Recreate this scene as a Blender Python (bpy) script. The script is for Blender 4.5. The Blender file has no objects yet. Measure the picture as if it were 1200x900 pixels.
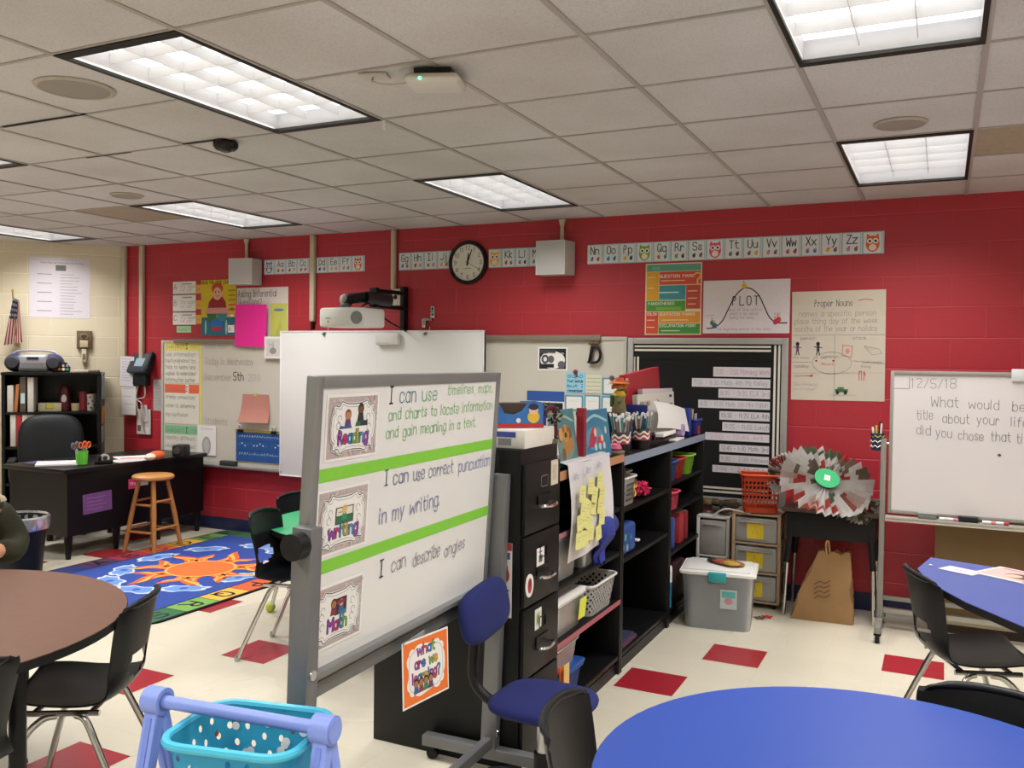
import bpy, bmesh, math, random
from mathutils import Vector, Matrix
random.seed(7)
SC = bpy.context.scene
COL = SC.collection
PI = math.pi
R_ = math.radians
# ---------------------------------------------------------------- camera, world, exposure, lamps
WY = 6.387            # inner face of the red wall
CH = 2.745            # ceiling height
cam_d = bpy.data.cameras.new('camera')
cam_d.sensor_width = 36.0
cam_d.lens = 1040.3 / 1200 * 36
cam_d.clip_start = 0.02
CAM = bpy.data.objects.new('camera', cam_d)
COL.objects.link(CAM)
cR = Vector((0.89945036, 0.43684513, 0.01246512))
cU = Vector((-0.02341104, 0.01968152, 0.99953217))
cF = Vector((-0.43639543, 0.89932139, -0.02792955))
CAM.matrix_world = Matrix(((cR.x, cU.x, -cF.x, 0), (cR.y, cU.y, -cF.y, 0), (cR.z, cU.z, -cF.z, 1.656), (0, 0, 0, 1)))
SC.camera = CAM
SC.view_settings.view_transform = 'Standard'
SC.view_settings.look = 'None'
SC.view_settings.exposure = 0.0
SC.view_settings.gamma = 1.0
SC.view_settings.use_curve_mapping = False
wd = bpy.data.worlds.new('world')
SC.world = wd
wd.use_nodes = True
wd.node_tree.nodes['Background'].inputs[0].default_value = (0.9, 0.95, 1.0, 1)
wd.node_tree.nodes['Background'].inputs[1].default_value = 0.05
LAMP_W = 16.5          # each ceiling troffer
LAMP_SPREAD = R_(132)
LAMP_COL = (1.0, 0.985, 0.955)
LENS_EMIT = 1.2
GX, GY = -0.503, 4.635   # ceiling grid origin (0.61 m cells)

# ---------------------------------------------------------------- helpers
def lin(h):
    h = h.lstrip('#')
    o = []
    for i in (0, 2, 4):
        c = int(h[i:i+2], 16) / 255
        o.append(c / 12.92 if c <= .04045 else ((c + .055) / 1.055) ** 2.4)
    return tuple(o) + (1,)

_mc = {}
def mat(hexc, rough=.6, metal=0.0, var=.06, scale=35, bump=0.0, trans=0.0, emit=0.0, name=None, alpha=1.0):
    """procedural Principled material: colour with faint noise variation"""
    key = (hexc, rough, metal, var, scale, bump, trans, emit, alpha)
    if key in _mc: return _mc[key]
    m = bpy.data.materials.new(name or 'mat_' + hexc)
    m.use_nodes = True
    nt = m.node_tree; b = nt.nodes['Principled BSDF']
    c = lin(hexc)
    b.inputs['Base Color'].default_value = c
    b.inputs['Roughness'].default_value = rough
    b.inputs['Metallic'].default_value = metal
    if not metal and sum(c[:3]) < .06: b.inputs['Specular IOR Level'].default_value = .28
    if trans: b.inputs['Transmission Weight'].default_value = trans
    if alpha < 1: b.inputs['Alpha'].default_value = alpha
    if emit:
        b.inputs['Emission Color'].default_value = c
        b.inputs['Emission Strength'].default_value = emit
    if var or bump:
        tc = nt.nodes.new('ShaderNodeTexCoord')
        nz = nt.nodes.new('ShaderNodeTexNoise'); nz.inputs['Scale'].default_value = scale; nz.inputs['Detail'].default_value = 3
        nt.links.new(tc.outputs['Object'], nz.inputs['Vector'])
        if var:
            mx = nt.nodes.new('ShaderNodeMix'); mx.data_type = 'RGBA'
            mx.inputs[6].default_value = tuple(max(0, x * (1 - var)) for x in c[:3]) + (1,)
            mx.inputs[7].default_value = tuple(min(1, x * (1 + var)) for x in c[:3]) + (1,)
            nt.links.new(nz.outputs[0], mx.inputs[0]); nt.links.new(mx.outputs[2], b.inputs['Base Color'])
        if bump:
            bp = nt.nodes.new('ShaderNodeBump'); bp.inputs['Strength'].default_value = bump; bp.inputs['Distance'].default_value = .004
            nt.links.new(nz.outputs[0], bp.inputs['Height']); nt.links.new(bp.outputs[0], b.inputs['Normal'])
    _mc[key] = m
    return m

def ink(hexc): return mat(hexc, .7, var=0)

# common materials
PAPER = mat('e2dfdc', .75, var=.02)
WHITE = mat('e6e5e3', .35, var=.02)
BOARD = mat('dcdbda', .32, var=.02, scale=6)
ALU = mat('8d8f90', .42, .55, var=.05, scale=60)
STEEL = mat('b9bbbd', .22, .95, var=.03)
CHROME = mat('c9c9c9', .15, 1.0, var=.02)
BLACK = mat('111113', .45, var=.1)
BLKPL = mat('1b1d22', .38, var=.12, scale=80)
INK = ink('22222a')
BLKLAM = mat('0b0b0d', .38, var=.15, scale=20)

class B:
    """collects geometry; build() links it as ONE mesh object"""
    def __init__(self):
        self.bm = bmesh.new(); self.mats = []; self.M = Matrix.Identity(4); self.L = 0.0
    def mi(self, m):
        if m not in self.mats: self.mats.append(m)
        return self.mats.index(m)
    def v(self, p): return self.bm.verts.new(self.M @ Vector(p))
    def f(self, vs, m):
        try:
            fc = self.bm.faces.new(vs); fc.material_index = self.mi(m); return fc
        except ValueError: return None
    def quad(self, pts, m): return self.f([self.v(p) for p in pts], m)
    def box(self, x0, x1, y0, y1, z0, z1, m, bev=0, seg=2):
        vs = [self.v(p) for p in ((x0,y0,z0),(x1,y0,z0),(x1,y1,z0),(x0,y1,z0),(x0,y0,z1),(x1,y0,z1),(x1,y1,z1),(x0,y1,z1))]
        fs = [self.f([vs[i] for i in q], m) for q in ((3,2,1,0),(4,5,6,7),(0,1,5,4),(1,2,6,5),(2,3,7,6),(3,0,4,7))]
        if bev:
            es = list({e for f_ in fs for e in f_.edges})
            r = bmesh.ops.bevel(self.bm, geom=es, offset=bev, segments=seg, profile=.5, affect='EDGES')
            k = self.mi(m)
            for f_ in r['faces']: f_.material_index = k
        return self
    def cbox(self, c, s, m, bev=0, seg=2):
        return self.box(c[0]-s[0]/2, c[0]+s[0]/2, c[1]-s[1]/2, c[1]+s[1]/2, c[2]-s[2]/2, c[2]+s[2]/2, m, bev, seg)
    def tube(self, pts, r, m, n=8, closed=False, caps=True):
        pts = [Vector(p) for p in pts]; N = len(pts)
        rs = r if isinstance(r, (list, tuple)) else [r] * N
        rings = []; up = None
        for i, p in enumerate(pts):
            a = pts[i-1] if (i > 0 or closed) else p
            b = pts[(i+1) % N] if (i < N-1 or closed) else p
            t = (b - a).normalized()
            if up is None:
                up = Vector((0,0,1)) if abs(t.z) < .9 else Vector((1,0,0))
            s = t.cross(up)
            if s.length < 1e-6: s = t.orthogonal()
            s.normalize(); up = s.cross(t).normalized()
            rings.append([self.v(p + (s*math.cos(2*PI*k/n) + up*math.sin(2*PI*k/n))*rs[i]) for k in range(n)])
        for i in range(N if closed else N-1):
            A, C = rings[i], rings[(i+1) % N]
            for k in range(n): self.f([A[k], A[(k+1)%n], C[(k+1)%n], C[k]], m)
        if caps and not closed:
            self.f(rings[0][::-1], m); self.f(rings[-1], m)
        return self
    def cyl(self, p0, p1, r, m, n=20, r1=None): return self.tube([p0, p1], [r, r if r1 is None else r1], m, n)
    def prism(self, poly, z0, z1, m, mtop=None, bev=0):
        n = len(poly)
        a = [self.v((x, y, z0)) for x, y in poly]; b = [self.v((x, y, z1)) for x, y in poly]
        fs = [self.f(a[::-1], m), self.f(b, mtop or m)]
        for i in range(n): fs.append(self.f([a[i], a[(i+1)%n], b[(i+1)%n], b[i]], m))
        if bev:
            es = [e for e in fs[1].edges] + [e for e in fs[0].edges]
            r = bmesh.ops.bevel(self.bm, geom=es, offset=bev, segments=2, profile=.5, affect='EDGES')
            for f_ in r['faces']: f_.material_index = self.mi(m)
        return self
    def lathe(self, prof, m, n=24, c=(0,0,0)):
        rings = []
        for r, z in prof:
            if r < 1e-5: rings.append([self.v((c[0], c[1], c[2]+z))])
            else: rings.append([self.v((c[0]+r*math.cos(2*PI*k/n), c[1]+r*math.sin(2*PI*k/n), c[2]+z)) for k in range(n)])
        for A, C in zip(rings, rings[1:]):
            for k in range(n):
                a = [A[k % len(A)], A[(k+1) % len(A)]] if len(A) > 1 else [A[0]]
                d = [C[(k+1) % len(C)], C[k % len(C)]] if len(C) > 1 else [C[0]]
                if len(a) + len(d) > 2: self.f(a + d, m)
        return self
    def ell(self, c, rad, m, n=16):
        k = n // 2
        rings = []
        for i in range(k + 1):
            t = PI * i / k
            if i in (0, k): rings.append([self.v((c[0], c[1], c[2] - rad[2]*math.cos(t)))])
            else: rings.append([self.v((c[0]+rad[0]*math.sin(t)*math.cos(2*PI*j/n), c[1]+rad[1]*math.sin(t)*math.sin(2*PI*j/n), c[2]-rad[2]*math.cos(t))) for j in range(n)])
        for A, C in zip(rings, rings[1:]):
            for j in range(n):
                a = [A[j], A[(j+1)%n]] if len(A) > 1 else [A[0]]
                d = [C[(j+1)%n], C[j]] if len(C) > 1 else [C[0]]
                self.f(a + d, m)
        return self
    def grid(self, P, m, skip=None, thick=0.0):
        """surface through a 2-D array of points; skip(i,j) leaves a face out; thick gives it real thickness"""
        V = [[self.v(p) for p in row] for row in P]
        fs = []
        for i in range(len(P)-1):
            for j in range(len(P[0])-1):
                if skip and skip(i, j): continue
                f_ = self.f([V[i][j], V[i+1][j], V[i+1][j+1], V[i][j+1]], m)
                if f_: fs.append(f_)
        for row in V:
            for w in row:
                if not w.link_faces: self.bm.verts.remove(w)
        if thick:
            bmesh.ops.recalc_face_normals(self.bm, faces=fs)
            bmesh.ops.solidify(self.bm, geom=fs, thickness=thick)
        return self
    def rbox(self, w, d, h, m, r=.05, taper=1.0, t=.003, rim=.012, holes=None, z0=0.0, c=(0,0), rows=10, n=64):
        """open tub with rounded corners, floor and rim; taper = bottom/top size; holes(u,k)->True leaves wall cells open"""
        def loop(s, z, off=0.0):
            o = []
            for qx, qy, a0 in ((1,1,0),(-1,1,90),(-1,-1,180),(1,-1,270)):
                for a in (0, 22.5, 45, 67.5, 90):
                    aa = R_(a0 + a)
                    o.append(Vector((c[0]+qx*(w*s/2-r)+(r+off)*math.cos(aa), c[1]+qy*(d*s/2-r)+(r+off)*math.sin(aa), z)))
            # resample evenly
            L = [(o[(i+1) % len(o)]-o[i]).length for i in range(len(o))]; T = sum(L); res = []; acc = 0; i = 0
            for k in range(n):
                tgt = T*k/n
                while acc + L[i] < tgt: acc += L[i]; i += 1
                res.append(o[i].lerp(o[(i+1) % len(o)], (tgt-acc)/max(L[i], 1e-9)))
            return res
        P = [loop(taper + (1-taper)*k/rows, z0 + h*k/rows) for k in range(rows+1)]
        P = [p + [p[0]] for p in P]
        V = [[self.v(q) for q in p[:-1]] for p in P]
        fs = []
        for k in range(rows):
            for u in range(n):
                if holes and holes(u, k):
                    q = [V[k][u], V[k][(u+1)%n], V[k+1][(u+1)%n], V[k+1][u]]; co = [x.co.copy() for x in q]
                    def bl(s_, t_): return (co[0]*(1-s_)+co[1]*s_)*(1-t_)+(co[3]*(1-s_)+co[2]*s_)*t_
                    oc = [self.bm.verts.new(bl(.5+.43*math.cos(-PI*.75+PI/4*j), .5+.43*math.sin(-PI*.75+PI/4*j))) for j in range(8)]
                    for j in range(4):
                        a_, b_, c_ = oc[2*j], oc[(2*j+1) % 8], oc[(2*j+2) % 8]
                        for tri in ((q[j], b_, a_), (q[j], q[(j+1) % 4], b_), (q[(j+1) % 4], c_, b_)): fs.append(self.f(list(tri), m))
                    continue
                fs.append(self.f([V[k][u], V[k][(u+1)%n], V[k+1][(u+1)%n], V[k+1][u]], m))
        fs.append(self.f(V[0][::-1], m))
        bmesh.ops.solidify(self.bm, geom=[x for x in fs if x], thickness=-t)
        if rim:
            self.tube([tuple(self.M.inverted() @ (self.M @ q)) for q in loop(1.0, z0+h, rim*.4)], rim*.55, m, 8, closed=True)
        return self
    def pad(self, w, h, d, m, M, e=.62):
        M0 = self.M; self.M = M0 @ M; rows = []; N1, N2 = 12, 40
        def sp(a): c, s = math.cos(a), math.sin(a); return math.copysign(abs(c)**e, c), math.copysign(abs(s)**e, s)
        for i in range(N1+1):
            ph = -PI/2+PI*i/N1; cz, sz = abs(math.cos(ph))**.45, math.sin(ph); sz = math.copysign(abs(sz)**.8, sz)
            rows.append([(w/2*cz*sp(2*PI*k/N2)[0], h/2*cz*sp(2*PI*k/N2)[1], d/2*sz) for k in range(N2+1)])
        self.grid(rows, m); self.M = M0
        bmesh.ops.remove_doubles(self.bm, verts=self.bm.verts, dist=.0002); return self
    # ---- flat artwork on the local XY plane, facing +Z
    def slab(self, w, h, t, m, o=(0, 0)):
        self.box(o[0], o[0]+w, o[1], o[1]+h, 0, t, m); self.L = t + .0003; return self
    def up(self): self.L += .00006; return self.L
    def rect(self, x0, y0, x1, y1, m):
        z = self.up(); self.quad(((x0,y0,z),(x1,y0,z),(x1,y1,z),(x0,y1,z)), m); return self
    def poly(self, pts, m):
        z = self.up()
        f_ = self.f([self.v((x, y, z)) for x, y in pts], m)
        if f_ and len(pts) > 4: bmesh.ops.triangulate(self.bm, faces=[f_])
        return self
    def disc(self, cx, cy, rx, ry, m, n=20, a0=0, a1=360):
        return self.poly([(cx+rx*math.cos(R_(a0+(a1-a0)*k/n)), cy+ry*math.sin(R_(a0+(a1-a0)*k/n))) for k in range(n + (0 if a1-a0 == 360 else 1))], m)
    def _strip(self, pts, w, m, z, closed=False):
        n = len(pts)
        if n < 2: return
        if not closed:                     # break the stroke where it turns sharply
            for i in range(1, n-1):
                ax, ay = pts[i][0]-pts[i-1][0], pts[i][1]-pts[i-1][1]; bx, by = pts[i+1][0]-pts[i][0], pts[i+1][1]-pts[i][1]
                if ax*bx+ay*by < .25*math.hypot(ax, ay)*math.hypot(bx, by):
                    self._strip(pts[:i+1], w, m, z); self._strip(pts[i:], w, m, z); return
        L = []; Rr = []
        for i, p in enumerate(pts):
            a = pts[i-1] if (i > 0 or closed) else p
            b = pts[(i+1) % n] if (i < n-1 or closed) else p
            dx, dy = b[0]-a[0], b[1]-a[1]; d = math.hypot(dx, dy) or 1
            nx, ny = -dy/d*w/2, dx/d*w/2
            ex, ey = 0, 0
            if not closed and i == 0: ex, ey = -dx/d*w/2, -dy/d*w/2
            if not closed and i == n-1: ex, ey = dx/d*w/2, dy/d*w/2
            L.append(self.v((p[0]+nx+ex, p[1]+ny+ey, z))); Rr.append(self.v((p[0]-nx+ex, p[1]-ny+ey, z)))
        for i in range(n if closed else n-1):
            j = (i+1) % n; self.f([L[i], Rr[i], Rr[j], L[j]], m)
    def line(self, pts, w, m, closed=False):
        self._strip(pts, w, m, self.up(), closed); return self
    def text(self, s, x, y, h, m, w=.09, gap=.28, jit=0.0, slant=0.0, outline=None, sx=1.0, fit=None, center=False):
        """handwritten stroke lettering; h = capital height, w = stroke width relative to h"""
        u = h / 6.0
        ms = m if isinstance(m, (list, tuple)) else [m]
        def adv(ch): return (GLY[ch][0] if ch in GLY else 3) * u * sx + gap * h
        tot = sum(adv(c) for c in s) - gap*h
        if fit: sx = sx * fit / tot; tot = fit if abs(tot) > 0 else tot
        if fit:
            k = fit / max(1e-9, sum((GLY[c][0] if c in GLY else 3)*u + gap*h for c in s) - gap*h)
            sx = k; gapx = gap*h*k
        else: gapx = gap*h
        if center: x -= tot/2
        z1 = self.up(); z2 = self.up()
        cx = x; i = 0
        for ch in s:
            g = GLY.get(ch)
            if g is None: cx += 3*u*sx + gapx; continue
            mm = ms[i % len(ms)]; i += 1
            jy = random.uniform(-jit, jit)*h; js = 1 + random.uniform(-jit, jit)
            for st in g[1]:
                p = [(cx + (px + slant*(py-2))*u*sx*js, y + (py-2)*u*js + jy) for px, py in st]
                if outline: self._strip(p, (w+.10)*h, outline, z1)
                self._strip(p, w*h, mm, z2)
            cx += g[0]*u*sx + gapx
        return self
    def build(self, name, parent=None, M=None, smooth=True, angle=40, recalc=True):
        bm = self.bm
        if recalc == 'all': bmesh.ops.recalc_face_normals(bm, faces=bm.faces)
        me = bpy.data.meshes.new(name); bm.to_mesh(me); bm.free()
        for m in self.mats: me.materials.append(m)
        if smooth:
            me.polygons.foreach_set('use_smooth', [True]*len(me.polygons)); me.set_sharp_from_angle(angle=R_(angle))
        o = bpy.data.objects.new(name, me); COL.objects.link(o)
        if parent is not None: o.parent = parent
        if M is not None: o.matrix_local = M
        return o

def _glyphs():
    src = """a4 45 36 16 05 03 12 32 43;46 42|b4 08 02;05 16 36 45 43 32 12 03|c4 45 36 16 05 03 12 32 43|d4 48 42;45 36 16 05 03 12 32 43
e4 04 44 45 36 16 05 03 12 32 43|f3 38 28 17 12;06 36|g4 45 36 16 05 03 12 32 43;46 41 30 10 01|h4 08 02;05 16 36 45 42|i1 06 02;08 07|j2 16 11 00;18 17
k3 08 02;36 04 32|l1 08 02|m6 06 02;05 16 26 35 32;35 46 56 65 62|n4 06 02;05 16 36 45 42|o4 16 05 03 12 32 43 45 36 16|p4 06 00;05 16 36 45 43 32 12 03
q4 46 40;45 36 16 05 03 12 32 43|r3 06 02;04 16 26 35|s3 35 26 16 05 14 24 33 22 12 03|t3 18 13 22 32;06 36|u4 06 03 12 32 43;46 42|v4 06 22 46|w6 06 12 35 52 66
x4 06 42;46 02|y4 06 22;46 10 00|z4 06 46 02 42|A4 02 28 42;14 34|B4 02 08 28 37 36 25 05;25 35 44 43 32 02|C4 47 38 18 07 03 12 32 43|D4 02 08 28 46 44 22 02
E4 48 08 02 42;05 35|F4 48 08 02;05 35|G4 47 38 18 07 03 12 32 43 45 25|H4 08 02;48 42;05 45|I2 18 12;08 28;02 22|J3 38 33 22 12 03|K4 08 02;48 05 42|L4 08 02 42
M6 02 08 35 68 62|N4 02 08 42 48|O4 18 07 03 12 32 43 47 38 18|P4 02 08 28 37 36 25 05|Q4 18 07 03 12 32 43 47 38 18;24 42|R4 02 08 28 37 36 25 05;25 42
S4 47 38 18 07 06 15 35 44 43 32 12 03|T4 08 48;28 22|U4 08 03 12 32 43 48|V4 08 22 48|W6 08 12 36 52 68|X4 08 42;48 02|Y4 08 25 48;25 22|Z4 08 48 02 42
04 18 07 03 12 32 43 47 38 18|12 07 18 12|24 07 18 38 47 46 02 42|34 07 18 38 47 46 35 15;35 44 43 32 12 03|44 38 04 44;38 32|54 48 08 05 35 44 43 32 12 03
64 47 38 18 07 03 12 32 43 44 35 15 04|74 08 48 12|84 15 06 07 18 38 47 46 35 15 04 03 12 32 43 44 35|94 03 12 32 43 47 38 18 07 06 15 35 46
.1 02 03|,1 12 01|/3 02 38|-3 05 35|:1 05 06;02 03|?4 07 18 38 47 46 24 23;22 21|!1 08 04;02 03|'1 08 07|&4 42 07 18 27 04 03 12 32 44"""
    G = {}
    for ent in src.replace('\n', '|').split('|'):
        ch, w = ent[0], int(ent[1]); sts = []
        for st in ent[2:].strip().split(';'):
            p = [(int(q[0]), int(q[1])) for q in st.split()]
            if len(p) > 3 and ch not in 'EFNZzMWvwKkTHL':
                q = [p[0]]
                for a, b in zip(p, p[1:]):
                    q += [(a[0]*.75+b[0]*.25, a[1]*.75+b[1]*.25), (a[0]*.25+b[0]*.75, a[1]*.25+b[1]*.75)]
                q.append(p[-1]); p = q
            sts.append(p)
        G[ch] = (w, sts)
    return G
GLY = _glyphs()

def frame(o, right, up):
    r = Vector(right).normalized(); u = Vector(up).normalized(); n = r.cross(u).normalized(); u = n.cross(r)
    return Matrix(((r.x, u.x, n.x, o[0]), (r.y, u.y, n.y, o[1]), (r.z, u.z, n.z, o[2]), (0, 0, 0, 1)))
def on_wall(x, z, off=0.0): return frame((x, WY-off, z), (1,0,0), (0,0,1))
CWO = Vector((-7.48, 6.387, 0)); CWR = Vector((.7071, .7071, 0)); CWN = Vector((.7071, -.7071, 0))
def on_cream(s, z, off=0.0):           # s metres from the corner (negative, towards the cream wall's far end)
    p = CWO + CWR*s + CWN*off
    return frame((p.x, p.y, z), CWR, (0,0,1))
def rz(a): return Matrix.Rotation(a, 4, 'Z')
def at(x, y, z=0, a=0): return Matrix.Translation((x, y, z)) @ rz(R_(a))

def tag(o, label, cat, group=None, kind=None):
    o['label'] = label; o['category'] = cat
    if group: o['group'] = group
    if kind: o['kind'] = kind
    return o
def thing(name, label, cat, M, group=None):
    o = bpy.data.objects.new(name, None); COL.objects.link(o); o.empty_display_size = .1
    o.matrix_world = M
    return tag(o, label, cat, group)
def struct(o): o['kind'] = 'structure'; return o
def lab(o, label): o['label'] = label; return o
def dup(root, M, label=None, group=None):
    def cp(o, par):
        c = o.copy(); COL.objects.link(c)
        if par is not None: c.parent = par
        for ch in list(o.children): cp(ch, c)
        return c
    r = cp(root, None); r.matrix_world = M
    if label: r['label'] = label
    if group: r['group'] = group
    return r
def catmull(P, k=4):
    o = []
    n = len(P)
    for i in range(n-1):
        p0, p1, p2, p3 = P[max(i-1,0)], P[i], P[i+1], P[min(i+2,n-1)]
        for j in range(k):
            t = j/k
            o.append(tuple(.5*((2*b)+(-a+c)*t+(2*a-5*b+4*c-d)*t*t+(-a+3*b-3*c+d)*t**3) for a, b, c, d in zip(p0, p1, p2, p3)))
    o.append(tuple(P[-1])); return o
# ---------------------------------------------------------------- room shell
def wall_mat(hexc, offx, offz, name, rough=.42):
    m = bpy.data.materials.new(name); m.use_nodes = True
    nt = m.node_tree; b = nt.nodes['Principled BSDF']; b.inputs['Roughness'].default_value = rough
    tc = nt.nodes.new('ShaderNodeTexCoord'); mp = nt.nodes.new('ShaderNodeMapping')
    mp.inputs['Location'].default_value = (offx, offz, 0)
    nt.links.new(tc.outputs['Object'], mp.inputs['Vector'])
    br = nt.nodes.new('ShaderNodeTexBrick'); br.offset = .5
    br.inputs['Scale'].default_value = 1; br.inputs['Mortar Size'].default_value = .006; br.inputs['Mortar Smooth'].default_value = .6
    br.inputs['Brick Width'].default_value = .4064; br.inputs['Row Height'].default_value = .2032; br.inputs['Bias'].default_value = 0
    c = lin(hexc)
    br.inputs['Color1'].default_value = c
    br.inputs['Color2'].default_value = tuple(x*.95 for x in c[:3]) + (1,)
    br.inputs['Mortar'].default_value = tuple(min(1, x*1.12+.006) for x in c[:3]) + (1,)
    nt.links.new(mp.outputs[0], br.inputs['Vector'])
    nt.links.new(br.outputs['Color'], b.inputs['Base Color'])
    nz = nt.nodes.new('ShaderNodeTexNoise'); nz.inputs['Scale'].default_value = 55; nz.inputs['Detail'].default_value = 3
    nt.links.new(tc.outputs['Object'], nz.inputs['Vector'])
    ad = nt.nodes.new('ShaderNodeMath'); ad.operation = 'MULTIPLY_ADD'; ad.inputs[1].default_value = -.8
    nt.links.new(br.outputs['Fac'], ad.inputs[0])
    n2 = nt.nodes.new('ShaderNodeMath'); n2.operation = 'MULTIPLY'; n2.inputs[1].default_value = .25
    nt.links.new(nz.outputs[0], n2.inputs[0]); nt.links.new(n2.outputs[0], ad.inputs[2])
    bp = nt.nodes.new('ShaderNodeBump'); bp.inputs['Strength'].default_value = .55; bp.inputs['Distance'].default_value = .006
    nt.links.new(ad.outputs[0], bp.inputs['Height']); nt.links.new(bp.outputs[0], b.inputs['Normal'])
    return m
XR, YB = 2.6, -4.2      # side wall and rear wall behind the camera
XL = -9.6
RED = 'a92a36'; CREAM = 'd2c7ae'
def wall(name, M, w, m, h=CH):
    b = B(); b.box(0, w, 0, h, -.12, 0, m); return struct(b.build(name, M=M, smooth=False))
wall('wall_red', frame((-7.48, WY, 0), (1,0,0), (0,0,1)), XR+7.48, wall_mat(RED, 0.0, 0.0, 'red_block_wall'))
cw = B(); cl = 3.0
wall('wall_cream', on_cream(-cl, 0), cl, wall_mat(CREAM, .1, 0.0, 'cream_block_wall', .5))
px, py = (CWO + CWR*(-cl)).xy
wall('wall_left', frame((px, YB, 0), (0,1,0), (0,0,1)), py-YB, wall_mat(CREAM, .0, 0.0, 'cream_block_wall_b', .5))
wall('wall_right', frame((XR, WY, 0), (0,-1,0), (0,0,1)), WY-YB, wall_mat(CREAM, .2, 0.0, 'cream_block_wall_c', .5))
wall('wall_rear', frame((XR, YB, 0), (-1,0,0), (0,0,1)), XR-px, wall_mat(CREAM, .2, 0.0, 'cream_block_wall_d', .5))
# floor: pale vinyl tiles with scattered dark red ones
def floor_mat(hexc, name):
    m = bpy.data.materials.new(name); m.use_nodes = True
    nt = m.node_tree; b = nt.nodes['Principled BSDF']; b.inputs['Roughness'].default_value = .22
    tc = nt.nodes.new('ShaderNodeTexCoord'); mp = nt.nodes.new('ShaderNodeMapping'); mp.inputs['Location'].default_value = (1.4735, -4.2595, 0)
    nt.links.new(tc.outputs['Object'], mp.inputs['Vector'])
    br = nt.nodes.new('ShaderNodeTexBrick'); br.offset = 0
    br.inputs['Scale'].default_value = 1; br.inputs['Mortar Size'].default_value = .0008; br.inputs['Brick Width'].default_value = .305; br.inputs['Row Height'].default_value = .305
    nt.links.new(mp.outputs[0], br.inputs['Vector'])
    c = lin(hexc)
    nz = nt.nodes.new('ShaderNodeTexNoise'); nz.inputs['Scale'].default_value = 5; nz.inputs['Detail'].default_value = 2
    nt.links.new(tc.outputs['Object'], nz.inputs['Vector'])
    br.inputs['Color1'].default_value = c; br.inputs['Color2'].default_value = tuple(x*.965 for x in c[:3])+(1,)
    br.inputs['Mortar'].default_value = tuple(x*.82 for x in c[:3])+(1,)
    mx = nt.nodes.new('ShaderNodeMix'); mx.data_type = 'RGBA'; mx.blend_type = 'MULTIPLY'; mx.inputs[0].default_value = .16
    rp = nt.nodes.new('ShaderNodeValToRGB'); rp.color_ramp.elements[0].color = (.75,.73,.68,1); rp.color_ramp.elements[1].color = (1,1,1,1)
    rp.color_ramp.elements[0].position = .15; rp.color_ramp.elements[1].position = .85
    nt.links.new(nz.outputs[0], rp.inputs[0]); nt.links.new(br.outputs[0], mx.inputs[6]); nt.links.new(rp.outputs[0], mx.inputs[7])
    nt.links.new(mx.outputs[2], b.inputs['Base Color'])
    n2 = nt.nodes.new('ShaderNodeTexNoise'); n2.inputs['Scale'].default_value = 1.5; n2.inputs['Detail'].default_value = 1
    nt.links.new(tc.outputs['Object'], n2.inputs['Vector'])
    mr = nt.nodes.new('ShaderNodeMapRange'); mr.inputs[3].default_value = .16; mr.inputs[4].default_value = .36
    nt.links.new(n2.outputs[0], mr.inputs[0]); nt.links.new(mr.outputs[0], b.inputs['Roughness'])
    return m
FL = floor_mat('d3ccba', 'pale_vinyl_tile'); FR = floor_mat('9c2430', 'red_vinyl_tile')
b = B()
b.box(px-.1, XR+.1, YB-.1, WY+.1, -.1, 0, FL)
for x, y in ((-1.4735,4.2595),(-1.17,4.873),(-.262,5.15),(-3.556,3.68),(-3.84,3.03),(-3.28,2.27),(-4.51,4.26),(-6.36,5.0),(-6.66,4.4),(-6.75,5.6),(-5.0,2.9),(.4,4.0),(-.9,3.3),(-2.35,4.7)):
    b.quad(((x,y,.0006),(x+.305,y,.0006),(x+.305,y+.305,.0006),(x,y+.305,.0006)), FR)
struct(b.build('floor', smooth=False))
# ceiling: 2x2 ft lay-in tiles on a metal grid
def ceil_mat():
    m = bpy.data.materials.new('ceiling_tile'); m.use_nodes = True
    nt = m.node_tree; b = nt.nodes['Principled BSDF']; b.inputs['Roughness'].default_value = .9
    tc = nt.nodes.new('ShaderNodeTexCoord')
    n1 = nt.nodes.new('ShaderNodeTexNoise'); n1.inputs['Scale'].default_value = 160; n1.inputs['Detail'].default_value = 2
    n2 = nt.nodes.new('ShaderNodeTexNoise'); n2.inputs['Scale'].default_value = 1.3; n2.inputs['Detail'].default_value = 4
    for n in (n1, n2): nt.links.new(tc.outputs['Object'], n.inputs['Vector'])
    rp = nt.nodes.new('ShaderNodeValToRGB')
    rp.color_ramp.elements[0].position = .32; rp.color_ramp.elements[0].color = lin('b9b5b4')
    rp.color_ramp.elements[1].position = .52; rp.color_ramp.elements[1].color = lin('c8c5c6')
    nt.links.new(n1.outputs[0], rp.inputs[0])
    mx = nt.nodes.new('ShaderNodeMix'); mx.data_type = 'RGBA'; mx.blend_type = 'MULTIPLY'; mx.inputs[0].default_value = .5
    r2 = nt.nodes.new('ShaderNodeValToRGB'); r2.color_ramp.elements[0].color = lin('dcd6d0'); r2.color_ramp.elements[1].color = (1,1,1,1)
    r2.color_ramp.elements[0].position = .3; r2.color_ramp.elements[1].position = .6
    nt.links.new(n2.outputs[0], r2.inputs[0]); nt.links.new(rp.outputs[0], mx.inputs[6]); nt.links.new(r2.outputs[0], mx.inputs[7])
    nt.links.new(mx.outputs[2], b.inputs['Base Color'])
    bp = nt.nodes.new('ShaderNodeBump'); bp.inputs['Strength'].default_value = .2; bp.inputs['Distance'].default_value = .003
    nt.links.new(n1.outputs[0], bp.inputs['Height']); nt.links.new(bp.outputs[0], b.inputs['Normal'])
    return m
CT = ceil_mat(); TB = mat('a09995', .6, var=.03); STAIN = mat('9d8f7c', .9, var=.2, scale=30); GAP = mat('15130f', .9)
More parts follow.
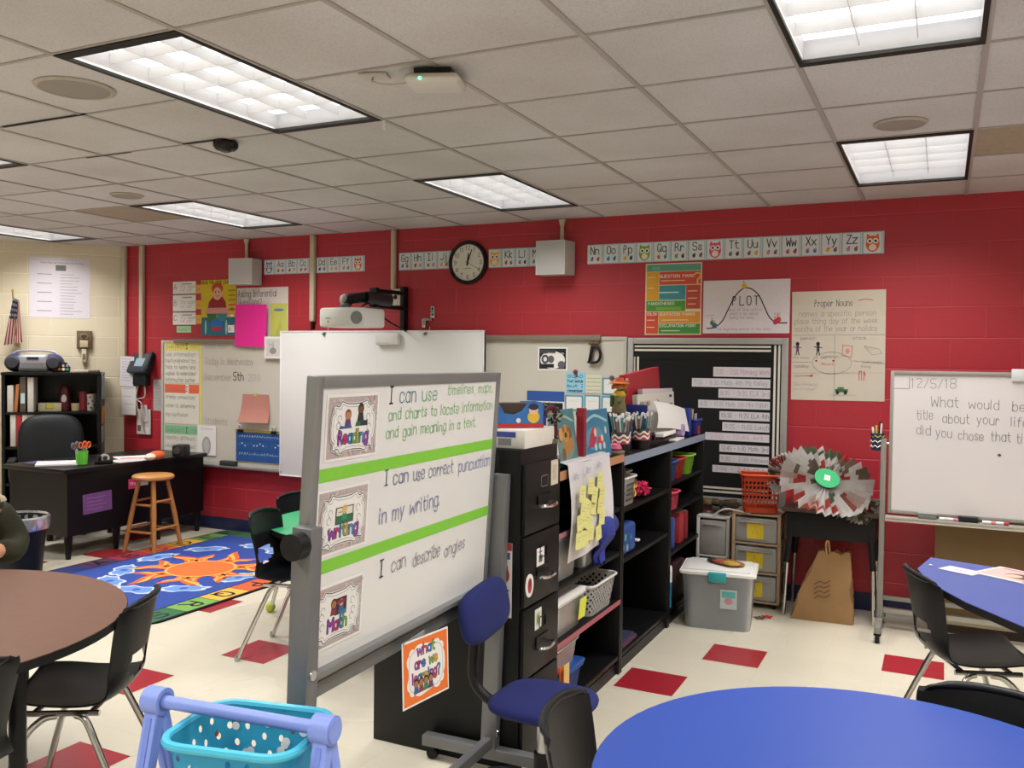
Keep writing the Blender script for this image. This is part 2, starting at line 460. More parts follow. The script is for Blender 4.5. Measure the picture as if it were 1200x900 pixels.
i0, i1 = -15, 5; j0, j1 = -15, 2
FIX = [(-4,0),(-4,4),(-4,8)]  # filled below
fixtures = [(i, j) for i in (-12, -8, -4, 0, 4) for j in (-12, -8, -4, 0) if not (i == -12 and j == 0 and False)]
holes = set()
for i, j in fixtures: holes.add((i, j)); holes.add((i, j+1))
b = B()
X0, X1, Y0, Y1 = px-.1, XR+.1, YB-.1, WY+.05
xs = sorted({X0, X1} | {GX+.61*k for k in range(-18, 8) if X0 < GX+.61*k < X1})
ys = sorted({Y0, Y1} | {GY+.61*k for k in range(-18, 8) if Y0 < GY+.61*k < Y1})
stains = {(-9, 0), (1, 0)}
for xa, xb in zip(xs, xs[1:]):
    for ya, yb in zip(ys, ys[1:]):
        i = math.floor((xa+xb)/2/.61 - GX/.61); j = math.floor((ya+yb)/2/.61 - GY/.61)
        if (i, j) in holes: continue
        dz = random.uniform(0, .002)
        b.quad(((xa,ya,CH+dz),(xa,yb,CH+dz),(xb,yb,CH+dz),(xb,ya,CH+dz)), STAIN if (i, j) in stains else CT)
b.box(X0, X1, Y0, Y1, CH+.25, CH+.3, CT)
struct(b.build('ceiling', smooth=False))
b = B()
for x in xs[1:-1]: b.box(x-.011, x+.011, Y0, Y1, CH-.004, CH+.02, TB)
struct(b.build('trim_1', smooth=False))
b = B()
for y in ys[1:-1]:
    j = round((y-GY)/.61)
    for xa, xb in zip(xs, xs[1:]):
        i = math.floor((xa+xb)/2/.61 - GX/.61)
        if (i, j) in holes and (i, j-1) in holes: continue        # no bar across a light
        b.box(xa, xb, y-.008, y+.008, CH-.0035, CH+.02, TB)
# tiles that sit askew leave dark slots beside the grid
for x0, x1, y in ((-4.10,-3.52,2.788),(-3.55,-3.30,3.388),(-4.3,-3.95,3.41)):
    b.box(x0, x1, y, y+.016, CH-.0042, CH-.0036, GAP)
struct(b.build('trim_2', smooth=False))
b = B(); NAVY = mat('1b2348', .4, var=.1)
b.box(-7.47, XR, WY-.008, WY, 0, .115, NAVY); b.box(-7.47, XR, WY-.02, WY, 0, .012, NAVY)
struct(b.build('baseboard_red', smooth=False))
b = B(); b.box(-cl, 0, 0, .115, 0, .008, NAVY)
struct(b.build('baseboard_cream', M=on_cream(0, 0), smooth=False))

# ---------------------------------------------------------------- ceiling troffers (each carries its own lamp)
LENS = bpy.data.materials.new('troffer_lens'); LENS.use_nodes = True
nt = LENS.node_tree; pb = nt.nodes['Principled BSDF']; pb.inputs['Base Color'].default_value = (.9,.9,.9,1)
tc = nt.nodes.new('ShaderNodeTexCoord'); sp = nt.nodes.new('ShaderNodeSeparateXYZ'); nt.links.new(tc.outputs['Object'], sp.inputs[0])
def _cell(out, n_, L):          # brightness profile across a louvre cell
    a = nt.nodes.new('ShaderNodeMath'); a.operation = 'MULTIPLY'; a.inputs[1].default_value = n_/L; nt.links.new(out, a.inputs[0])
    f_ = nt.nodes.new('ShaderNodeMath'); f_.operation = 'FRACT'; nt.links.new(a.outputs[0], f_.inputs[0]); return f_.outputs[0]
fy = _cell(sp.outputs[1], 6, 1.13)
rp = nt.nodes.new('ShaderNodeValToRGB')
rp.color_ramp.elements[0].color = (.40,.40,.41,1); rp.color_ramp.elements[1].color = (1,1,1,1); rp.color_ramp.elements[1].position = .75
nt.links.new(fy, rp.inputs[0]); pb.inputs['Emission Strength'].default_value = LENS_EMIT
nt.links.new(rp.outputs[0], pb.inputs['Emission Color'])
FIN = mat('e8e8ea', .35, var=.02); DARKTRIM = mat('17150f', .6)
fb = B()
fb.box(.012, .598, .012, 1.208, .14, .15, FIN)
for a, c, d, e in ((.012,.02,.012,1.208),(.59,.598,.012,1.208),(.02,.59,.012,.02),(.02,.59,1.2,1.208)): fb.box(a, c, d, e, .0, .14, FIN)
housing = fb
LAB = {(-4,-4):'ceiling light above the rolling whiteboard, nearest to the dangling white access point',
 (0,-4):'brightest ceiling light, cut off by the top edge of the photo', (0,0):'ceiling light beside the grey round grille, close to the red wall above the alphabet strip',
 (-4,0):'ceiling light in front of the wall clock and projector', (-8,0):'ceiling light beside the stained ceiling tile, in front of the first alphabet cards',
 (-12,0):'ceiling light above the cream wall and the boombox', (-8,-4):'ceiling light whose corner pokes in at the photo edge near the round grille'}
proto = None
for (i, j) in fixtures:
    x, y = GX+.61*i, GY+.61*j
    M = Matrix.Translation((x, y, CH))
    if x < -7.3 and y > 5.0: pass
    lb = LAB.get((i, j), 'recessed ceiling light out of the picture over the rest of the classroom')
    if proto is None:
        t = thing('ceiling_light', lb, 'light', M, 'recessed ceiling lights'); proto = t
        housing.build('housing', t, smooth=False)
        fr = B()
        for a, c, d, e in ((.004,.021,.004,1.216),(.589,.606,.004,1.216),(.021,.589,.004,.05),(.021,.589,1.17,1.216)):
            fr.box(a, c, d, e, -.008, .004, DARKTRIM)
        lab(fr.build('frame', t, smooth=False), 'dark bronze frame around the light')
        ln = B(); ln.quad(((.0,.0,0),(.0,1.13,0),(.565,1.13,0),(.565,0,0)), LENS)
        ln.build('lens', t, M=Matrix.Translation((.0225,.045,.075)), smooth=False)
        lv = B()
        for k in (1, 2): lv.box(.0225+.188*k-.0015, .0225+.188*k+.0015, .046, 1.174, .03, .072, FIN)
        for k in range(1, 6): lv.box(.022, .588, .046+.188*k-.0015, .046+.188*k+.0015, .03, .072, FIN)
        lv.build('louver', t, smooth=False)
    else:
        t = dup(proto, M, lb)
    ld = bpy.data.lights.new('troffer_lamp', 'AREA'); ld.shape = 'RECTANGLE'; ld.size = .54; ld.size_y = 1.1
    ld.energy = LAMP_W; ld.color = LAMP_COL; ld.spread = LAMP_SPREAD
    lo = bpy.data.objects.new('troffer_lamp', ld); COL.objects.link(lo); lo.parent = t; lo.location = (.305, .61, .024)
# ---------------------------------------------------------------- things on the ceiling
PIPE = mat('bdb39c', .45, var=.05); GREYPL = mat('b9b6b0', .5, var=.04); GRILL = mat('8f8880', .6, var=.25, scale=300)
def grille(x, y, r, label):
    t = thing('ceiling_speaker', label, 'speaker', Matrix.Translation((x, y, CH)))
    b = B(); b.lathe([(r, 0), (r, -.006), (r*.9, -.012), (r*.86, -.009)], mat('a89f94', .5), 40); b.build('rim', t)
    b = B(); b.lathe([(r*.87, -.008), (r*.5, -.0115), (.0, -.012)], GRILL, 40); b.build('grille', t)
grille(-3.222, 2.51, .155, 'large round beige ceiling speaker grille nearest the camera')
grille(-5.048, 4.333, .11, 'small round ceiling speaker grille near the stained tile')
grille(-.2, 4.40, .115, 'round grey ceiling speaker grille beside the light near the red wall')
t = thing('motion_sensor', 'small black round sensor hanging under the ceiling tiles', 'sensor', Matrix.Translation((-3.30, 3.44, CH)))
b = B(); b.lathe([(.0,0),(.05,0),(.062,-.012),(.062,-.03),(.05,-.045),(0,-.048)], BLACK, 24); b.build('body', t)
b = B(); b.lathe([(.03,-.046),(.024,-.055),(0,-.058)], mat('2a2a2e', .2), 20); b.build('lens', t)
t = thing('access_point', 'white wireless access point sagging from the ceiling with green status light', 'access point', Matrix.Translation((-1.76, 2.93, CH-.012)) @ rz(R_(20)) @ Matrix.Rotation(R_(5), 4, 'X'))
b = B(); b.box(-.105, .105, -.105, .105, -.05, -.012, mat('c9c4be', .5), .02, 3); b.build('body', t)
b = B(); b.box(-.07, .07, -.07, .07, -.012, .01, BLACK); b.build('bracket', t)
b = B(); b.ell((-.04, -.108, -.035), (.006,.004,.006), mat('5dffb0', .4, emit=3.0, var=0)); lab(b.build('status_light', t), 'green status light')
b = B(); b.tube(catmull([(-.10,-.02,-.03),(-.16,-.05,-.045),(-.235,-.03,-.03),(-.25,.02,-.005),(-.25,.03,.01)]), .004, mat('bdb6ae')); b.build('cable', t)
b = B(); b.box(-.30, -.19, -.01, .07, .0, .012, mat('bdb6ae', .6), .003); b.build('cable_plate', t)
b = B(); b.tube([(-2.327, 3.418, CH-.006), (-2.325, 3.42, CH-.045)], .006, WHITE); tag(b.build('cable_tie'), 'short white plastic tie dangling at the corner of a ceiling light', 'tie')

# ---------------------------------------------------------------- conduits and loudspeakers on the red wall
def conduit(x, z0, label, r=.026, top=CH):
    b = B(); b.box(x-r, x+r, WY-.045, WY-.0005, z0, top-.004, PIPE, .012, 3); return tag(b.build('conduit'), label, 'conduit')
conduit(-7.447, 1.42, 'cream conduit in the corner between the cream and the red wall')
conduit(-7.20, 1.60, 'cream conduit on the red wall running down to the telephone')
c0 = conduit(-5.076, 1.97, 'cream conduit between the Cc and Dd alphabet cards')
b = B(); b.box(-.008,.008,-.012,.012,-.07,0, BLACK); b.box(-.02,-.012,-.006,.006,-.09,0,BLACK); b.build('cable', c0, M=Matrix.Translation((-5.076, WY-.02, 1.97)))
c1 = conduit(-4.22, 2.235, 'cream conduit running down to the outlet behind the projector', .02)
def loudspeaker(x, y, z, w, h, yaw, label, xp):
    t = thing('wall_speaker', label, 'speaker', at(x, y, z, yaw))
    b = B(); d = .13
    b.prism([(-w/2, -d/2), (w/2-.03, -d/2), (w/2, d/2), (-w/2+.01, d/2)], -h/2, h/2, mat('b3b0ab', .5), bev=.004); b.build('cabinet', t)
    b = B(); b.box(-w/2+.008, w/2-.04, -d/2-.006, -d/2, -h/2+.008, h/2-.008, mat('b4b4b4', .55, var=.15, scale=400)); b.build('grille', t)
    b = B(); b.box(-w/2, w/2-.03, -d/2-.003, -d/2, -h/2, h/2, mat('c7c4be', .4)); b.build('rim', t)
    b = B()
    p = t.matrix_world.inverted()
    for a, c in ((Vector((xp, WY-.02, z+h/2-.03)), Vector((xp, WY-.02, CH-.004))),): b.tube([p @ a, p @ c], .016, PIPE)
    b.lathe([(.0,0),(.03,0),(.016,-.05)], PIPE, 16, c=tuple(p @ Vector((xp, WY-.02, CH-.004)))); b.build('conduit', t)
loudspeaker(-2.70, WY-.085, 2.435, .27, .26, 0, 'grey square wall speaker between the Mm and Nn alphabet cards', -2.675)
loudspeaker(-5.775, WY-.115, 2.425, .26, .235, 14, 'grey square wall speaker beside the blue owl alphabet card', -5.847)

# ---------------------------------------------------------------- alphabet strips
OWL = {'blue':'4f86b8','orange':'d8632b','yellow':'e2ad2e','green':'7aa53a','pink':'d7547c'}
BORD = ink('9fb9c6'); CARD = mat('d5dbe0', .6, var=.02)
def owl(b, cx, cy, s, col):
    c = ink(col); b.disc(cx, cy, .36*s, .46*s, c); b.poly([(cx-.34*s,cy+.2*s),(cx-.3*s,cy+.58*s),(cx-.05*s,cy+.36*s)], c); b.poly([(cx+.34*s,cy+.2*s),(cx+.05*s,cy+.36*s),(cx+.3*s,cy+.58*s)], c)
    for q in (-1, 1):
        b.disc(cx+q*.15*s, cy+.16*s, .15*s, .15*s, PAPER); b.disc(cx+q*.15*s, cy+.16*s, .07*s, .07*s, INK)
    b.poly([(cx-.05*s,cy+.04*s),(cx+.05*s,cy+.04*s),(cx,cy-.1*s)], ink('e7a13a')); b.disc(cx, cy-.2*s, .2*s, .18*s, ink('e9d9c8'))
PICC = ['c8384a','4a79b5','5a9a4a','dfb03c','8a5a3a','d57a9a','7a6aa8','3a3a44']
def strip(x0, x1, z0, z1, cells, first=True):
    n = len(cells); w = (x1-x0)/n
    for k, c in enumerate(cells):
        b = B(); h = z1-z0; ww = w-.002
        b.slab(ww, h, .003, CARD)
        b.rect(0, 0, ww, .006, BORD); b.rect(0, h-.006, ww, h, BORD); b.rect(ww-.018, 0, ww, h, BORD); b.rect(ww-.012, 0, ww-.008, h, PAPER)
        if c in OWL:
            owl(b, ww*.45, h*.45, h*.8, OWL[c]); nm, lb, ct = 'owl_card', f'{c} owl picture card in the alphabet strip', 'card'
        else:
            b.text(c, ww*.46, h*.5, h*.38, INK, w=.11, gap=.22, center=True, fit=ww*.5)
            for q in (.28, .66):
                b.disc(ww*q, h*.24, ww*.09, h*.1, ink(random.choice(PICC)))
                b.disc(ww*q+.006, h*.24+.012, ww*.045, h*.06, ink(random.choice(PICC)))
            nm, lb, ct = 'alphabet_card', f'alphabet card lettered {c} with two tiny pictures', 'card'
        tag(b.build(nm, M=on_wall(x0+k*w, z0, .0008), smooth=False), lb, ct, 'alphabet strip cards on the red wall')
strip(-5.651, -5.13, 2.405, 2.54, ['blue','Aa','Bb','Cc'])
strip(-5.05, -4.53, 2.402, 2.54, ['Dd','Ee','Ff','orange'])
# (two orange owls: the later one closes the strip)
strip(-4.178, -3.668, 2.397, 2.545, ['Gg','Hh','Ii','Jj'])
strip(-3.32, -2.832, 2.39, 2.54, ['yellow','Kk','Ll','Mm'])
strip(-2.468, -.368, 2.388, 2.536, ['Nn','Oo','Pp','green','Qq','Rr','Ss','pink','Tt','Uu','Vv','Ww','Xx','Yy','Zz','orange'])
_or = [o for o in bpy.data.objects if o.name.startswith('owl_card') and 'orange' in o['label']]
_or[0]['label'] = 'orange owl picture card after the Ff card'; _or[1]['label'] = 'orange owl picture card closing the strip after Zz'

# ---------------------------------------------------------------- wall clock
t = thing('wall_clock', 'round black rimmed wall clock above the whiteboards', 'clock', on_wall(-3.503, 2.438))
b = B(); b.lathe([(.0,0),(.172,0),(.178,.012),(.176,.03),(.165,.038),(.15,.032),(.148,.02)], BLACK, 48); b.build('rim', t)
b = B(); b.L = .02; b.disc(0, 0, .149, .149, mat('dcd8cf', .5), 48)
for k in range(1, 13):
    a = R_(90-30*k); b.text(str(k), .117*math.cos(a), .117*math.sin(a)-.014, .03, INK, w=.13, center=True)
for k in range(60):
    a = R_(6*k); b.line([(.141*math.cos(a), .141*math.sin(a)), (.146*math.cos(a), .146*math.sin(a))], .0022, INK)
b.rect(-.035,-.05,.035,-.046,ink('6a6a6e')); b.build('dial', t, smooth=False)
for nm, L, w, a in (('hour_hand', .07, .011, 84), ('minute_hand', .11, .008, 70), ('second_hand', .12, .003, -28)):
    b = B(); c, s = math.cos(R_(a)), math.sin(R_(a))
    b.L = .027; b.line([(-c*.02, -s*.02), (c*L, s*L)], w, INK); b.L = .0285; b.disc(0, 0, .008, .008, INK); b.build(nm, t, smooth=False)

# ---------------------------------------------------------------- wall whiteboards
TAN = ink('b7aa94')
def whiteboard(x0, x1, z0, z1, label, rail):
    t = thing('wall_whiteboard', label, 'whiteboard', on_wall(x0, z0))
    w, h = x1-x0, z1-z0
    b = B(); b.box(0, w, 0, h, .001, .02, mat('c3beb4', .3, var=.03, scale=5)); b.build('panel', t)
    b = B(); f_ = .025
    for q in ((0,f_,0,h),(w-f_,w,0,h),(f_,w-f_,0,f_),(f_,w-f_,h-f_,h)): b.box(q[0], q[1], q[2], q[3], .0, .028, mat('b7b2a8', .45, var=.05))
    b.build('frame', t)
    b = B(); b.box(rail[0]-x0, rail[1]-x0, h-.03, h+.012, .028, .045, mat('7b6e62', .6, var=.1), .003); lab(b.build('map_rail', t), 'brown cork map rail')
    b = B(); b.box(0, w, -.02, .0, .0, .085, ALU, .004); b.build('marker_tray', t)
    return t
LESSON = whiteboard(-6.93, -5.36, .62, 1.80, 'large wall whiteboard with lesson notes above the teacher desk', (-6.75, -5.72))
whiteboard(-3.40, -2.135, .62, 1.835, 'wall whiteboard behind the bookshelves beside the black bulletin board', (-3.35, -2.34))
# faint writing
FAINT = ink('9a9396'); YEL = mat('d9cf6a', .7, var=.04); ORG = mat('dd5f3c', .7, var=.04); GRN = mat('7fb98d', .7, var=.04); PEN = ink('77717c')
W0 = WY-.021
def flat(name, x, z, w, h, m, label, cat, draw=None, off=.021, t=.0012, tilt=0, group=None, Mx=None):
    b = B(); b.slab(w, h, t, m)
    if draw: draw(b, w, h)
    M = (Mx or on_wall(x, z, off)) @ Matrix.Rotation(R_(tilt), 4, 'Z')
    return tag(b.build(name, M=M, smooth=False), label, cat, group)
def scrib(b, lines, x, y, h, dy, m, fit=None, w=.1, jit=.08):
    for k, s in enumerate(lines): b.text(s, x, y-k*dy, h, m, w=w, jit=jit, fit=None if fit is None else fit*(1 if len(s) > 12 else len(s)/16))
def ican(head, hcol, lines, rows):
    def d(b, w, h):
        b.rect(0, h-.085, w, h, hcol); b.text(head, .02, h-.062, .04, PEN, w=.1, fit=w*.52)
        b.rect(w*.62, h-.085, w*.70, h, PAPER if hcol is ORG else hcol); b.text('I', w*.63, h-.068, .05, INK, w=.14); b.text('can', w*.76, h-.062, .035, hcol if False else PEN, w=.07)
        scrib(b, lines, .015, h-.085-.055, .038, rows, PEN, fit=w*.86, w=.08)
    return d
x0 = -6.885
flat('chart_paper', x0, 1.385, .45, .40, mat('d5d1c6', .8), 'chart with yellow heading pinned at the top of the lesson whiteboard', 'chart', ican('Subject', YEL, ['use information', 'beforehand to', 'help to learn and', 'explain to understand','information better'], .062))
flat('chart_paper', x0, .985, .45, .385, mat('d5d1c6', .8), 'chart with orange heading in the middle of the lesson whiteboard', 'chart', ican('Subject', ORG, ['create connections', 'notes to determine', 'my confusion'], .085))
flat('chart_paper', x0, .655, .45, .315, mat('d5d1c6', .8), 'chart with green heading at the bottom of the lesson whiteboard', 'chart', ican('Subject', GRN, ['identify different', 'relations in the text', 'in the word story'], .08))
b = B(); b.slab(.028, .92, .0012, YEL); tag(b.build('border_strip', M=on_wall(-6.43, .86, .021), smooth=False), 'yellow border strip beside the three charts', 'strip')
b = B(); b.L = .0005
b.text('Good habit is reading', 0, .30, .05, FAINT, w=.05, fit=.62); b.text('Today is Wednesday', 0, .15, .065, FAINT, w=.06, fit=.60); b.text('December', 0, 0, .065, FAINT, w=.06, fit=.33); b.text('5th', .36, .005, .075, INK, w=.1, fit=.12); b.text('2018', .54, 0, .065, FAINT, w=.06, fit=.14)
b.text('Students', .0, -.42, .065, FAINT, w=.05, fit=.28)
lab(b.build('lettering', LESSON, M=LESSON.matrix_world.inverted() @ on_wall(-6.36, 1.42, .021), smooth=False), 'faint handwritten date')
# curled brown pink paper
t_ = B(); P = []
for i in range(9):
    u = i/8
    P.append([(-.155+.31*j/4 + .012*u*(j-2), -.26*u, .004+.05*u*u*u + .012*math.sin(j*1.2)*u) for j in range(5)])
t_.grid(P, mat('b37a6e', .8, var=.06), thick=.0012); tag(t_.build('curled_paper', M=on_wall(-5.727, 1.30, .022)), 'curling dusty pink paper stuck on the lesson whiteboard', 'paper')
t_ = B(); t_.box(-.02, .02, -.015, .012, .0, .004, mat('b9b35a')); tag(t_.build('tape', M=on_wall(-5.727, 1.30, .0265)), 'bit of yellow tape holding the dusty pink paper', 'tape')
# blue pocket chart with clips
t = thing('pocket_chart', 'blue pocket chart clipped low on the lesson whiteboard', 'pocket chart', on_wall(-5.955, .675, .022))
b = B(); b.slab(.55, .285, .012, mat('1f4f8f', .55, var=.15)); 
for yy in (.19, .1): b.rect(.0, yy, .55, yy+.004, ink('16396b'))
for yy in (.225, .06):
    for k in range(16): b.line([(.04+.03*k, yy), (.05+.03*k, yy+random.uniform(.008,.024)), (.058+.03*k, yy+random.uniform(0,.012))], .004, ink('b9cade'))
for k in range(14): b.disc(.04+.036*k, .155+.012*math.sin(k*2), .008, .007, ink(random.choice(['c9d4dc','2f7fb8','173f70','e2e2e0'])))
b.build('panel', t, smooth=False)
b = B(); b.box(-.005, .555, .27, .292, .0, .016, mat('8a7d3c', .6)); b.build('top_bar', t)
for x in (.06, .46):
    b = B(); b.box(x-.03, x+.03, .27, .295, .012, .03, BLACK, .004); b.tube([(x-.015,.295,.02),(x-.02,.335,.022),(x+.02,.335,.022),(x+.015,.295,.02)], .004, STEEL); b.build('binder_clip', t)
flat('paper_pad', -6.447, .70, .235, .285, PAPER, 'white paper with a grey picture leaning at the bottom of the lesson whiteboard', 'paper', lambda b,w,h: (b.text('Christmas', .05, h-.04, .018, PEN, fit=.14), b.disc(w/2, .09, .055, .09, ink('9d9a99')), b.disc(w/2, .09, .035, .07, ink('b9b6b4'))), off=.024, t=.006)
b = B(); b.box(-.09, .09, -.03, .03, 0, .045, mat('2b2d2c', .8, var=.2), .008); tag(b.build('whiteboard_eraser', M=Matrix.Translation((-6.03, WY-.05, .621))), 'dark felt eraser on the tray of the lesson whiteboard', 'eraser')
b = B()
for k in range(4): pass
flat('paper_note', -5.60, 1.635, .20, .20, PAPER, 'white card with a grey sketch tucked beside the big blank whiteboard', 'paper', lambda b,w,h: (b.rect(.02,.02,w-.02,h-.02, ink('c9c6c2')), b.text('Hi', .06, .1, .05, PEN), b.disc(w*.5,.07,.04,.03,ink('8d8a88'))), off=.05, t=.004)
# ---- posters above the lesson whiteboard
def three(kind, z, h, n):
    def d(b, w, hh):
        b.text(kind, .015, hh*.4, .05, PEN, w=.12)
        b.rect(.12, hh-.03, w-.05, hh-.018, ink('9a979a')); b.text('Try again', .1, hh*.5, .03, ink('8a8a90'), fit=.2); b.text('we can', .1, hh*.25, .025, ink('a08a90'), fit=.15)
        b.rect(0, 0, w, .006, INK)
    return flat('answer_card', -6.80, z, .30, h, PAPER, f'white answer card lettered {kind} in the column left by the reading poster'.replace(' left', ''), 'card', d, off=.001, group='white answer cards')
three('A', 2.245, .125, 0); three('B', 2.075, .165, 1); three('C', 1.945, .125, 2)
for k, (z, s) in enumerate(((2.25, 'topmost'), (2.10, 'middle'), (1.96, 'lowest'))):
    flat('sticky_note', -6.495, z, .07, .085, mat('d9a53c', .7), f'{s} yellow sticky note beside the white answer cards', 'note', lambda b,w,h: b.text('ok', .015, .03, .025, PEN), off=.0015)
flat('sticky_note', -6.75, 1.875, .19, .065, mat('9fc79a', .7), 'pale green note under the white answer cards', 'note', lambda b,w,h: b.text('review', .02, .02, .022, PEN), off=.001)
def dposter(b, w, h):
    b.rect(0, 0, w, h*.33, ink('27647a')); b.text('READ FOR GOOD LEARNING', .01, h-.037, .028, INK, w=.16, fit=w-.02)
    b.poly([(.08,.22),(.10,.32),(.15,.37),(.27,.37),(.31,.32),(.33,.22)], ink('8f1f2b'))       # sweater
    b.poly([(.05,.21),(.36,.21),(.33,.265),(.08,.265)], ink('c98a86'))
    b.disc(.205, .41, .062, .072, ink('d8a184')); b.disc(.205, .45, .072, .055, ink('b5452c')); b.disc(.205, .405, .052, .055, ink('d8a184'))
    b.disc(.185,.415,.007,.009,INK); b.disc(.225,.415,.007,.009,INK); b.line([(.185,.38),(.205,.374),(.225,.38)], .005, ink('7c2a26'))
    b.poly([(.07,.21),(.10,.14),(.19,.13),(.20,.21)], ink('2f6a3c')); b.poly([(.20,.21),(.21,.13),(.30,.14),(.34,.21)], ink('2c7d86'))
    b.disc(.2, .10, .075, .06, ink('2a66b0')); b.disc(.2,.065,.07,.022,ink('a83040')); b.disc(.06,.08,.013,.07,ink('8fb7b0')); b.disc(.32,.08,.013,.07,ink('8fb7b0'))
    b.rect(.34,.03,.42,.10,PAPER); b.text('A+', .35, .045, .035, ink('b8323c'), w=.14)
    for k, c in enumerate(('8a7420','8a7420','8a7420','b53a30','2f6a9a','d8762c')): b.rect(.345, .42-k*.045, .43, .432-k*.045, ink(c))
    b.disc(.39,.25,.03,.015,ink('b83a3a')); b.disc(.39,.19,.028,.013,ink('e2d7c2'))
flat('reading_poster', -6.43, 1.845, .44, .53, mat('cbb325', .7), 'yellow and teal poster of a red haired child reading beneath the wall speaker', 'poster', dposter, off=.001)
def anchor(b, w, h):
    b.text('Asking Inferential', .015, h-.085, .062, ink('5a6680'), w=.1, fit=.46, jit=.05); b.text('Questions?', .02, h-.155, .055, ink('6a6f8a'), w=.1, fit=.28, jit=.05)
flat('anchor_chart', -5.98, 1.80, .61, .49, mat('d6cdc8', .8), 'white chart headed Asking Inferential Questions above the lesson whiteboard', 'chart', anchor, off=.001)
flat('pink_poster_board', -5.958, 1.745, .375, .39, mat('e0208f', .7), 'bright pink sheet of poster board hanging over the whiteboard top', 'paper', off=.05, t=.002, tilt=-1)
flat('yellow_paper', -5.575, 1.795, .195, .345, mat('c3c45c', .75), 'yellow green sheet beside the bright pink poster board', 'paper', lambda b,w,h: (b.disc(w*.5, h-.06, .06, .013, ink('5b7fb5')), b.poly([(.05,.04),(w-.03,.03),(w*.6,.2)], ink('b3b556'))), off=.003)
# ---- posters above the bulletin board
def punct(b, w, h):
    b.rect(.008, h-.058, w-.008, h-.008, ink('5b9a86')); b.rect(.05,h-.05,.11,h-.02,ink('6fae9a'))
    b.rect(.008, h*.48, w*.24, h-.062, ink('d9a02c')); b.rect(w*.25, h*.70, w-.008, h-.062, ink('cc5236')); b.text('QUESTION MARK', w*.26, h*.80, .02, PAPER, w=.18, fit=w*.6); b.text('?', w*.87, h*.72, .07, ink('e6b06a'), w=.16)
    b.rect(w*.25, h*.49, w*.72, h*.69, ink('3f8f9a')); b.rect(w*.73, h*.36, w-.008, h*.69, ink('b84a3a')); b.rect(w*.25, h*.585, w*.6, h*.6, PAPER)
    b.rect(.008, h*.33, w*.72, h*.475, ink('4f8f3a')); b.text('PARENTHESES', w*.06, h*.42, .019, PAPER, w=.18, fit=w*.46); b.rect(w*.2, h*.345, w*.65, h*.39, ink('6fae3f'))
    b.rect(.008, .008, w*.24, h*.32, ink('cc4a2c')); b.text('COLON', .016, h*.275, .017, PAPER, w=.18, fit=w*.17)
    b.rect(w*.25, h*.165, w-.008, h*.32, ink('d98f2a')); b.text('QUOTATION MARKS', w*.27, h*.27, .018, PAPER, w=.18, fit=w*.62)
    b.rect(w*.25, .008, w-.008, h*.155, ink('3f8a3c')); b.text('EXCLAMATION POINT', w*.27, h*.11, .018, PAPER, w=.18, fit=w*.64)
    for x, y, ww in ((w*.28,h*.75,.18),(w*.3,h*.2,.2),(w*.3,h*.05,.14),(w*.76,h*.6,.07),(w*.76,h*.5,.07),(w*.76,h*.42,.06),(.015,h*.8,.06),(.015,h*.65,.05),(.015,h*.2,.06),(.015,h*.1,.06)):
        b.rect(x, y, x+ww, y+.006, ink('e9c9a8'))
flat('punctuation_poster', -2.005, 1.85, .422, .525, mat('d9d0a8', .6), 'colourful punctuation poster above the bulletin board', 'poster', punct, off=.001)
def plot(b, w, h):
    pts = [(.03,.035),(.09,.045),(.14,.09),(.18,.17),(.225,.26),(.28,.315),(.335,.315),(.39,.27),(.43,.19),(.47,.11),(.52,.075),(w-.02,.072)]
    b.line(catmull(pts, 4), .008, INK); b.text('PLOT', .21, .20, .062, INK, w=.1, gap=.5, fit=.18)
    b.text('one of the action', .185, .158, .02, ink('8d8792'), fit=.23); b.text('what it be about', .19, .13, .02, ink('8d8792'), fit=.2); b.text('during the story', .19, .102, .02, ink('8d8792'), fit=.17)
    b.text('the beginning events of the story', .1, .022, .018, ink('8d8792'), fit=.38)
    for x, y, c in ((.07,.075,'3f7a4a'),(.085,.055,'2f5f8a'),(.29,.335,'c9a92c'),(.53,.095,'c83a3a'),(.51,.08,'b83050')): b.disc(x, y, .018, .02, ink(c)); b.disc(x-.004, y+.03, .008, .009, ink('d5a184'))
    b.text('start', .02, .12, .016, PEN); b.text('end', .5, .13, .016, PEN)
flat('plot_chart', -1.57, 1.86, .605, .378, mat('d8d2d6', .7), 'white PLOT poster with a hand drawn hill curve', 'poster', plot, off=.001)
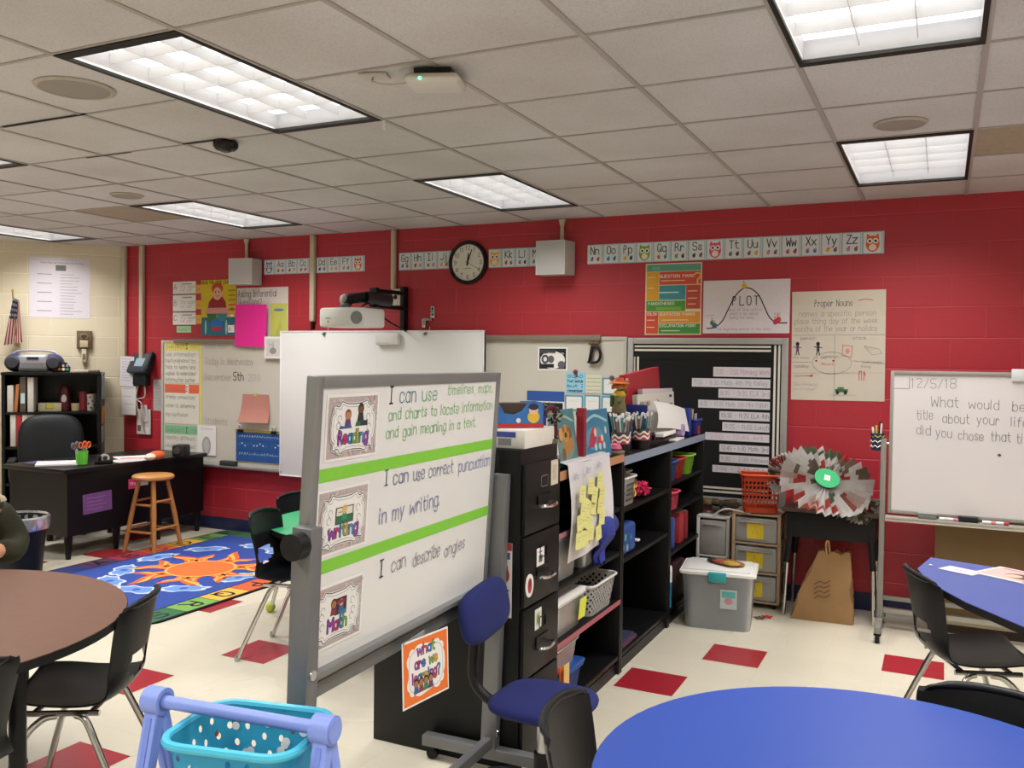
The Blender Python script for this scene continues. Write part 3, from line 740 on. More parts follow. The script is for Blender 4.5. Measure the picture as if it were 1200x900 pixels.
def nouns(b, w, h):
    b.text('Proper Nouns', .15, h-.105, .045, ink('5a5a62'), w=.08, fit=.24); b.line([(.43,h-.07),(.47,h-.06),(.52,h-.068)], .005, ink('c83a3a'))
    for k, s in enumerate(('names a specific person', 'place thing day of the week', 'months of the year or holiday')): b.text(s, .02+(.03 if k == 0 else 0), h-.17-k*.052, .036, ink('8f8e88'), w=.07, fit=.53 if k else .49)
    y = h-.30; G_ = ink('8f928c')
    b.line([(0,y),(w,y)], .003, G_); b.line([(w*.47,0),(w*.47,y)], .003, G_); b.line([(0,.26),(.14,.26)], .003, G_); b.line([(.4,.27),(w,.25)], .003, G_); b.line([(0,.185),(w,.19)], .003, ink('b3aea0'))
    b.text('person', .06, y-.03, .02, PEN); b.text('place', .40, y-.03, .02, PEN)
    for x, c in ((.04,'7a3a6a'),(.175,'3a3a44')):
        b.disc(x, y-.06, .012, .014, INK); b.rect(x-.009, y-.11, x+.009, y-.072, ink(c)); b.line([(x-.005,y-.11),(x-.01,y-.135)], .006, INK); b.line([(x+.005,y-.11),(x+.01,y-.135)], .006, INK); b.line([(x-.025,y-.08),(x+.025,y-.085)], .005, INK)
    b.text('Mrs Davis', .01, y-.16, .014, PEN); b.text('Mr Sam', .15, y-.16, .014, PEN)
    b.line([(.33,y-.14),(.39,y-.15),(.395,y-.075),(.335,y-.07)], .004, ink('c84a4a'), True); b.disc(.365,y-.11,.014,.016,ink('d88a84'))
    E_ = [(.265+.125*math.cos(a*PI/12), .255+.075*math.sin(a*PI/12)) for a in range(24)]; b.line(E_, .0025, G_, True)
    b.text('Common', .2, .29, .018, PEN); b.text('Nouns', .2, .24, .018, ink('c84a4a')); b.disc(.165,.27,.008,.006,ink('c83a3a')); b.disc(.275,.27,.008,.006,ink('c83a3a'))
    b.line([(.47,.37),(.56,.35),(.58,.32),(.52,.31),(.47,.37)], .0025, G_); b.text('holiday', .02, .225, .018, PEN); b.text('South Carolina', .46, .255, .014, PEN, fit=.12); b.text('thing', .45, .225, .016, PEN)
    b.line([(.02,.165),(.13,.168)], .003, ink('c84a4a')); b.disc(.135,.168,.009,.008,ink('c83a3a')); b.line([(.44,.14),(.44,.2),(.455,.2),(.455,.14)], .004, ink('c84a4a')); b.line([(.47,.14),(.47,.2),(.48,.17)], .004, ink('c84a4a'))
    b.rect(.29,.06,.37,.078,ink('2f5f3a')); b.rect(.305,.078,.345,.092,ink('3f7f4a')); b.disc(.305,.056,.011,.011,INK); b.disc(.355,.056,.011,.011,INK); b.line([(.26,.04),(.42,.038)], .002, G_)
    b.text('my friend', .02, .1, .02, ink('b3aea8')); b.text('is a noun', .02, .07, .02, ink('b3aea8'))
flat('proper_nouns_chart', -.945, 1.40, .60, .745, mat('c9c0b0', .8, var=.05, scale=8), 'cream chart paper headed Proper Nouns beside the mobile whiteboard', 'chart', nouns, off=.001, tilt=.5)

# ---------------------------------------------------------------- black bulletin board with the timetable
t = thing('bulletin_board', 'black bulletin board with white striped border and aluminium frame', 'bulletin board', on_wall(-2.128, .64))
w, h = 1.163, 1.187; f_ = .045
b = B(); b.slab(w, h, .012, mat('141416', .85, var=.1)); b.build('panel', t, smooth=False)
b = B()
for q in ((0,f_,0,h),(w-f_,w,0,h),(f_,w-f_,0,f_),(f_,w-f_,h-f_,h)): b.box(*q, 0, .028, mat('a3a29e', .45, .35), .003)
b.build('frame', t)
b = B(); b.L = .0135; b.rect(f_, h-.16, w-f_, h-f_, BLACK)
for k in (0, 1):
    o_ = f_+.010+.028*k; q = .015; WS = ink('d5d1c4')
    b.rect(f_+.005, h-o_-q, w-f_-.075, h-o_, WS); b.rect(f_+.005, o_+.02, w-f_-.075, o_+.02+q, WS)
    b.rect(o_-.012, f_+.12, o_-.012+q, h-f_-.095, WS); b.rect(w-o_-q, f_+.004, w-o_, h-f_-.004, WS)
lab(b.build('border', t, smooth=False), 'white double stripe border')
SCH = [('7:00 - 7:50 Morning Work','c08a96',.43),('7:50 - 8:35 Math 4th Ms Kelley','8d8d98',.0),('8:35 - 9:35 ELA 3rd','b08a94',.50),('9:35 - 10:25 Math 5th Mrs Fallon','8f8f98',.12),('10:30 - 11:25 ELA 4th','5d5a66',.50),('11:25 - 11:55 Lunch','77737c',.54),('12:00 - 12:45 Art','c9788c',.23),('12:45 - 1:30 Math 3rd','55525e',.50),('1:30 - 2:00 Recess','77737c',.50),('2:00 - 2:45 ELA','5d5a66',.36)]
XZ_ = [(-1.485,1.55,1.619),(-1.639,1.474,1.536),(-1.445,1.399,1.463),(-1.59,1.323,1.38),(-1.435,1.242,1.303),(-1.413,1.164,1.225),(-1.535,1.093,1.148),(-1.431,1.012,1.067),(-1.429,.937,.992),(-1.478,.864,.914)]
for k, (s, c, q) in enumerate(SCH):
    xa, za, zb = XZ_[k]; ww = -1.084 - xa; hh = zb-za
    def d(b, w, h, s=s, c=c): b.text(s, .015, h*.28, h*.5, ink(c), w=.09, jit=.06, fit=min(w*.94, .022*len(s)+.02))
    flat('schedule_strip', xa, za, ww, hh, mat('cbc7cd', .7, var=.02), f'white timetable strip reading {s.replace("-","to")}', 'sign', d, off=.0145, group='timetable strips on the black bulletin board')

# ---- things on the second whiteboard
def bw(b, w, h):
    b.rect(.012,.012,w-.012,h-.012,INK); b.disc(w*.5,h*.45,w*.42,h*.38,PAPER); b.rect(.02,h-.05,w-.1,h-.02,ink('3a3a40'))
    b.disc(w*.25,h*.48,.032,.036,ink('4a4a50')); b.disc(w*.45,h*.48,.026,.03,ink('5a5a60')); b.disc(w*.25,h*.48,.015,.018,PAPER); b.rect(w*.15,h*.12,w*.55,h*.28,INK); b.disc(w*.8,h*.25,.03,.03,ink('5a5a60')); b.text('Brave to do', w*.35, h*.7, .014, PAPER, w=.14)
flat('black_white_card', -2.865, 1.572, .25, .182, PAPER, 'small black and white picture card on the wall whiteboard', 'card', bw, off=.021)
t = thing('letter_ornament', 'black hanging letter D with a brown bow on the wall whiteboard', 'ornament', on_wall(-2.39, 1.64, .045))
b = B()
DD = catmull([(-.03,0,.0),(.03,.005,0),(.052,.05,0),(.04,.105,0),(-.01,.125,0)], 5); b.tube(DD, .011, BLACK); b.tube([(-.035,.0,0),(-.012,.125,0)], .013, BLACK); b.tube([(-.05,.0,0),(-.01,0,0)], .008, BLACK); b.build('letter', t)
b = B()
for s in (-1, 1): b.ell((s*.022, .145, .0), (.024,.014,.012), mat('6d5034', .8))
b.tube([(0,.145,0),(0,.19,-.01)], .003, mat('6d5034', .8)); b.tube([(0,.145,.0),(.02,.115,.0)], .005, mat('6d5034', .8)); b.build('bow', t)
def lines_card(b, w, h):
    for k, s in enumerate(('GLAD','Post words','but I','remember')): b.text(s, w*.1, h-.045-k*.037, .022, INK, w=.16, fit=w*.78)
flat('blue_card', -2.625, 1.40, .16, .165, mat('8fc4dc', .7), 'pale blue card held by a magnet on the wall whiteboard', 'card', lines_card, off=.022)
flat('schedule_card', -2.46, 1.405, .13, .14, mat('cfd0b8', .7), 'pale yellow card between the blue card and the blue bordered cards', 'card', lambda b,w,h: [b.rect(.01,.02+.03*k,w-.01,.026+.03*k,ink('a9a990')) for k in range(4)], off=.022)
def bcard(b, w, h): b.rect(.0,.0,w,h,ink('3f97b0')); b.rect(.012,.012,w-.012,h-.012,PAPER); b.rect(.03,h*.6,w-.03,h*.63,ink('c7c9cc'))
flat('framed_card', -2.325, 1.395, .15, .13, PAPER, 'upper blue bordered white card under the letter D', 'card', bcard, off=.022)
flat('framed_card', -2.33, 1.255, .15, .13, PAPER, 'lower blue bordered white card under the letter D', 'card', bcard, off=.022)
flat('framed_card', -2.63, 1.265, .15, .12, PAPER, 'blue bordered white card below the pale blue card', 'card', bcard, off=.022)
flat('framed_card', -2.47, 1.265, .13, .125, PAPER, 'blue bordered white card below the pale yellow card', 'card', bcard, off=.022)
flat('teal_card', -2.17, 1.235, .035, .12, mat('3f9fb8', .6), 'narrow teal strip at the edge of the bulletin board frame', 'card', off=.03)
b = B(); b.lathe([(0,0),(.018,0),(.018,.012),(.01,.03),(0,.032)], mat('7a3030', .4), 16); tag(b.build('magnet', M=on_wall(-2.545, 1.565, .0235)), 'dark red magnet holding the pale blue card', 'magnet')
b = B(); b.lathe([(0,0),(.018,0),(.018,.012),(.01,.03),(0,.032)], mat('5a5a5c', .4), 16); tag(b.build('magnet', M=on_wall(-2.25, 1.525, .0235)), 'grey magnet above the blue bordered cards', 'magnet')
def cal(b, w, h):
    b.rect(0,h*.62,w,h,ink('27509a')); b.rect(.0,h*.58,w,h*.62,PAPER); b.rect(.012,.0,w-.012,h*.57,ink('1c1c26'))
    for k in range(26): b.disc(.03+random.random()*(w-.06), .02+random.random()*h*.5, .008, .008, ink(random.choice(['8a3040','3a6a4a','6a6a8a','c8a84a','aab0b8'])))
flat('blue_calendar', -2.955, 1.20, .32, .21, PAPER, 'blue topped calendar picture on the wall whiteboard behind the white box', 'calendar', cal, off=.022)
# ---------------------------------------------------------------- interactive whiteboard, projector
t = thing('interactive_whiteboard', 'big blank interactive whiteboard below the projector', 'whiteboard', on_wall(-5.39, .575))
w, h = 2.08, 1.31
b = B(); b.box(0, w, 0, h, .05, .085, BOARD, .004); b.build('panel', t)
b = B()
for q in ((0,.012,0,h),(w-.012,w,0,h),(.012,w-.012,0,.012),(.012,w-.012,h-.012,h)): b.box(*q, .048, .09, mat('e0e0e0', .4), .003)
b.build('frame', t)
b = B(); b.box(1.06, 1.29, 1.19, 1.285, .09, .13, mat('d5d4d0', .4), .006); b.box(1.08,1.2,1.2,1.206,.129,.131,ink('b3b2ae')); b.build('sensor_box', t)
b = B(); b.box(.3, .36, .1, h-.1, .0, .05, ALU); b.box(1.7, 1.76, .1, h-.1, .0, .05, ALU); b.build('mounting_rail', t)
for x in (.52, 1.56):
    b = B(); b.tube([(x, h+.03, .06), (x, h-.01, .07), (x-.02, h-.02, .092)], .007, STEEL); b.tube([(x-.02,h-.02,.092),(x-.035,h-.035,.1)], .012, mat('4a6a5a')); b.build('hook', t)
b = B(); b.box(-.02, .02, -.05, .05, 0, .008, STEEL, .002); b.box(-.07,-.0,-.07,-.05,0,.02,STEEL); b.box(-.09,-.055,-.13,-.055,.01,.03,STEEL,.003)
for z in (.03,-.02): b.lathe([(0,.012),(.008,.012),(.008,.008)], BLACK, 10, c=(0,z,0))
tag(b.build('wall_bracket', M=on_wall(-3.84, 2.04, .001)), 'small steel wall bracket above the blank whiteboard', 'bracket')
t = thing('projector', 'white short throw projector on a black wall arm above the whiteboard', 'projector', Matrix.Translation((-4.10, 5.62, 1.955)))
SCX = .80; t.matrix_world = t.matrix_world @ Matrix.Scale(SCX, 4, (1,0,0))
PW = mat('d2d2cd', .4, var=.03); PD = mat('5d5e60', .5)
b = B()
b.prism([(-.27,-.12),(-.22,-.165),(.12,-.165),(.225,-.1),(.225,.17),(-.25,.17)], -.07, .075, PW, bev=.02); b.build('body', t)
b = B(); b.box(.05,.2,-.05,.15,.075,.085,PD); b.lathe([(0,0),(.05,0),(.05,.03),(.035,.045),(0,.048)], PD, 20, c=(-.13,.05,.075)); b.build('top_plate', t)
b = B(); b.M = Matrix.Rotation(R_(28), 4, 'Z'); b.M = Matrix.Translation((.17,-.135,.0)) @ Matrix.Rotation(R_(32), 4, 'Z') @ Matrix.Rotation(R_(90), 4, 'X'); b.lathe([(0,.006),(.045,.006),(.05,0)], mat('77787a', .6, var=.3, scale=300), 24); b.build('vent', t)
b = B(); b.L = 0; b.M = frame((-.16,-.1665,-.01), (1,0,0), (0,0,1)); b.rect(0,.0,.06,.008,ink('8a8a8c')); b.disc(.03,-.02,.008,.008,ink('b84a4a')); b.build('logo', t, smooth=False)
b = B(); b.tube([(-.17,.1,.10),(-.14,.12,.16),(-.02,.2,.175)], .045, BLACK, 14); b.tube([(-.02,.2,.175),(.06,.45,.165)], .05, mat('2b2b2d', .4), 14); b.ell((-.18,.1,.15),(.05,.05,.05), mat('a9a9a6', .4)); b.tube([(-.18,.1,.15),(-.18,.1,.07)], .03, BLACK); b.build('arm', t)
b = B()
for z in (.115, .24): b.tube([(-.04,.3,z),(.03,.66,z),(.0,.76,z)], .017, BLACK)
b.box(-.03,.02,.70,.765,-.08,.30,BLACK,.004); b.box(-.05,.03,.28,.33,.10,.26,BLACK,.004); b.build('wall_mount', t)
b = B()
for q in ((-.06,.1,.15),(.0,.12,.1)): b.tube(catmull([q,(.03,.2,.12),(.1,.3,.02),(.12,.5,-.05),(.06,.70,-.08)]), .007, BLACK)
b.build('cable', t)
b = B(); b.box(-.05,.05,-.07,.07,0,.03,mat('c9c2b0',.5),.006); b.L=.031; b.disc(-.015,.0,.02,.02,BLACK); tag(b.build('outlet_box', M=on_wall(-4.18, 2.17, .001)), 'cream electrical outlet box behind the projector arm', 'outlet')
# ---------------------------------------------------------------- cream wall
def notice(b, w, h):
    b.text('School Rules and Information for the Class', .1, h-.06, .016, PEN, w=.12, fit=w-.16); b.rect(w*.43, h-.13, w*.6, h-.075, ink('6a6a66'))
    for k in range(14):
        b.rect(w*.5, h-.17-k*.03, w*.5+random.uniform(.1,.2), h-.164-k*.03, ink('9a97a0'))
        if k % 3 == 0: b.rect(.07, h-.17-k*.03, .2, h-.164-k*.03, ink('77757f'))
flat('notice_sheet', 0, 0, .545, .595, mat('cfc9d2', .7), 'large white typed notice on the cream wall', 'notice', notice, Mx=on_cream(-.855, 2.01, .001))
t = thing('wall_intercom', 'brown and cream intercom box on the cream wall above the bookcase', 'intercom', on_cream(-.43, 1.705))
b = B(); b.box(0, .135, 0, .18, 0, .035, mat('5d4b34', .5), .004); b.build('plate', t)
b = B(); b.tube([(.067+.034*math.cos(a*PI/8), .125+.022*math.sin(a*PI/8), .036) for a in range(16)], .006, mat('8d8062', .35, .5), closed=True); b.lathe([(0,.012),(.02,.01),(.026,0)], mat('3d3222'), 16, c=(.067,.125,.035)); b.build('speaker', t)
b = B(); b.box(.03,.105,.015,.085,.035,.05, mat('b3a68a', .5), .004); b.box(.045,.09,-.135,-.0,0,.04, mat('b9ae96', .5), .005); b.box(.055,.08,-.10,-.05,.04,.044, mat('6a614f')); b.build('switch', t)
b = B(); b.box(.064,.072,-.26,-.135,0,.012, mat('b9ae96', .5)); b.build('conduit', t)
# flag
t = thing('flag', 'small national flag on a slanted stick beside the boombox', 'flag', on_cream(-1.0, 1.69, .06))
b = B(); b.tube([(.05,.06,.03),(.03,.55,.10)], .006, mat('7a5a34', .5)); b.ell((.03,.565,.10),(.011,.016,.011), mat('b08a3c', .3, .7)); b.build('pole', t)
FLR = mat('a3222f', .8); FLW = mat('d9d3cc', .8); FLB = mat('222c50', .8)
b = B()
def fp(u, v):   # u along the hanging length, v across
    x = .035 + .0*u + v*.155*(.35+.65*u) - .055*u; y = .50 - .46*u - .06*v*(1-u); z = .10 - .05*u + .028*math.sin(v*7+u*2)
    return (x - .03*u, y + .03*v, z)
N, Mv = 18, 26
V = [[b.v(fp(i/N, j/Mv)) for j in range(Mv+1)] for i in range(N+1)]
for i in range(N):
    for j in range(Mv):
        u, v = (i+.5)/N, (j+.5)/Mv
        if u < .42 and v < .62: m = FLB if (i+j) % 3 or i % 2 else FLW
        else: m = FLR if int(v*13) % 2 == 0 else FLW
        b.f([V[i][j], V[i+1][j], V[i+1][j+1], V[i][j+1]], m)
bmesh.ops.solidify(b.bm, geom=list(b.bm.faces), thickness=.0015)
b.build('cloth', t)
b = B(); b.box(.02,.075,.02,.10,-.03,.03, mat('8d8062', .5)); b.build('bracket', t)

# ---------------------------------------------------------------- telephone and hanging papers
t = thing('wall_telephone', 'dark blue wall telephone on the red wall beside the corner', 'telephone', on_wall(-7.20, 1.44, .0))
b = B(); b.M = Matrix.Rotation(R_(-26), 4, 'X'); b.box(-.13,.12,-.01,.20,.05,.12, mat('27303c', .4), .015); b.box(-.04,.08,.05,.14,.12,.126, mat('8fa5b5', .3), .003); b.build('body', t)
b = B(); b.M = Matrix.Rotation(R_(-26), 4, 'X'); b.box(.115,.165,-.02,.21,.06,.14, mat('191c22', .4), .02, 3); b.build('handset', t)
b = B(); b.box(-.08,.1,-.09,.03,0,.07, mat('1d2026', .5), .01); b.build('wall_base', t)
for k, (x, p_) in enumerate(((-.02, [(0,0,0),(-.03,-.16,.01),(.06,-.22,.02),(.05,-.42,.0)]), (.05, [(0,0,0),(.02,-.14,.01),(-.08,-.2,.02),(.0,-.5,.0)]))):
    b = B(); b.tube(catmull([(x+a, -.06+c, .04+d) for a, c, d in p_], 6), .0065, mat('b0a6a0', .5)); lab(b.build('cord', t), 'grey telephone cord')
def txt(n, fit):
    def d(b, w, h):
        for k in range(n): b.rect(w*.12, h-.03-k*h*.8/n, w*.12+random.uniform(.5,.76)*w, h-.026-k*h*.8/n, ink('8f8b98'))
    return d
flat('hanging_paper', -7.45, 1.05, .20, .29, mat('cdc8c6', .7), 'white sheet hanging on the conduit below the telephone', 'paper', txt(3, 0), off=.05, t=.004)
flat('hanging_paper', -7.47, 1.34, .19, .30, mat('cbc6cc', .7), 'white typed sheet in the corner beside the telephone', 'paper', txt(9, 0), off=.055, t=.004, tilt=-2)
flat('hanging_paper', -7.06, 1.10, .165, .31, mat('a9a2a2', .7), 'grey sheet on the red wall between the telephone and the lesson whiteboard', 'paper', txt(8, 0), off=.002, t=.003)
flat('hanging_paper', -7.27, .86, .185, .25, mat('cfc9c6', .7), 'white leaflets hanging lowest under the telephone', 'paper', lambda b,w,h:(b.rect(.01,.03,.06,.09,ink('6a5a5a')), b.rect(w*.55,h*.3,w*.95,h-.01,ink('bdb6b2'))), off=.012, t=.012)
flat('hanging_paper', -7.20, .98, .09, .17, mat('c5bfbc', .7), 'narrow white sheet tucked behind the leaflets under the telephone', 'paper', txt(5, 0), off=.027, t=.004, tilt=4)

# ---------------------------------------------------------------- black bookcase against the cream wall
BK = CWO + CWN*.04 + CWR*(-.175)    # back right corner on the floor
MB_ = frame((BK.x, BK.y, 0), CWR, (0,0,1)) ; # local x along wall, y up, z into room
t = thing('bookcase', 'tall black bookcase with mugs and binders under the notice', 'bookcase', MB_)
bw_, bh_, bd_ = .845, 1.475, .38
b = B()
for x in (0, bw_-.03): b.box(-bw_+x, -bw_+x+.03, 0, bh_, 0, bd_, BLKLAM, .003)
b.box(-bw_+.03, -.03, .05, bh_-.02, .0, .012, BLKLAM); b.build('carcass', t)
b = B(); b.box(-bw_-.005, .005, bh_-.025, bh_, 0, bd_+.01, BLKLAM, .004); b.build('top', t)
for z in (1.10, .775, .43, .08):
    b = B(); b.box(-bw_+.03, -.03, z-.025, z, .012, bd_-.01, BLKLAM, .002); b.build('shelf', t)
def onb(x, z, d=.2, a=0):  # x measured from bookcase's right end (negative)
    return MB_ @ Matrix.Translation((x, z, d)) @ Matrix.Rotation(-PI/2, 4, 'X') @ rz(R_(a))   # local z up, y towards the wall
def binder(name, x, z, wd, hh, dp, hexc, label, lean=0, grp=None, extra=None):
    M = onb(x, z, .26) @ Matrix.Rotation(R_(lean), 4, 'Y')
    b = B(); c = mat(hexc, .55, var=.08)
    b.box(0, wd, -.10, dp-.10, 0, hh, c, .003)
    b.box(.004, wd-.004, -.098, dp-.098, .004, hh+.001, PAPER)
    if extra: b.box(wd*.15, wd*.85, -.102, -.0995, hh*.25, hh*.55, mat(extra, .6))
    return tag(b.build(name, M=M), label, 'book' if name == 'book' else 'binder', grp)
g = 'binders and books in the black bookcase'
binder('binder', -.80, 1.10, .05, .25, .24, 'cdc6bd', 'pale binder at the outer end of the upper bookcase shelf', 0, g)
binder('book', -.745, 1.10, .028, .26, .2, 'b5703c', 'orange brown book leaning on the pale binder in the bookcase', 4, g)
binder('binder', -.695, 1.10, .05, .325, .24, '5a4b40', 'tall brown binder on the upper bookcase shelf', 0, g, 'b9d0d8')
binder('binder', -.63, 1.10, .05, .325, .24, 'd0cbc4', 'tall white binder on the upper bookcase shelf', 0, g)
for k, (c, s) in enumerate((('cfcac3','thin white binder beside the side panel on the middle bookcase shelf'),('a8202c','bright red binder on the middle bookcase shelf'),('d6d1ca','white binder right after the red one in the bookcase'.replace('right ','')),('c5bdb4','off white binder last in the row on the middle bookcase shelf'))):
    binder('binder', -.775+.05*k, .775, .046, .31, .24, c, s, 0, g)
binder('box_file', -.57, .775, .10, .09, .2, '5a1f3a', 'dark pink box on the middle bookcase shelf', 0)['category'] = 'box'
b = B(); b.box(-.10,.10,-.07,.07,0,.08, mat('cfc3a4', .6), .004); b.L=0; b.M = frame((-.10,-.0705,0),(1,0,0),(0,0,1)); b.rect(.06,.02,.13,.07,ink('8fa53a')); b.disc(.1,.05,.03,.02,ink('d8c63a')); tag(b.build('gift_box', M=onb(-.455, 1.10)), 'cream box with a green and yellow bow in the bookcase', 'box')
b = B(); b.lathe([(0,0),(.05,0),(.058,.08),(.045,.13),(.05,.17),(.036,.22),(.02,.25),(0,.255)], mat('5a1420', .4), 20); b.ell((0,-.05,.12),(.025,.012,.04), PAPER); tag(b.build('figurine', M=onb(-.335, 1.10)), 'dark red and white ornament standing in the bookcase', 'ornament')
def mug(x, c, hh, r, label, cat='mug', dots=None):
    t = thing('mug' if cat == 'mug' else 'tumbler', label, cat, onb(x, 1.10, .24))
    b = B(); b.lathe([(0,.004),(r*.8,.004),(r,hh),(r*.92,hh),(r*.74,.012),(0,.012)], mat(c, .4), 24); 
    if dots:
        for k in range(18): b.ell((r*.93*math.cos(k*2.4), r*.93*math.sin(k*2.4), .02+hh*.85*k/18), (.009,.009,.009), mat(dots), 8)
    b.build('cup', t)
    if cat == 'mug':
        b = B(); b.tube(catmull([(r*.9,0,hh*.8),(r*1.6,0,hh*.7),(r*1.6,0,hh*.35),(r*.85,0,hh*.2)]), .006, mat(c, .4)); b.build('handle', t)
mug(-.235, 'c9b998', .075, .042, 'small cream mug in the bookcase'); mug(-.165, '7a1c2c', .19, .045, 'dark red cup behind the spotted tumbler', 'cup')
mug(-.10, 'c7c3b8', .165, .042, 'white tumbler with black spots in the bookcase', 'cup', '2a2a2a')
mug(-.053+.0, '33393c', .17, .02, 'narrow dark tumbler beside the spotted tumbler', 'cup')
# boombox
t = thing('boombox', 'silver and blue boombox on top of the bookcase', 'boombox', onb(-.60, bh_, .18))
SIL = mat('9a9aa2', .35, .4, var=.03); BLU = mat('2a2c5a', .4)
b = B(); b.box(-.13,.13,-.09,.11,.0,.17, SIL, .03, 3); b.build('body', t)
for s in (-1, 1):
    sp_ = B(); sp_.M = Matrix.Translation((s*.16, 0, 0)); sp_.ell((0,.01,.09),(.10,.115,.09), BLU, 20); o = sp_.build('speaker_pod', t)
    b = B(); b.M = frame((s*.175,-.096,.09),(1,0,0),(0,0,1)); b.lathe([(0,.012),(.05,.01),(.062,-.004),(.066,-.02)], mat('2d2d33', .7, var=.4, scale=300), 24); b.build('speaker_cone', o)
b = B(); b.tube(catmull([(-.2,.03,.15),(-.14,.05,.2),(.14,.05,.2),(.2,.03,.15)], 5), .012, SIL); b.build('handle', t)
b = B(); b.M = frame((-.05,-.0915,.10),(1,0,0),(0,0,1)); b.box(0,.1,.02,.045,0,.004,INK); b.box(-.05,.15,-.06,-.01,0,.006,mat('7f8089',.3,.5)); b.build('tape_deck', t)
b = B(); b.M = frame((-.10,-.02,0),(1,0,0),(0,0,1)); pts = [(0,0),(.15,0),(.155,.05),(.12,.095),(.06,.11),(.015,.09),(-.005,.045)]; b.prism(pts, 0, .03, mat('17181a', .6), bev=.004); b.L=.031
for k, c in enumerate(('d8b53a','4a9a5a','c8483a','3a7fb8')): b.disc(.025+.035*k, .065, .013, .014, ink(c)); b.text('BEST'[k], .018+.035*k, .055, .02, PAPER, w=.18)
for k, c in enumerate(('c8483a','d8b53a','e2e2e0','4a9a5a')): b.disc(.025+.035*k, .03, .014, .013, ink(c))
tag(b.build('class_sign', M=onb(-.335, bh_, .2)), 'small dark plaque with coloured letters beside the boombox', 'plaque')
b = B(); b.box(-.07,.07,-.05,.05,0,.025,mat('c9b6ac',.7),.004); tag(b.build('pale_box', M=onb(-.19, bh_, .2)), 'flat pale box on the bookcase next to the plaque', 'box')
b = B(); b.box(-.05,.05,-.05,.05,0,.022,mat('6a5a50',.7),.004); tag(b.build('brown_box', M=onb(-.075, bh_, .2)), 'flat brown box at the corner of the bookcase top', 'box')
# magazines hung on the bookcase side
for k, (z, hh, c, s) in enumerate(((1.22,.25,'8a9694','grey folder hanging highest on the bookcase side'),(.98,.17,'b57a3c','orange folder hanging in the middle of the bookcase side'),(.80,.16,'8a9092','grey folder hanging lowest on the bookcase side'))):
    b = B(); b.box(0,.012,0,hh,0,.2,mat(c,.6,var=.2),.002); tag(b.build('hanging_folder', M=MB_ @ Matrix.Translation((.005, z, .16))), s, 'folder')
# office chair behind the teacher desk
t = thing('office_chair', 'big black padded office chair behind the teacher desk', 'chair', at(-7.29, 5.42, 0, -38))
PAD = mat('15171b', .5, var=.2)
b = B(); b.pad(.56, .60, .15, PAD, Matrix.Translation((-.29,0,.79)) @ Matrix.Rotation(R_(80),4,'Y') @ rz(PI/2)); b.build('backrest', t, angle=80)
b = B(); b.box(-.25,.26,-.26,.26,.42,.52,PAD,.04,3); b.build('seat', t)
for s in (-1,1):
    b = B(); b.tube(catmull([(-.2,s*.27,.46),(-.05,s*.31,.5),(.0,s*.31,.66),(-.2,s*.30,.68)]), .022, BLKPL); b.box(-.24,.1,s*.31-.035,s*.31+.035,.66,.70,PAD,.012); b.build('armrest', t)
b = B(); b.cyl((0,0,.09),(0,0,.43),.03,BLACK); b.build('gas_column', t)
for k in range(5):
    a = 2*PI*k/5; c, s = math.cos(a), math.sin(a)
    b = B(); b.tube([(0,0,.11),(c*.28,s*.28,.075)], [.028,.02], BLKPL); b.lathe([(0,-.028),(.028,-.028),(.028,.03),(0,.03)], BLACK, 14, c=(c*.28,s*.28,.030)); b.build('caster_leg', t)
# ---------------------------------------------------------------- teacher desk
t = thing('teacher_desk', 'long black teacher desk with a purple paper on its side', 'desk', at(-6.26, 4.80))
DK = mat('0b0a0b', .4, var=.15, scale=14); DT = mat('120f10', .32, var=.2, scale=10)
D_, W_ = .70, 1.45
b = B(); b.box(-D_-.03, .03, -.05, W_+.02, .70, .735, DT, .006); b.build('top', t)
b = B(); b.box(-D_, 0, 0, .018, .19, .70, DK); b.box(-D_, 0, W_-.018, W_, .19, .70, DK); b.box(-.02, 0, .018, W_-.018, .19, .70, DK); b.build('modesty_panel', t)
for y in (.02, W_-.44):
    b = B(); b.box(-D_+.01, -.02, y, y+.42, .19, .70, DK, .004); ped = b.build('drawer_pedestal', t)
    for k in range(3):
        b = B(); b.box(-D_-.008, -D_+.01, y+.01, y+.41, .205+.165*k, .36+.165*k, DK, .004); o = b.build('drawer', ped)
for x in (-D_+.04, -.04):
    for y in (.04, .50, W_-.50, W_-.04):
        b = B(); b.tube([(x,y,.19),(x,y,.0)], [.035,.02], DK, 10); b.build('leg', t)
b = B(); b.M = frame((-D_-.001, .0, .0), (0,1,0), (0,0,1)); 
WX = -6.26
b = B(); b.slab(.28, .165, .001, mat('6a3f76', .8, var=.25, scale=12))
for k in range(4): b.line([(.04,.125-.03*k),(.08,.129-.03*k),(.12,.123-.03*k),(.22-.03*(k%2),.127-.03*k)], .005, ink('8a63a0'))
tag(b.build('purple_paper', M=frame((-6.259, 4.945, .345), (0,1,0), (0,0,1)) @ rz(R_(2)), smooth=False), 'purple paper taped to the side of the teacher desk', 'paper')
b = B(); b.slab(.10, .085, .001, mat('c02a5c', .7)); b.text('Mrs', .015, .03, .03, PAPER, fit=.06); tag(b.build('pink_note', M=frame((-6.259, 5.39, .50), (0,1,0), (0,0,1)), smooth=False), 'bright pink note on the desk side above the stool', 'note')
b = B(); b.slab(.10, .055, .001, mat('9a948c', .7)); tag(b.build('grey_note', M=frame((-6.259, 5.50, .515), (0,1,0), (0,0,1)), smooth=False), 'grey note beside the bright pink one on the desk side', 'note')
DZ = .735
def ondesk(x, y, a=0): return at(x, y, DZ+.001, a)
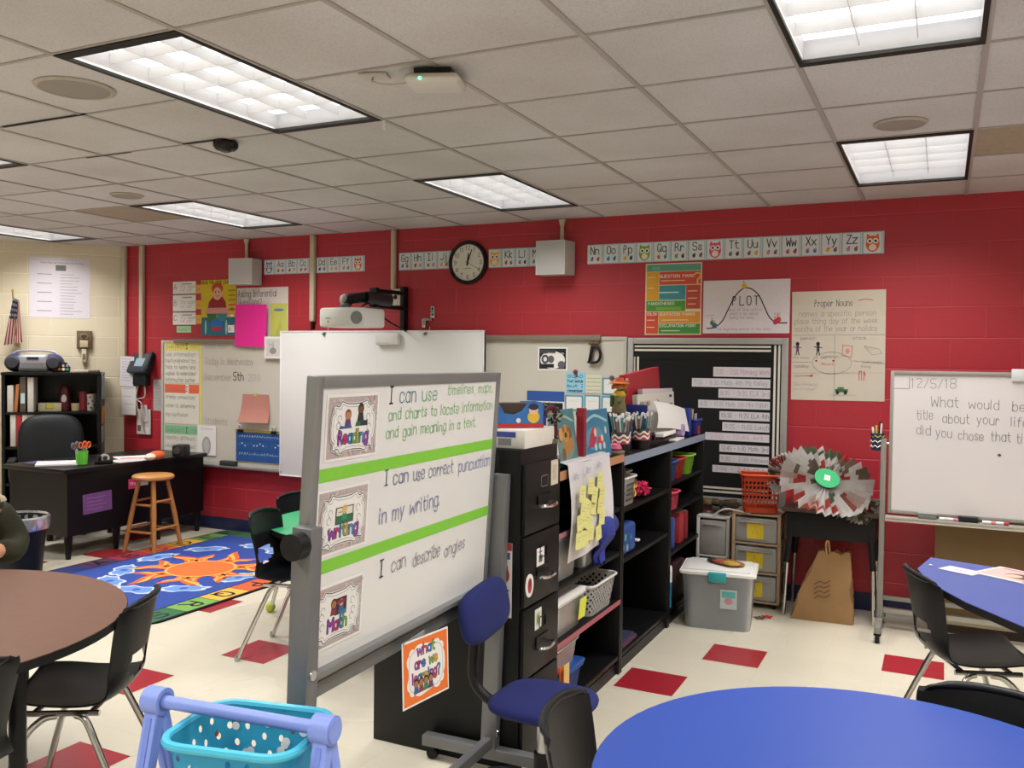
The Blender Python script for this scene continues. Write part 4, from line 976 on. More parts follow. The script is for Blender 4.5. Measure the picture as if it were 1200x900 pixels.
# cup with scissors
t = thing('scissor_cup', 'green cup full of scissors on the teacher desk', 'cup', ondesk(-6.42, 5.06))
b = B(); b.lathe([(0,.003),(.042,.003),(.05,.115),(.046,.115),(.038,.008),(0,.008)], mat('5fc23a', .4), 24); b.build('cup', t)
for k, (c, dx, dy, a) in enumerate((('7a7a72',-.015,-.025,10),('e0642c',.0,.03,-8),('e0642c',.02,.005,5),('c9552c',-.01,.015,-14),('5a5a5c',.01,-.02,16))):
    b = B(); b.M = Matrix.Translation((dx,dy,.02)) @ Matrix.Rotation(R_(a), 4, 'X')
    b.box(-.003,.003,-.006,.006,0,.12,STEEL)
    for s in (-1,1): b.tube([(.0, s*.019+.016*math.cos(2*PI*j/12), .145+.025*math.sin(2*PI*j/12)) for j in range(12)], .005, mat(c, .4), closed=True)
    b.build('scissors', t)
flat('paper_stack', 0, 0, .36, .27, PAPER, 'open folder of white papers at the near end of the teacher desk', 'papers', lambda b,w,h:(b.rect(.02,.02,w*.5,h-.02,ink('c9c3cc')), b.rect(w*.55,.03,w-.02,h-.02,ink('dbd6d2'))), Mx=ondesk(-6.62, 4.78, 50), t=.012)
flat('purple_folder', 0, 0, .24, .2, mat('4a3a5c', .6), 'dark purple folder under the white papers on the teacher desk', 'folder', Mx=ondesk(-6.86, 4.83, 20), t=.006)
flat('paper_stack', 0, 0, .34, .26, PAPER, 'loose white sheets on the teacher desk behind the scissors', 'papers', lambda b,w,h:(b.poly([(0,.05),(w*.6,0),(w*.62,.05),(.05,.12)], ink('c44a72')), b.rect(.1,.15,.3,.2,ink('cfc9c6'))), Mx=ondesk(-6.40, 5.42, 62), t=.008)
flat('worksheet', 0, 0, .30, .21, mat('d6cfd0', .7), 'pale worksheet at the front edge of the teacher desk', 'paper', txt(6,0), Mx=ondesk(-6.26, 5.30, 80), t=.002)
b = B(); b.ell((0,0,.035),(.055,.10,.04), mat('d8642c', .7, var=.2), 14); b.ell((.01,-.1,.03),(.045,.06,.03), mat('dcd3cc', .7), 12); tag(b.build('orange_pouch', M=ondesk(-6.22, 5.66, 10)), 'orange and white pouch lying on the teacher desk', 'pouch')
b = B(); b.box(-.06,.06,-.07,.07,0,.11,mat('232427',.5),.02); b.cyl((.0,-.07,.06),(0,-.085,.06),.03,mat('3a3b3e',.3)); tag(b.build('black_box', M=ondesk(-6.20, 5.92, 20)), 'black box shaped gadget at the far end of the teacher desk', 'gadget')
t = thing('tape_dispenser', 'black tape dispenser beside the cup of scissors', 'tape dispenser', ondesk(-6.33, 5.20, 60))
b = B(); b.box(-.07,.07,-.03,.03,0,.03,BLACK,.008); b.box(-.05,-.02,-.028,.028,.03,.07,BLACK,.006); b.build('base', t)
b = B(); b.M = frame((.01,.02,.045),(1,0,0),(0,0,1)); b.lathe([(.02,0),(.036,0),(.036,.025),(.02,.025)], mat('b9b9b4',.3), 20); b.build('tape_roll', t)
# stool
t = thing('wooden_stool', 'light wooden stool standing against the teacher desk', 'stool', at(-6.02, 5.44))
WD = mat('a8703a', .45, var=.25, scale=14); WDT = mat('b98148', .4, var=.22, scale=12)
b = B(); b.lathe([(0,.60),(.155,.60),(.17,.612),(.17,.628),(.155,.64),(0,.637)], WDT, 32); b.build('seat', t)
fc = [(math.cos(R_(a)), math.sin(R_(a))) for a in (50, 140, 230, 320)]
for c, s in fc:
    b = B(); b.tube([(c*.11,s*.11,.60),(c*.17,s*.17,.3),(c*.225,s*.225,.0)], [.017,.021,.017], WD, 10); b.build('leg', t)
for z, r in ((.165,.192),(.39,.15)):
    for k in range(4):
        a, c = fc[k], fc[(k+1)%4]; q = z + .03*(k%2)
        b = B(); b.cyl((a[0]*r,a[1]*r,q),(c[0]*r,c[1]*r,q),.011,WD,10); b.build('rung', t)
# wastebin with liner
t = thing('trash_can', 'black waste bin with a clear liner beside the teacher desk', 'bin', at(-6.24, 4.36) @ Matrix.Scale(1.08, 4))
b = B(); b.lathe([(0,.0),(.155,.0),(.19,.385),(.195,.39),(.185,.39),(.15,.01),(0,.01)], mat('1a1b1d', .5), 32); b.build('bin', t)
LINER = mat('c9ccce', .2, trans=.7, var=.1)
b = B(); n_ = 40
b.grid([[((r+.006*math.sin(k*5.3+z*40))*math.cos(2*PI*k/n_), (r+.006*math.sin(k*3.7+z*60))*math.sin(2*PI*k/n_), z) for k in range(n_+1)] for r, z in ((.198,.31),(.206,.35),(.206,.395),(.195,.405),(.183,.37),(.17,.25))], LINER); lab(b.build('liner', t), 'clear plastic bin liner folded over the rim')

# ---------------------------------------------------------------- alphabet rug
RX0, RX1, RY0, RY1 = -6.06, -4.31, 3.87, 6.355
b = B(); RB = mat('24408f', .95, var=.18, scale=60, bump=.3)
def rr(x0, x1, y0, y1, r, n=6):
    o = []
    for cx, cy, a0 in ((x1-r,y1-r,0),(x0+r,y1-r,90),(x0+r,y0+r,180),(x1-r,y0+r,270)):
        o += [(cx+r*math.cos(R_(a0+90*k/n)), cy+r*math.sin(R_(a0+90*k/n))) for k in range(n+1)]
    return o
W_, H_ = RX1-RX0, RY1-RY0
b.prism(rr(0, W_, 0, H_, .10), 0, .010, mat('16161c', .95, var=.2)); b.L = .0105
b.poly(rr(.02, W_-.02, .02, H_-.02, .085), RB)
cols = {'A':'4a2a4c','B':'96243a','C':'c8552c','D':'cfa03a','E':'5f8a3c','F':'2c5a3c','G':'3a6aa0','H':'24408f','O':'a8222f','P':'c8562c','Q':'d3a542','R':'6f9a48','S':'2f6340','N':'5a2c50','M':'24408f','L':'3a6aa0','K':'2f6340'}
bd = .215
def rcell(x0, y0, x1, y1, ch, up):
    b.rect(x0, y0, x1, y1, mat(cols[ch], .95, var=.15, scale=60)); 
    z = b.L; cx, cy = (x0+x1)/2, (y0+y1)/2
    S = B.text; M0 = b.M.copy(); b.M = b.M @ Matrix.Translation((cx, cy, 0)) @ rz(R_(up)); b.text(ch, 0, -.06, .12, ink('1a1a22'), w=.19, center=True, sx=1.25); b.M = M0
ncut = [.02+.29*k for k in range(8)] + [H_-.02]; fcut = [.02,.29,.56,.83] + [.83+.29*k for k in range(1, 6)] + [H_-.02]
LR = b.L
for k, ch in enumerate('SRQPONML'):
    b.L = LR; rcell(W_-bd, ncut[k], W_-.02, ncut[k+1], ch, -90)
for k, ch in enumerate('HHHABCDEF'):
    b.L = LR
    if ch == 'H': b.rect(.02, fcut[k], bd, fcut[k+1], mat(('1d2c66','24408f','1d2c66')[k], .95)); continue
    rcell(.02, fcut[k], bd, fcut[k+1], ch, 90)
b.L = LR; b.rect(bd+.3, H_-bd, bd+.75, H_-.02, mat('3a6aa0', .95)); b.rect(bd, H_-bd, bd+.3, H_-.02, mat('2c5a3c', .95))
b.L = LR+.0005
ycut = ncut
for a, c in ((bd, W_-bd),): 
    b.line([(bd, .02),(bd, H_-.02)], .012, ink('16161c')); b.line([(W_-bd, .02),(W_-bd, H_-.02)], .012, ink('16161c'))
    for y in ycut[1:-1]: b.line([(.02,y),(bd,y)], .006, ink('16161c')); b.line([(W_-bd,y),(W_-.02,y)], .006, ink('16161c'))
sx, sy = .95, 1.21
SO = mat('d95a24', .95, var=.12, scale=60); SY = mat('dda04a', .95, var=.12, scale=60)
def flame(a, r0, r1, hw, mm, bend):
    c, s = math.cos(a), math.sin(a); up_, dn_ = [], []
    for k in range(13):
        q = k/12; r = r0+(r1-r0)*q; off = bend*math.sin(q*PI*1.5); w_ = hw*math.sin(PI*min(1, .42+.58*q))**.8
        up_.append((r, off+w_)); dn_.append((r, off-w_))
    b.poly([(sx+(r*c-o*s), sy+(r*s+o*c)) for r, o in up_+dn_[::-1][1:]], mm)
L1 = b.L
for k in range(14): b.L = L1 + .00006*(k % 2); flame(2*PI*k/14, .22, (.62,.50)[k % 2], .062, SO, .045*(1 if k % 2 else -1))
for k in range(14): b.L = L1 + .0003; flame(2*PI*k/14, .22, (.55,.44)[k % 2], .042, SY, .045*(1 if k % 2 else -1))
for k in range(14): b.L = L1 + .0006; flame(2*PI*k/14, .26, (.48,.39)[k % 2], .018, SO, .045*(1 if k % 2 else -1))
b.L = L1 + .0009; b.disc(sx, sy, .265, .265, SY, 28); b.disc(sx, sy, .245, .245, mat('e0652a', .95, var=.12, scale=60), 28)
CL = mat('b9c4d8', .95, var=.1, scale=60); CB = mat('5f86c4', .95, var=.25, scale=40)
for cx, cy in ((.48,.895),(.36,1.33),(.47,1.755),(.78,2.05),(1.28,.72),(1.39,1.14),(1.02,.54),(.66,.62),(1.33,1.53),(1.1,1.95)):
    th = math.atan2(cy-sy, cx-sx)+PI/2; b.L = L1
    for q, m_ in ((1, CL), (.80, CB)):
        P = [(q*(.175+.02*math.sin(7*a))*math.cos(a), q*(.088+.016*math.sin(6*a+1))*math.sin(a)) for a in [2*PI*k/48 for k in range(48)]]
        b.poly([(cx+x*math.cos(th)-y*math.sin(th), cy+x*math.sin(th)+y*math.cos(th)) for x, y in P], m_)
    b.disc(cx, cy, .03, .03, mat('2f56a0', .95))
tag(b.build('alphabet_rug', M=Matrix.Translation((RX0, RY0, .0008))), 'blue alphabet rug with an orange sun and letter border', 'rug')
# ---------------------------------------------------------------- rolling whiteboard with the learning goals
EA = Vector((-1.563, 1.925, 0)); EB = Vector((-1.603, 3.115, 0)); ED = (EB-EA).normalized(); EL = (EB-EA).length
t = thing('rolling_whiteboard', 'grey framed rolling whiteboard with green stripes and learning goals', 'whiteboard', frame(EA, ED, (0,0,1)))
GM = mat('77787a', .42, .45, var=.06); GM2 = mat('8b8c8d', .4, .5, var=.05)
lean = Matrix.Rotation(R_(3.4), 4, 'X')   # leans towards its front
bz0, bz1 = .735, 1.605
zc = 1.17
def tl(b): b.M = Matrix.Translation((0, 0, .0)) @ Matrix.Translation((0, zc, 0)) @ lean @ Matrix.Translation((0, -zc, 0))
b = B(); tl(b); b.box(.03, EL-.03, bz0+.03, bz1-.03, -.012, .012, BOARD); 
b.L = .0128
GS = mat('7cc33a', .6, var=.03)
w0, w1 = .02, EL-.02
for z in (1.326, 1.063):
    b.L = .013; b.rect(w0 if z > 1.2 else .03, z-.019, EL-.03, z+.019, GS)
b.build('panel', t, smooth=False)
b = B(); tl(b)
for q in ((.0,.035,bz0,bz1),(EL-.03,EL,bz0,bz1),(.035,EL-.03,bz1-.035,bz1),(.035,EL-.03,bz0,bz0+.03)): b.box(*q, -.018, .018, GM2, .004)
b.build('frame', t)
b = B(); tl(b); b.box(.03, EL-.03, bz0-.045, bz0+.0, -.02, .02, GM, .003); b.box(.03, EL-.03, bz0+.03, bz0+.036, .012, .05, GM2); b.box(.03, EL-.03, bz0+.036, bz0+.045, .044, .05, GM2)
b.build('marker_tray', t)
for x0, x1, pos in ((-.055, -.003, 0), (EL+.003, EL+.052, 1)):
    b = B(); b.tube([((x0+x1)/2, .10, -.0), ((x0+x1)/2, 1.20, .0)], .001, GM)
    M0 = Matrix.Translation((0,.1,0)) @ Matrix.Rotation(R_(1.9), 4, 'X') @ Matrix.Translation((0,-.1,0)); b.M = M0
    b.box(x0, x1, .09, 1.20, -.032, .032, GM, .004)
    o = b.build('post', t)
    b = B(); b.M = M0; xm = x0-.022 if pos == 0 else x1+.022; b.cyl((xm-.02, 1.155, 0), (xm+.02, 1.155, 0), .036, BLACK, 20); b.build('tilt_knob', o)
    b = B(); b.M = M0; b.lathe([(0,.004),(.014,.004),(.016,0)], STEEL, 12, c=((x0+x1)/2, .80 if pos == 0 else .16, .033)); b.build('bolt', o)
    xm = (x0+x1)/2
    b = B(); b.box(xm-.025, xm+.025, .055, .10, -.30, .24, GM, .004); ft = b.build('foot', t)
    for zz in (-.26, .20):
        b = B(); b.cyl((xm-.012, .024, zz), (xm+.012, .024, zz), .024, BLACK, 16); b.box(xm-.018, xm+.018, .035, .056, zz-.014, zz+.014, BLACK); b.build('caster', ft)
b = B(); b.box(-.02, EL+.02, .10, .145, -.018, .018, GM, .004); b.build('stretcher', t)
MBd = t.matrix_world @ (Matrix.Translation((0, zc, 0)) @ lean @ Matrix.Translation((0, -zc, 0)))
# writing on the board
GI = ink('7cb871'); BI = ink('5a6284'); PI_ = ink('7d7a88'); DKI = ink('3c3f52')
b = B(); b.L = .0129
b.text('I', .385, 1.515, .052, ink('2c2c34'), w=.1); b.text('can', .445, 1.515, .05, ink('4a6f86'), w=.08, fit=.10); b.text('use', .587, 1.515, .048, ink('6aa87a'), w=.08, fit=.10)
b.text('timelines, maps,', .765, 1.53, .036, GI, w=.085, jit=.06, fit=.365)
b.text('and charts to locate information', .385, 1.462, .036, GI, w=.085, jit=.06, fit=.75)
b.text('and gain meaning in a text.', .375, 1.405, .036, GI, w=.085, jit=.06, fit=.63)
b.text('I', .385, 1.258, .048, BI, w=.09); b.text('can', .435, 1.255, .045, BI, w=.08, fit=.09); b.text('use correct', .56, 1.25, .045, BI, w=.07, jit=.06, fit=.28); b.text('puncuation', .885, 1.243, .045, ink('6f78b0'), w=.07, jit=.06, fit=.26)
b.text('in my writing.', .365, 1.14, .05, ink('666b98'), w=.07, jit=.06, fit=.39)
b.text('I', .385, .967, .054, DKI, w=.09); b.text('can', .455, .967, .048, PI_, w=.07, jit=.06, fit=.085); b.text('describe', .592, .957, .048, PI_, w=.07, jit=.06, fit=.185); b.text('angles', .815, .948, .046, PI_, w=.07, jit=.06, fit=.155)
lab(b.build('lettering', t, M=t.matrix_world.inverted() @ MBd, smooth=False), 'green and blue handwritten sentences')
MULTI = [ink(c) for c in ('8a3f9c','b02f5f','2f6aa8','6aa03c','d89a2f','3a8a9c')]
def goal(word, pic):
    def d(b, w, h):
        b.rect(.008,.008,w-.008,h-.008, mat('b3a5a2', .8, var=.25, scale=90))
        for k in range(46):
            u = k/46; x, y = (random.uniform(.012,w-.012), random.choice((random.uniform(.012,.03), random.uniform(h-.03,h-.012)))) if k % 2 else (random.choice((random.uniform(.012,.03), random.uniform(w-.03,w-.012))), random.uniform(.012,h-.012))
            b.disc(x, y, .006, .006, ink(random.choice(('c99a96','9fb3ac','c9bdb6','a9a3b6'))), 6)
        def sc(q): return [(w/2 + (w/2-.022-q)*math.copysign(abs(math.cos(a))**.45, math.cos(a)) + .005*math.cos(9*a), h/2 + (h/2-.02-q)*math.copysign(abs(math.sin(a))**.45, math.sin(a)) + .005*math.sin(11*a)) for a in [2*PI*k/80 for k in range(80)]]
        b.poly(sc(0), PAPER); b.line(sc(.004), .003, ink('4a4a50'), True); b.line(sc(.013), .0015, ink('77777c'), True)
        for cx, cy in ((.06,.07),(w-.06,.07),(.06,h-.07),(w-.06,h-.07),(.055,.10),(w-.055,h-.10)): b.line([(cx+.01*math.cos(a*PI/6), cy+.01*math.sin(a*PI/6)) for a in range(10)], .0016, ink('5a5a60'))
        b.text(word, w/2, h*.26, .034, MULTI, w=.2, outline=ink('3a3450'), gap=.26, center=True, fit=min(w*.56, .023*len(word)))
        pic(b, w, h)
    return d
def kid(b, x, y, s, hair, top, skin):
    b.poly([(x-.02*s,y),(x+.02*s,y),(x+.013*s,y+.03*s),(x-.013*s,y+.03*s)], ink(top)); b.disc(x, y+.042*s, .018*s, .019*s, ink(hair), 12); b.disc(x, y+.039*s, .0145*s, .014*s, ink(skin), 12)
def p_read(b, w, h): kid(b, w*.38, h*.5, .85, '7a3a22', '5a3a6c', 'b57a52'); b.poly([(w*.22,h*.48),(w*.46,h*.48),(w*.44,h*.53),(w*.34,h*.51),(w*.24,h*.53)], ink('3a5a8a')); kid(b, w*.62, h*.58, .85, '1c1614', '2a2a34', '6a422c'); b.rect(w*.56,h*.5,w*.76,h*.58,ink('2a2f38')); b.poly([(w*.52,h*.5),(w*.62,h*.5),(w*.62,h*.56),(w*.54,h*.57)], ink('2f6a4a'))
def p_write(b, w, h): b.rect(w*.33,h*.44,w*.68,h*.70,ink('3c3a2c')); b.rect(w*.35,h*.455,w*.66,h*.56,ink('2f6a4a')); b.rect(w*.35,h*.57,w*.66,h*.685,ink('d8d3c4')); kid(b, w*.5, h*.5, .7, 'c9a23c', '2f8a5a', 'd8a67c'); b.rect(w*.38,h*.62,w*.45,h*.63,INK)
def p_math(b, w, h): b.rect(w*.44,h*.48,w*.66,h*.74,ink('3a2a34')); kid(b, w*.42, h*.5, .8, '3a241c', '7a2f3a', 'a56a48'); kid(b, w*.56, h*.5, .75, '5a2a1c', '3a5a9c', 'd0a080'); b.rect(w*.48,h*.64,w*.62,h*.70,ink('8a3044')); b.rect(w*.54,h*.46,w*.66,h*.53,ink('2f7a8a'))
for word, pic, x, y, w, h, l in (('Reading', p_read, .057, 1.362, .265, .19, 'reading goal poster at the top of the rolling whiteboard'),('writing', p_write, .037, 1.092, .258, .192, 'writing goal poster in the middle of the rolling whiteboard'),('Math', p_math, .028, .818, .266, .188, 'math goal poster at the bottom of the rolling whiteboard')):
    b = B(); b.slab(w, h, .001, WHITE); goal(word, pic)(b, w, h)
    tag(b.build('goal_poster', M=MBd @ Matrix.Translation((x, y, .0129)), smooth=False), l, 'poster')
# orange question sign hanging off the tray
b = B(); sw, sh = .27, .215
OR_ = mat('e0702c', .65, var=.05)
b.slab(sw, sh, .0012, WHITE); b.rect(.006,.006,sw-.006,sh-.006,OR_)
b.poly([(sw/2+(sw/2-.028)*math.copysign(abs(math.cos(a))**.5, math.cos(a))+.006*math.cos(12*a), sh/2+(sh/2-.028)*math.copysign(abs(math.sin(a))**.5, math.sin(a))+.006*math.sin(12*a)) for a in [2*PI*k/96 for k in range(96)]], PAPER)
b.line([(sw/2+(sw/2-.036)*math.copysign(abs(math.cos(a))**.5, math.cos(a)), sh/2+(sh/2-.036)*math.copysign(abs(math.sin(a))**.5, math.sin(a))) for a in [2*PI*k/60 for k in range(60)]], .0015, ink('55555c'), True)
for s, y, f_ in (('what', .158, .10),('are we', .116, .13),('learning?', .072, .16)): b.text(s, sw/2, y, .03, MULTI, w=.2, outline=ink('3a3450'), center=True, fit=f_)
for k, c in enumerate(('3a5a8a','8a3a3a','3a7a4a','5a3a6a')): kid(b, .075+.028*k, .035, .8, '2a1c16', c, 'a0704c')
tag(b.build('question_sign', M=MBd @ Matrix.Translation((.485, .732, .05)) @ Matrix.Rotation(R_(-5),4,'Y') @ Matrix.Rotation(R_(-7),4,'X') @ rz(R_(-2)) @ Matrix.Translation((0,-.215,0)), smooth=False), 'orange bordered sign asking What are we learning?', 'sign')
b = B(); b.box(-.07,.07,0,.025,0,.0015, mat('c9ccd0', .2, trans=.6)); tag(b.build('clear_tape', M=MBd @ Matrix.Translation((.56,.712,.0515)) @ rz(R_(3))), 'strip of clear tape holding the orange sign to the tray', 'tape')

# ---------------------------------------------------------------- filing cabinet
CX, CY, CW_, CD_, CHT = -1.48, 3.175, .375, .71, 1.295
t = thing('filing_cabinet', 'black four drawer filing cabinet with magnets', 'filing cabinet', at(CX, CY))
FB = mat('09090b', .42, var=.15, scale=25)
b = B(); b.box(-CD_, -.018, 0, CW_, 0, CHT, FB, .004); b.build('body', t)
for k in range(4):
    z = .075 + .293*k
    b = B(); b.box(-.018, .0, .010, CW_-.010, z, z+.283, FB, .004); d_ = b.build('drawer', t)
    b = B(); b.box(.0,.006,.125,.25,z+.095,z+.145, mat('0c0c0d',.4)); b.tube(catmull([(.0,.125,z+.10),(.035,.13,z+.105),(.04,.1875,z+.10),(.035,.245,z+.105),(.0,.25,z+.10)],4), .008, CHROME, 8); b.build('handle', d_)
    b = B()
    for q in ((.155,.225,z+.22,z+.224),(.155,.225,z+.176,z+.18),(.155,.159,z+.176,z+.224),(.221,.225,z+.176,z+.224)): b.box(0,.004,*q,STEEL if k == 3 else FB)
    b.build('label_holder', d_)
b = B(); b.lathe([(0,.008),(.01,.008),(.012,0)], STEEL, 14); b.build('lock', t, M=Matrix.Translation((0,CW_-.035,CHT-.06)) @ Matrix.Rotation(PI/2, 4, 'Y'))
def oncab(y, z): return frame((CX+.0005, CY+y, z), (0,1,0), (0,0,1))
flat('cabinet_card', 0,0,.075,.105, mat('c9bfae', .7), 'cream card at the top corner of the filing cabinet front', 'card', lambda b,w,h:(b.rect(.015,.02,w-.015,h-.02,ink('b9a99a')),), Mx=oncab(.262,1.125))
flat('cabinet_card', 0,0,.075,.09, PAPER, 'white card with dark print on the second drawer of the filing cabinet', 'card', lambda b,w,h:(b.rect(.02,.03,.055,.06,ink('5a5a5c')), b.rect(.02,.07,.055,.075,ink('5a5a5c'))), Mx=oncab(.125,.79))
flat('cabinet_card', 0,0,.065,.085, mat('cdd2cf',.7), 'pale card on the third drawer of the filing cabinet', 'card', lambda b,w,h:(b.rect(.012,.015,w-.012,h-.015,ink('b3b08a')), b.disc(.03,.04,.014,.02,ink('7a7a5a'))), Mx=oncab(.115,.545))
b = B(); b.L=.001; b.lathe([(0,0),(.0375,0),(.0375,.003),(0,.003)], PAPER, 24); b.L=.0034; b.disc(0,0,.02,.025,ink('a02a34')); b.disc(.004,.006,.01,.012,ink('6a1a24')); tag(b.build('round_magnet', M=oncab(.055,.745) @ Matrix.Scale(1.25, 4, (0,1,0))), 'oval white magnet with a red apple on the filing cabinet', 'magnet')
b = B(); P=[]; b.slab(.10,.30,.002,PAPER); b.rect(.0,.27,.10,.30,ink('b03a3a')); b.rect(.008,.235,.092,.262,ink('5a5a8a')); b.disc(.055,.19,.03,.04,ink('c8602c')); b.disc(.07,.17,.02,.03,ink('a8482c')); b.rect(.01,.12,.07,.14,ink('5a6aa0'))
for k in range(4): b.line([(.02+.018*k,.03),(.05,.08),(.085-.015*k,.11)], .007, ink('5a3a2c'))
tag(b.build('tall_poster', M=frame((CX-.15, CY-.0005, .62), (1,0,0), (0,0,1)), smooth=False), 'narrow autumn picture poster on the side of the filing cabinet', 'poster')
# on the cabinet: white box, book organiser
t = thing('white_box', 'white cardboard box on the filing cabinet', 'box', at(CX-.02, CY+.04, CHT+.0005))
b = B(); b.box(-.36, 0, 0, .30, 0, .075, mat('d6d2ca', .6), .003); b.build('carton', t)
b = B(); b.M = frame((-.36,-.0005,.0),(1,0,0),(0,0,1)); b.L=.0003; b.rect(.10,.045,.32,.067,ink('3a4a94')); b.rect(.24,.012,.30,.04,ink('77777a')); b.rect(.12,.02,.2,.028,ink('c0a8a0')); b.build('printed_label', t, smooth=False)
t = thing('magazine_box', 'blue cartoon patterned cardboard organiser with a scooped front on the white box', 'organiser', at(CX-.015, CY+.215, CHT+.077, 40))
CB_ = mat('2a6ab0', .55, var=.1)
b = B(); 
sc_ = [(0,0),(.34,0),(.34,.105),(.27,.105),(.245,.07),(.21,.055),(.17,.06),(.145,.105),(.0,.115)]
for y in (0, .12): b.M = frame((-.34, y, 0), (1,0,0), (0,0,1)); b.prism(sc_, -.004, 0, CB_)
b.M = Matrix.Identity(4); b.box(-.34,0,0,.12,0,.003,PAPER); b.box(-.34,-.336,.0,.12,0,.115,CB_); b.box(-.004,0,.0,.12,0,.105,CB_); b.build('carton', t, smooth=False)
b = B(); b.M = frame((-.34,-.0005,0),(1,0,0),(0,0,1)); b.L=.0003
b.rect(0,0,.34,.018,ink('b02f3a'))
for x, c, h_ in ((.02,'d86a3a','8a4a2c'),(.09,'e0b84a','e8d06a'),(.295,'d8b53a','2a2440')): 
    b.disc(x,.045,.026,.026,ink(c)); b.disc(x,.075,.02,.02,ink('e2b896')); b.disc(x,.087,.022,.014,ink(h_))
for x,y in ((.055,.03),(.13,.035),(.23,.03)): b.disc(x,y,.01,.01,PAPER)
b.build('printed_front', t, smooth=False)
b = B(); b.box(-.29,-.03,.03,.10,.004,.10,mat('4a3a2c',.7)); tag(b.build('dark_book', M=at(CX-.015, CY+.215, CHT+.078, 40)), 'dark brown book inside the blue organiser', 'book')
t = thing('wreath_ornament', 'small dark twiggy ornament with a red ribbon behind the teal books', 'ornament', at(CX-.06, CY+.345, CHT+.001))
b = B()
for k in range(46):
    a, e_ = random.uniform(0,2*PI), random.uniform(.0,1); r = .035+.03*random.random()
    p = Vector((math.cos(a)*r, math.sin(a)*r*.6, .015+.14*e_)); q = p + Vector((random.uniform(-.03,.03), random.uniform(-.012,.012), random.uniform(-.01,.03))); b.tube([p, q], .0045, mat(random.choice(('1c2a1c','2c3a24','3a2c1c','8a8a6a','20201c')), .6), 5)
b.lathe([(0,0),(.05,0),(.045,.02),(0,.02)], mat('5a4a34',.7), 14); b.build('greenery', t)
b = B(); b.tube(catmull([(0,-.02,.13),(.02,-.01,.155),(.03,0,.155),(.03,.015,.12)]), .009, mat('5e1622',.6)); b.tube([(.03,.02,.13),(.035,.03,.03)], .009, mat('5e1622',.6)); b.build('ribbon', t)
# ---------------------------------------------------------------- three low bookcases in a row
def bookcase(y0, y1, h, levels, label, edge, hexe, top=.03, dep=.30):
    t = thing('low_bookcase', label, 'bookcase', at(-1.50, y0))
    L = y1-y0; SK = mat('0a0a0c', .42, var=.15, scale=16)
    b = B(); b.box(-dep, 0, 0, .022, 0, h, SK, .002); b.build('side_panel', t)
    b = B(); b.box(-dep, 0, L-.022, L, 0, h, SK, .002); b.build('side_panel', t)
    b = B(); b.box(-dep, -dep+.008, .022, L-.022, 0, h, SK); b.build('back_panel', t)
    b = B(); b.box(-dep, .0, .0, L, h, h+top, SK, .002); o = b.build('top', t)
    b = B(); b.box(.0, .004, .0 if edge else 0, L, h+.0, h+top, mat(hexe, .45, var=.08)); lab(b.build('edge_band', o), 'pale wood edge band' if hexe[0] == 'b' else 'grey blue edge band')
    for z in levels:
        b = B(); b.box(-dep+.008, -.004, .022, L-.022, z-.022, z, SK, .002); b.build('shelf', t)
    b = B(); b.box(-dep, -.015, .022, L-.022, 0, .06, SK); b.build('plinth', t)
    return t
bookcase(3.555, 4.445, 1.125, (.10, .40, .655, .89), 'low black bookcase with a tan edge beside the filing cabinet', 1, 'b3815e', .04)
bookcase(4.45, 5.36, 1.105, (.10, .60, .87), 'middle low black bookcase with a grey blue edge and mostly empty shelves', 1, '7f8c9f', .045)
bookcase(5.362, 6.20, 1.105, (.10, .46, .72, .90), 'low black bookcase at the end of the row against the bulletin board', 1, '7f8c9f', .045)
T1, T2 = 1.166, 1.151
# red edging on one shelf
b = B(); b.box(-.003,.0,.02,.87,.376,.40,mat('a0525c',.5)); tag(b.build('shelf_edging', M=at(-1.4985, 3.557)), 'dusty red strip along the bookcase shelf below the clear bins', 'strip')
b = B(); b.box(-.003,.0,.02,.3,.868,.89,mat('a0727c',.5)); tag(b.build('shelf_edging', M=at(-1.4985, 3.557)), 'dusty red strip along the bookcase shelf beside the sticky note chart', 'strip')
# books standing on the first bookcase
def standing_book(y, w, h, hexc, spine, label, art, yaw=0, lean=-8):
    t = thing('picture_book', label, 'book', at(-1.535, y, T1, yaw))
    M0 = Matrix.Rotation(R_(lean), 4, 'Y')
    b = B(); b.M = M0; c = mat(hexc, .5, var=.2, scale=20)
    b.box(-.012,-.0095,0,w,0,h,c); b.box(-.0025,0,0,w,0,h,c); b.box(-.012,0,-.003,0.003,0,h,mat(spine,.5)); b.build('cover', t, smooth=False)
    b = B(); b.M = M0; b.box(-.0095,-.0025,.003,w-.004,.003,h-.004,PAPER); b.build('pages', t, smooth=False)
    b = B(); b.M = M0 @ frame((.0002,0,0),(0,1,0),(0,0,1)); b.L=.0002; art(b, w, h); b.build('cover_art', t, smooth=False)
def artA(b, w, h):
    b.rect(0,0,.012,h,ink('77777a')); b.disc(w*.55,h*.42,w*.36,h*.3,ink('6f8a80'))
    for k in range(9): b.disc(w*(.3+.5*random.random()), h*(.2+.45*random.random()), .022, .03, ink(random.choice(('a8763c','7a4f2c','c39a5a','4a3020'))))
    b.disc(w*.55,h*.58,.04,.042,ink('b5843f')); b.disc(w*.47,h*.65,.012,.015,ink('8a5a2c')); b.disc(w*.65,h*.65,.012,.015,ink('8a5a2c')); b.disc(w*.55,h*.55,.016,.013,ink('4a3020'))
    b.rect(.02,.02,.045,.13,PAPER); b.rect(.02,.03,.045,.06,ink('3a5aa0'))
    b.line(catmull([(w*.15,h*.78),(w*.5,h*.88),(w*.9,h*.78)],4), .012, ink('9fb3a9'))
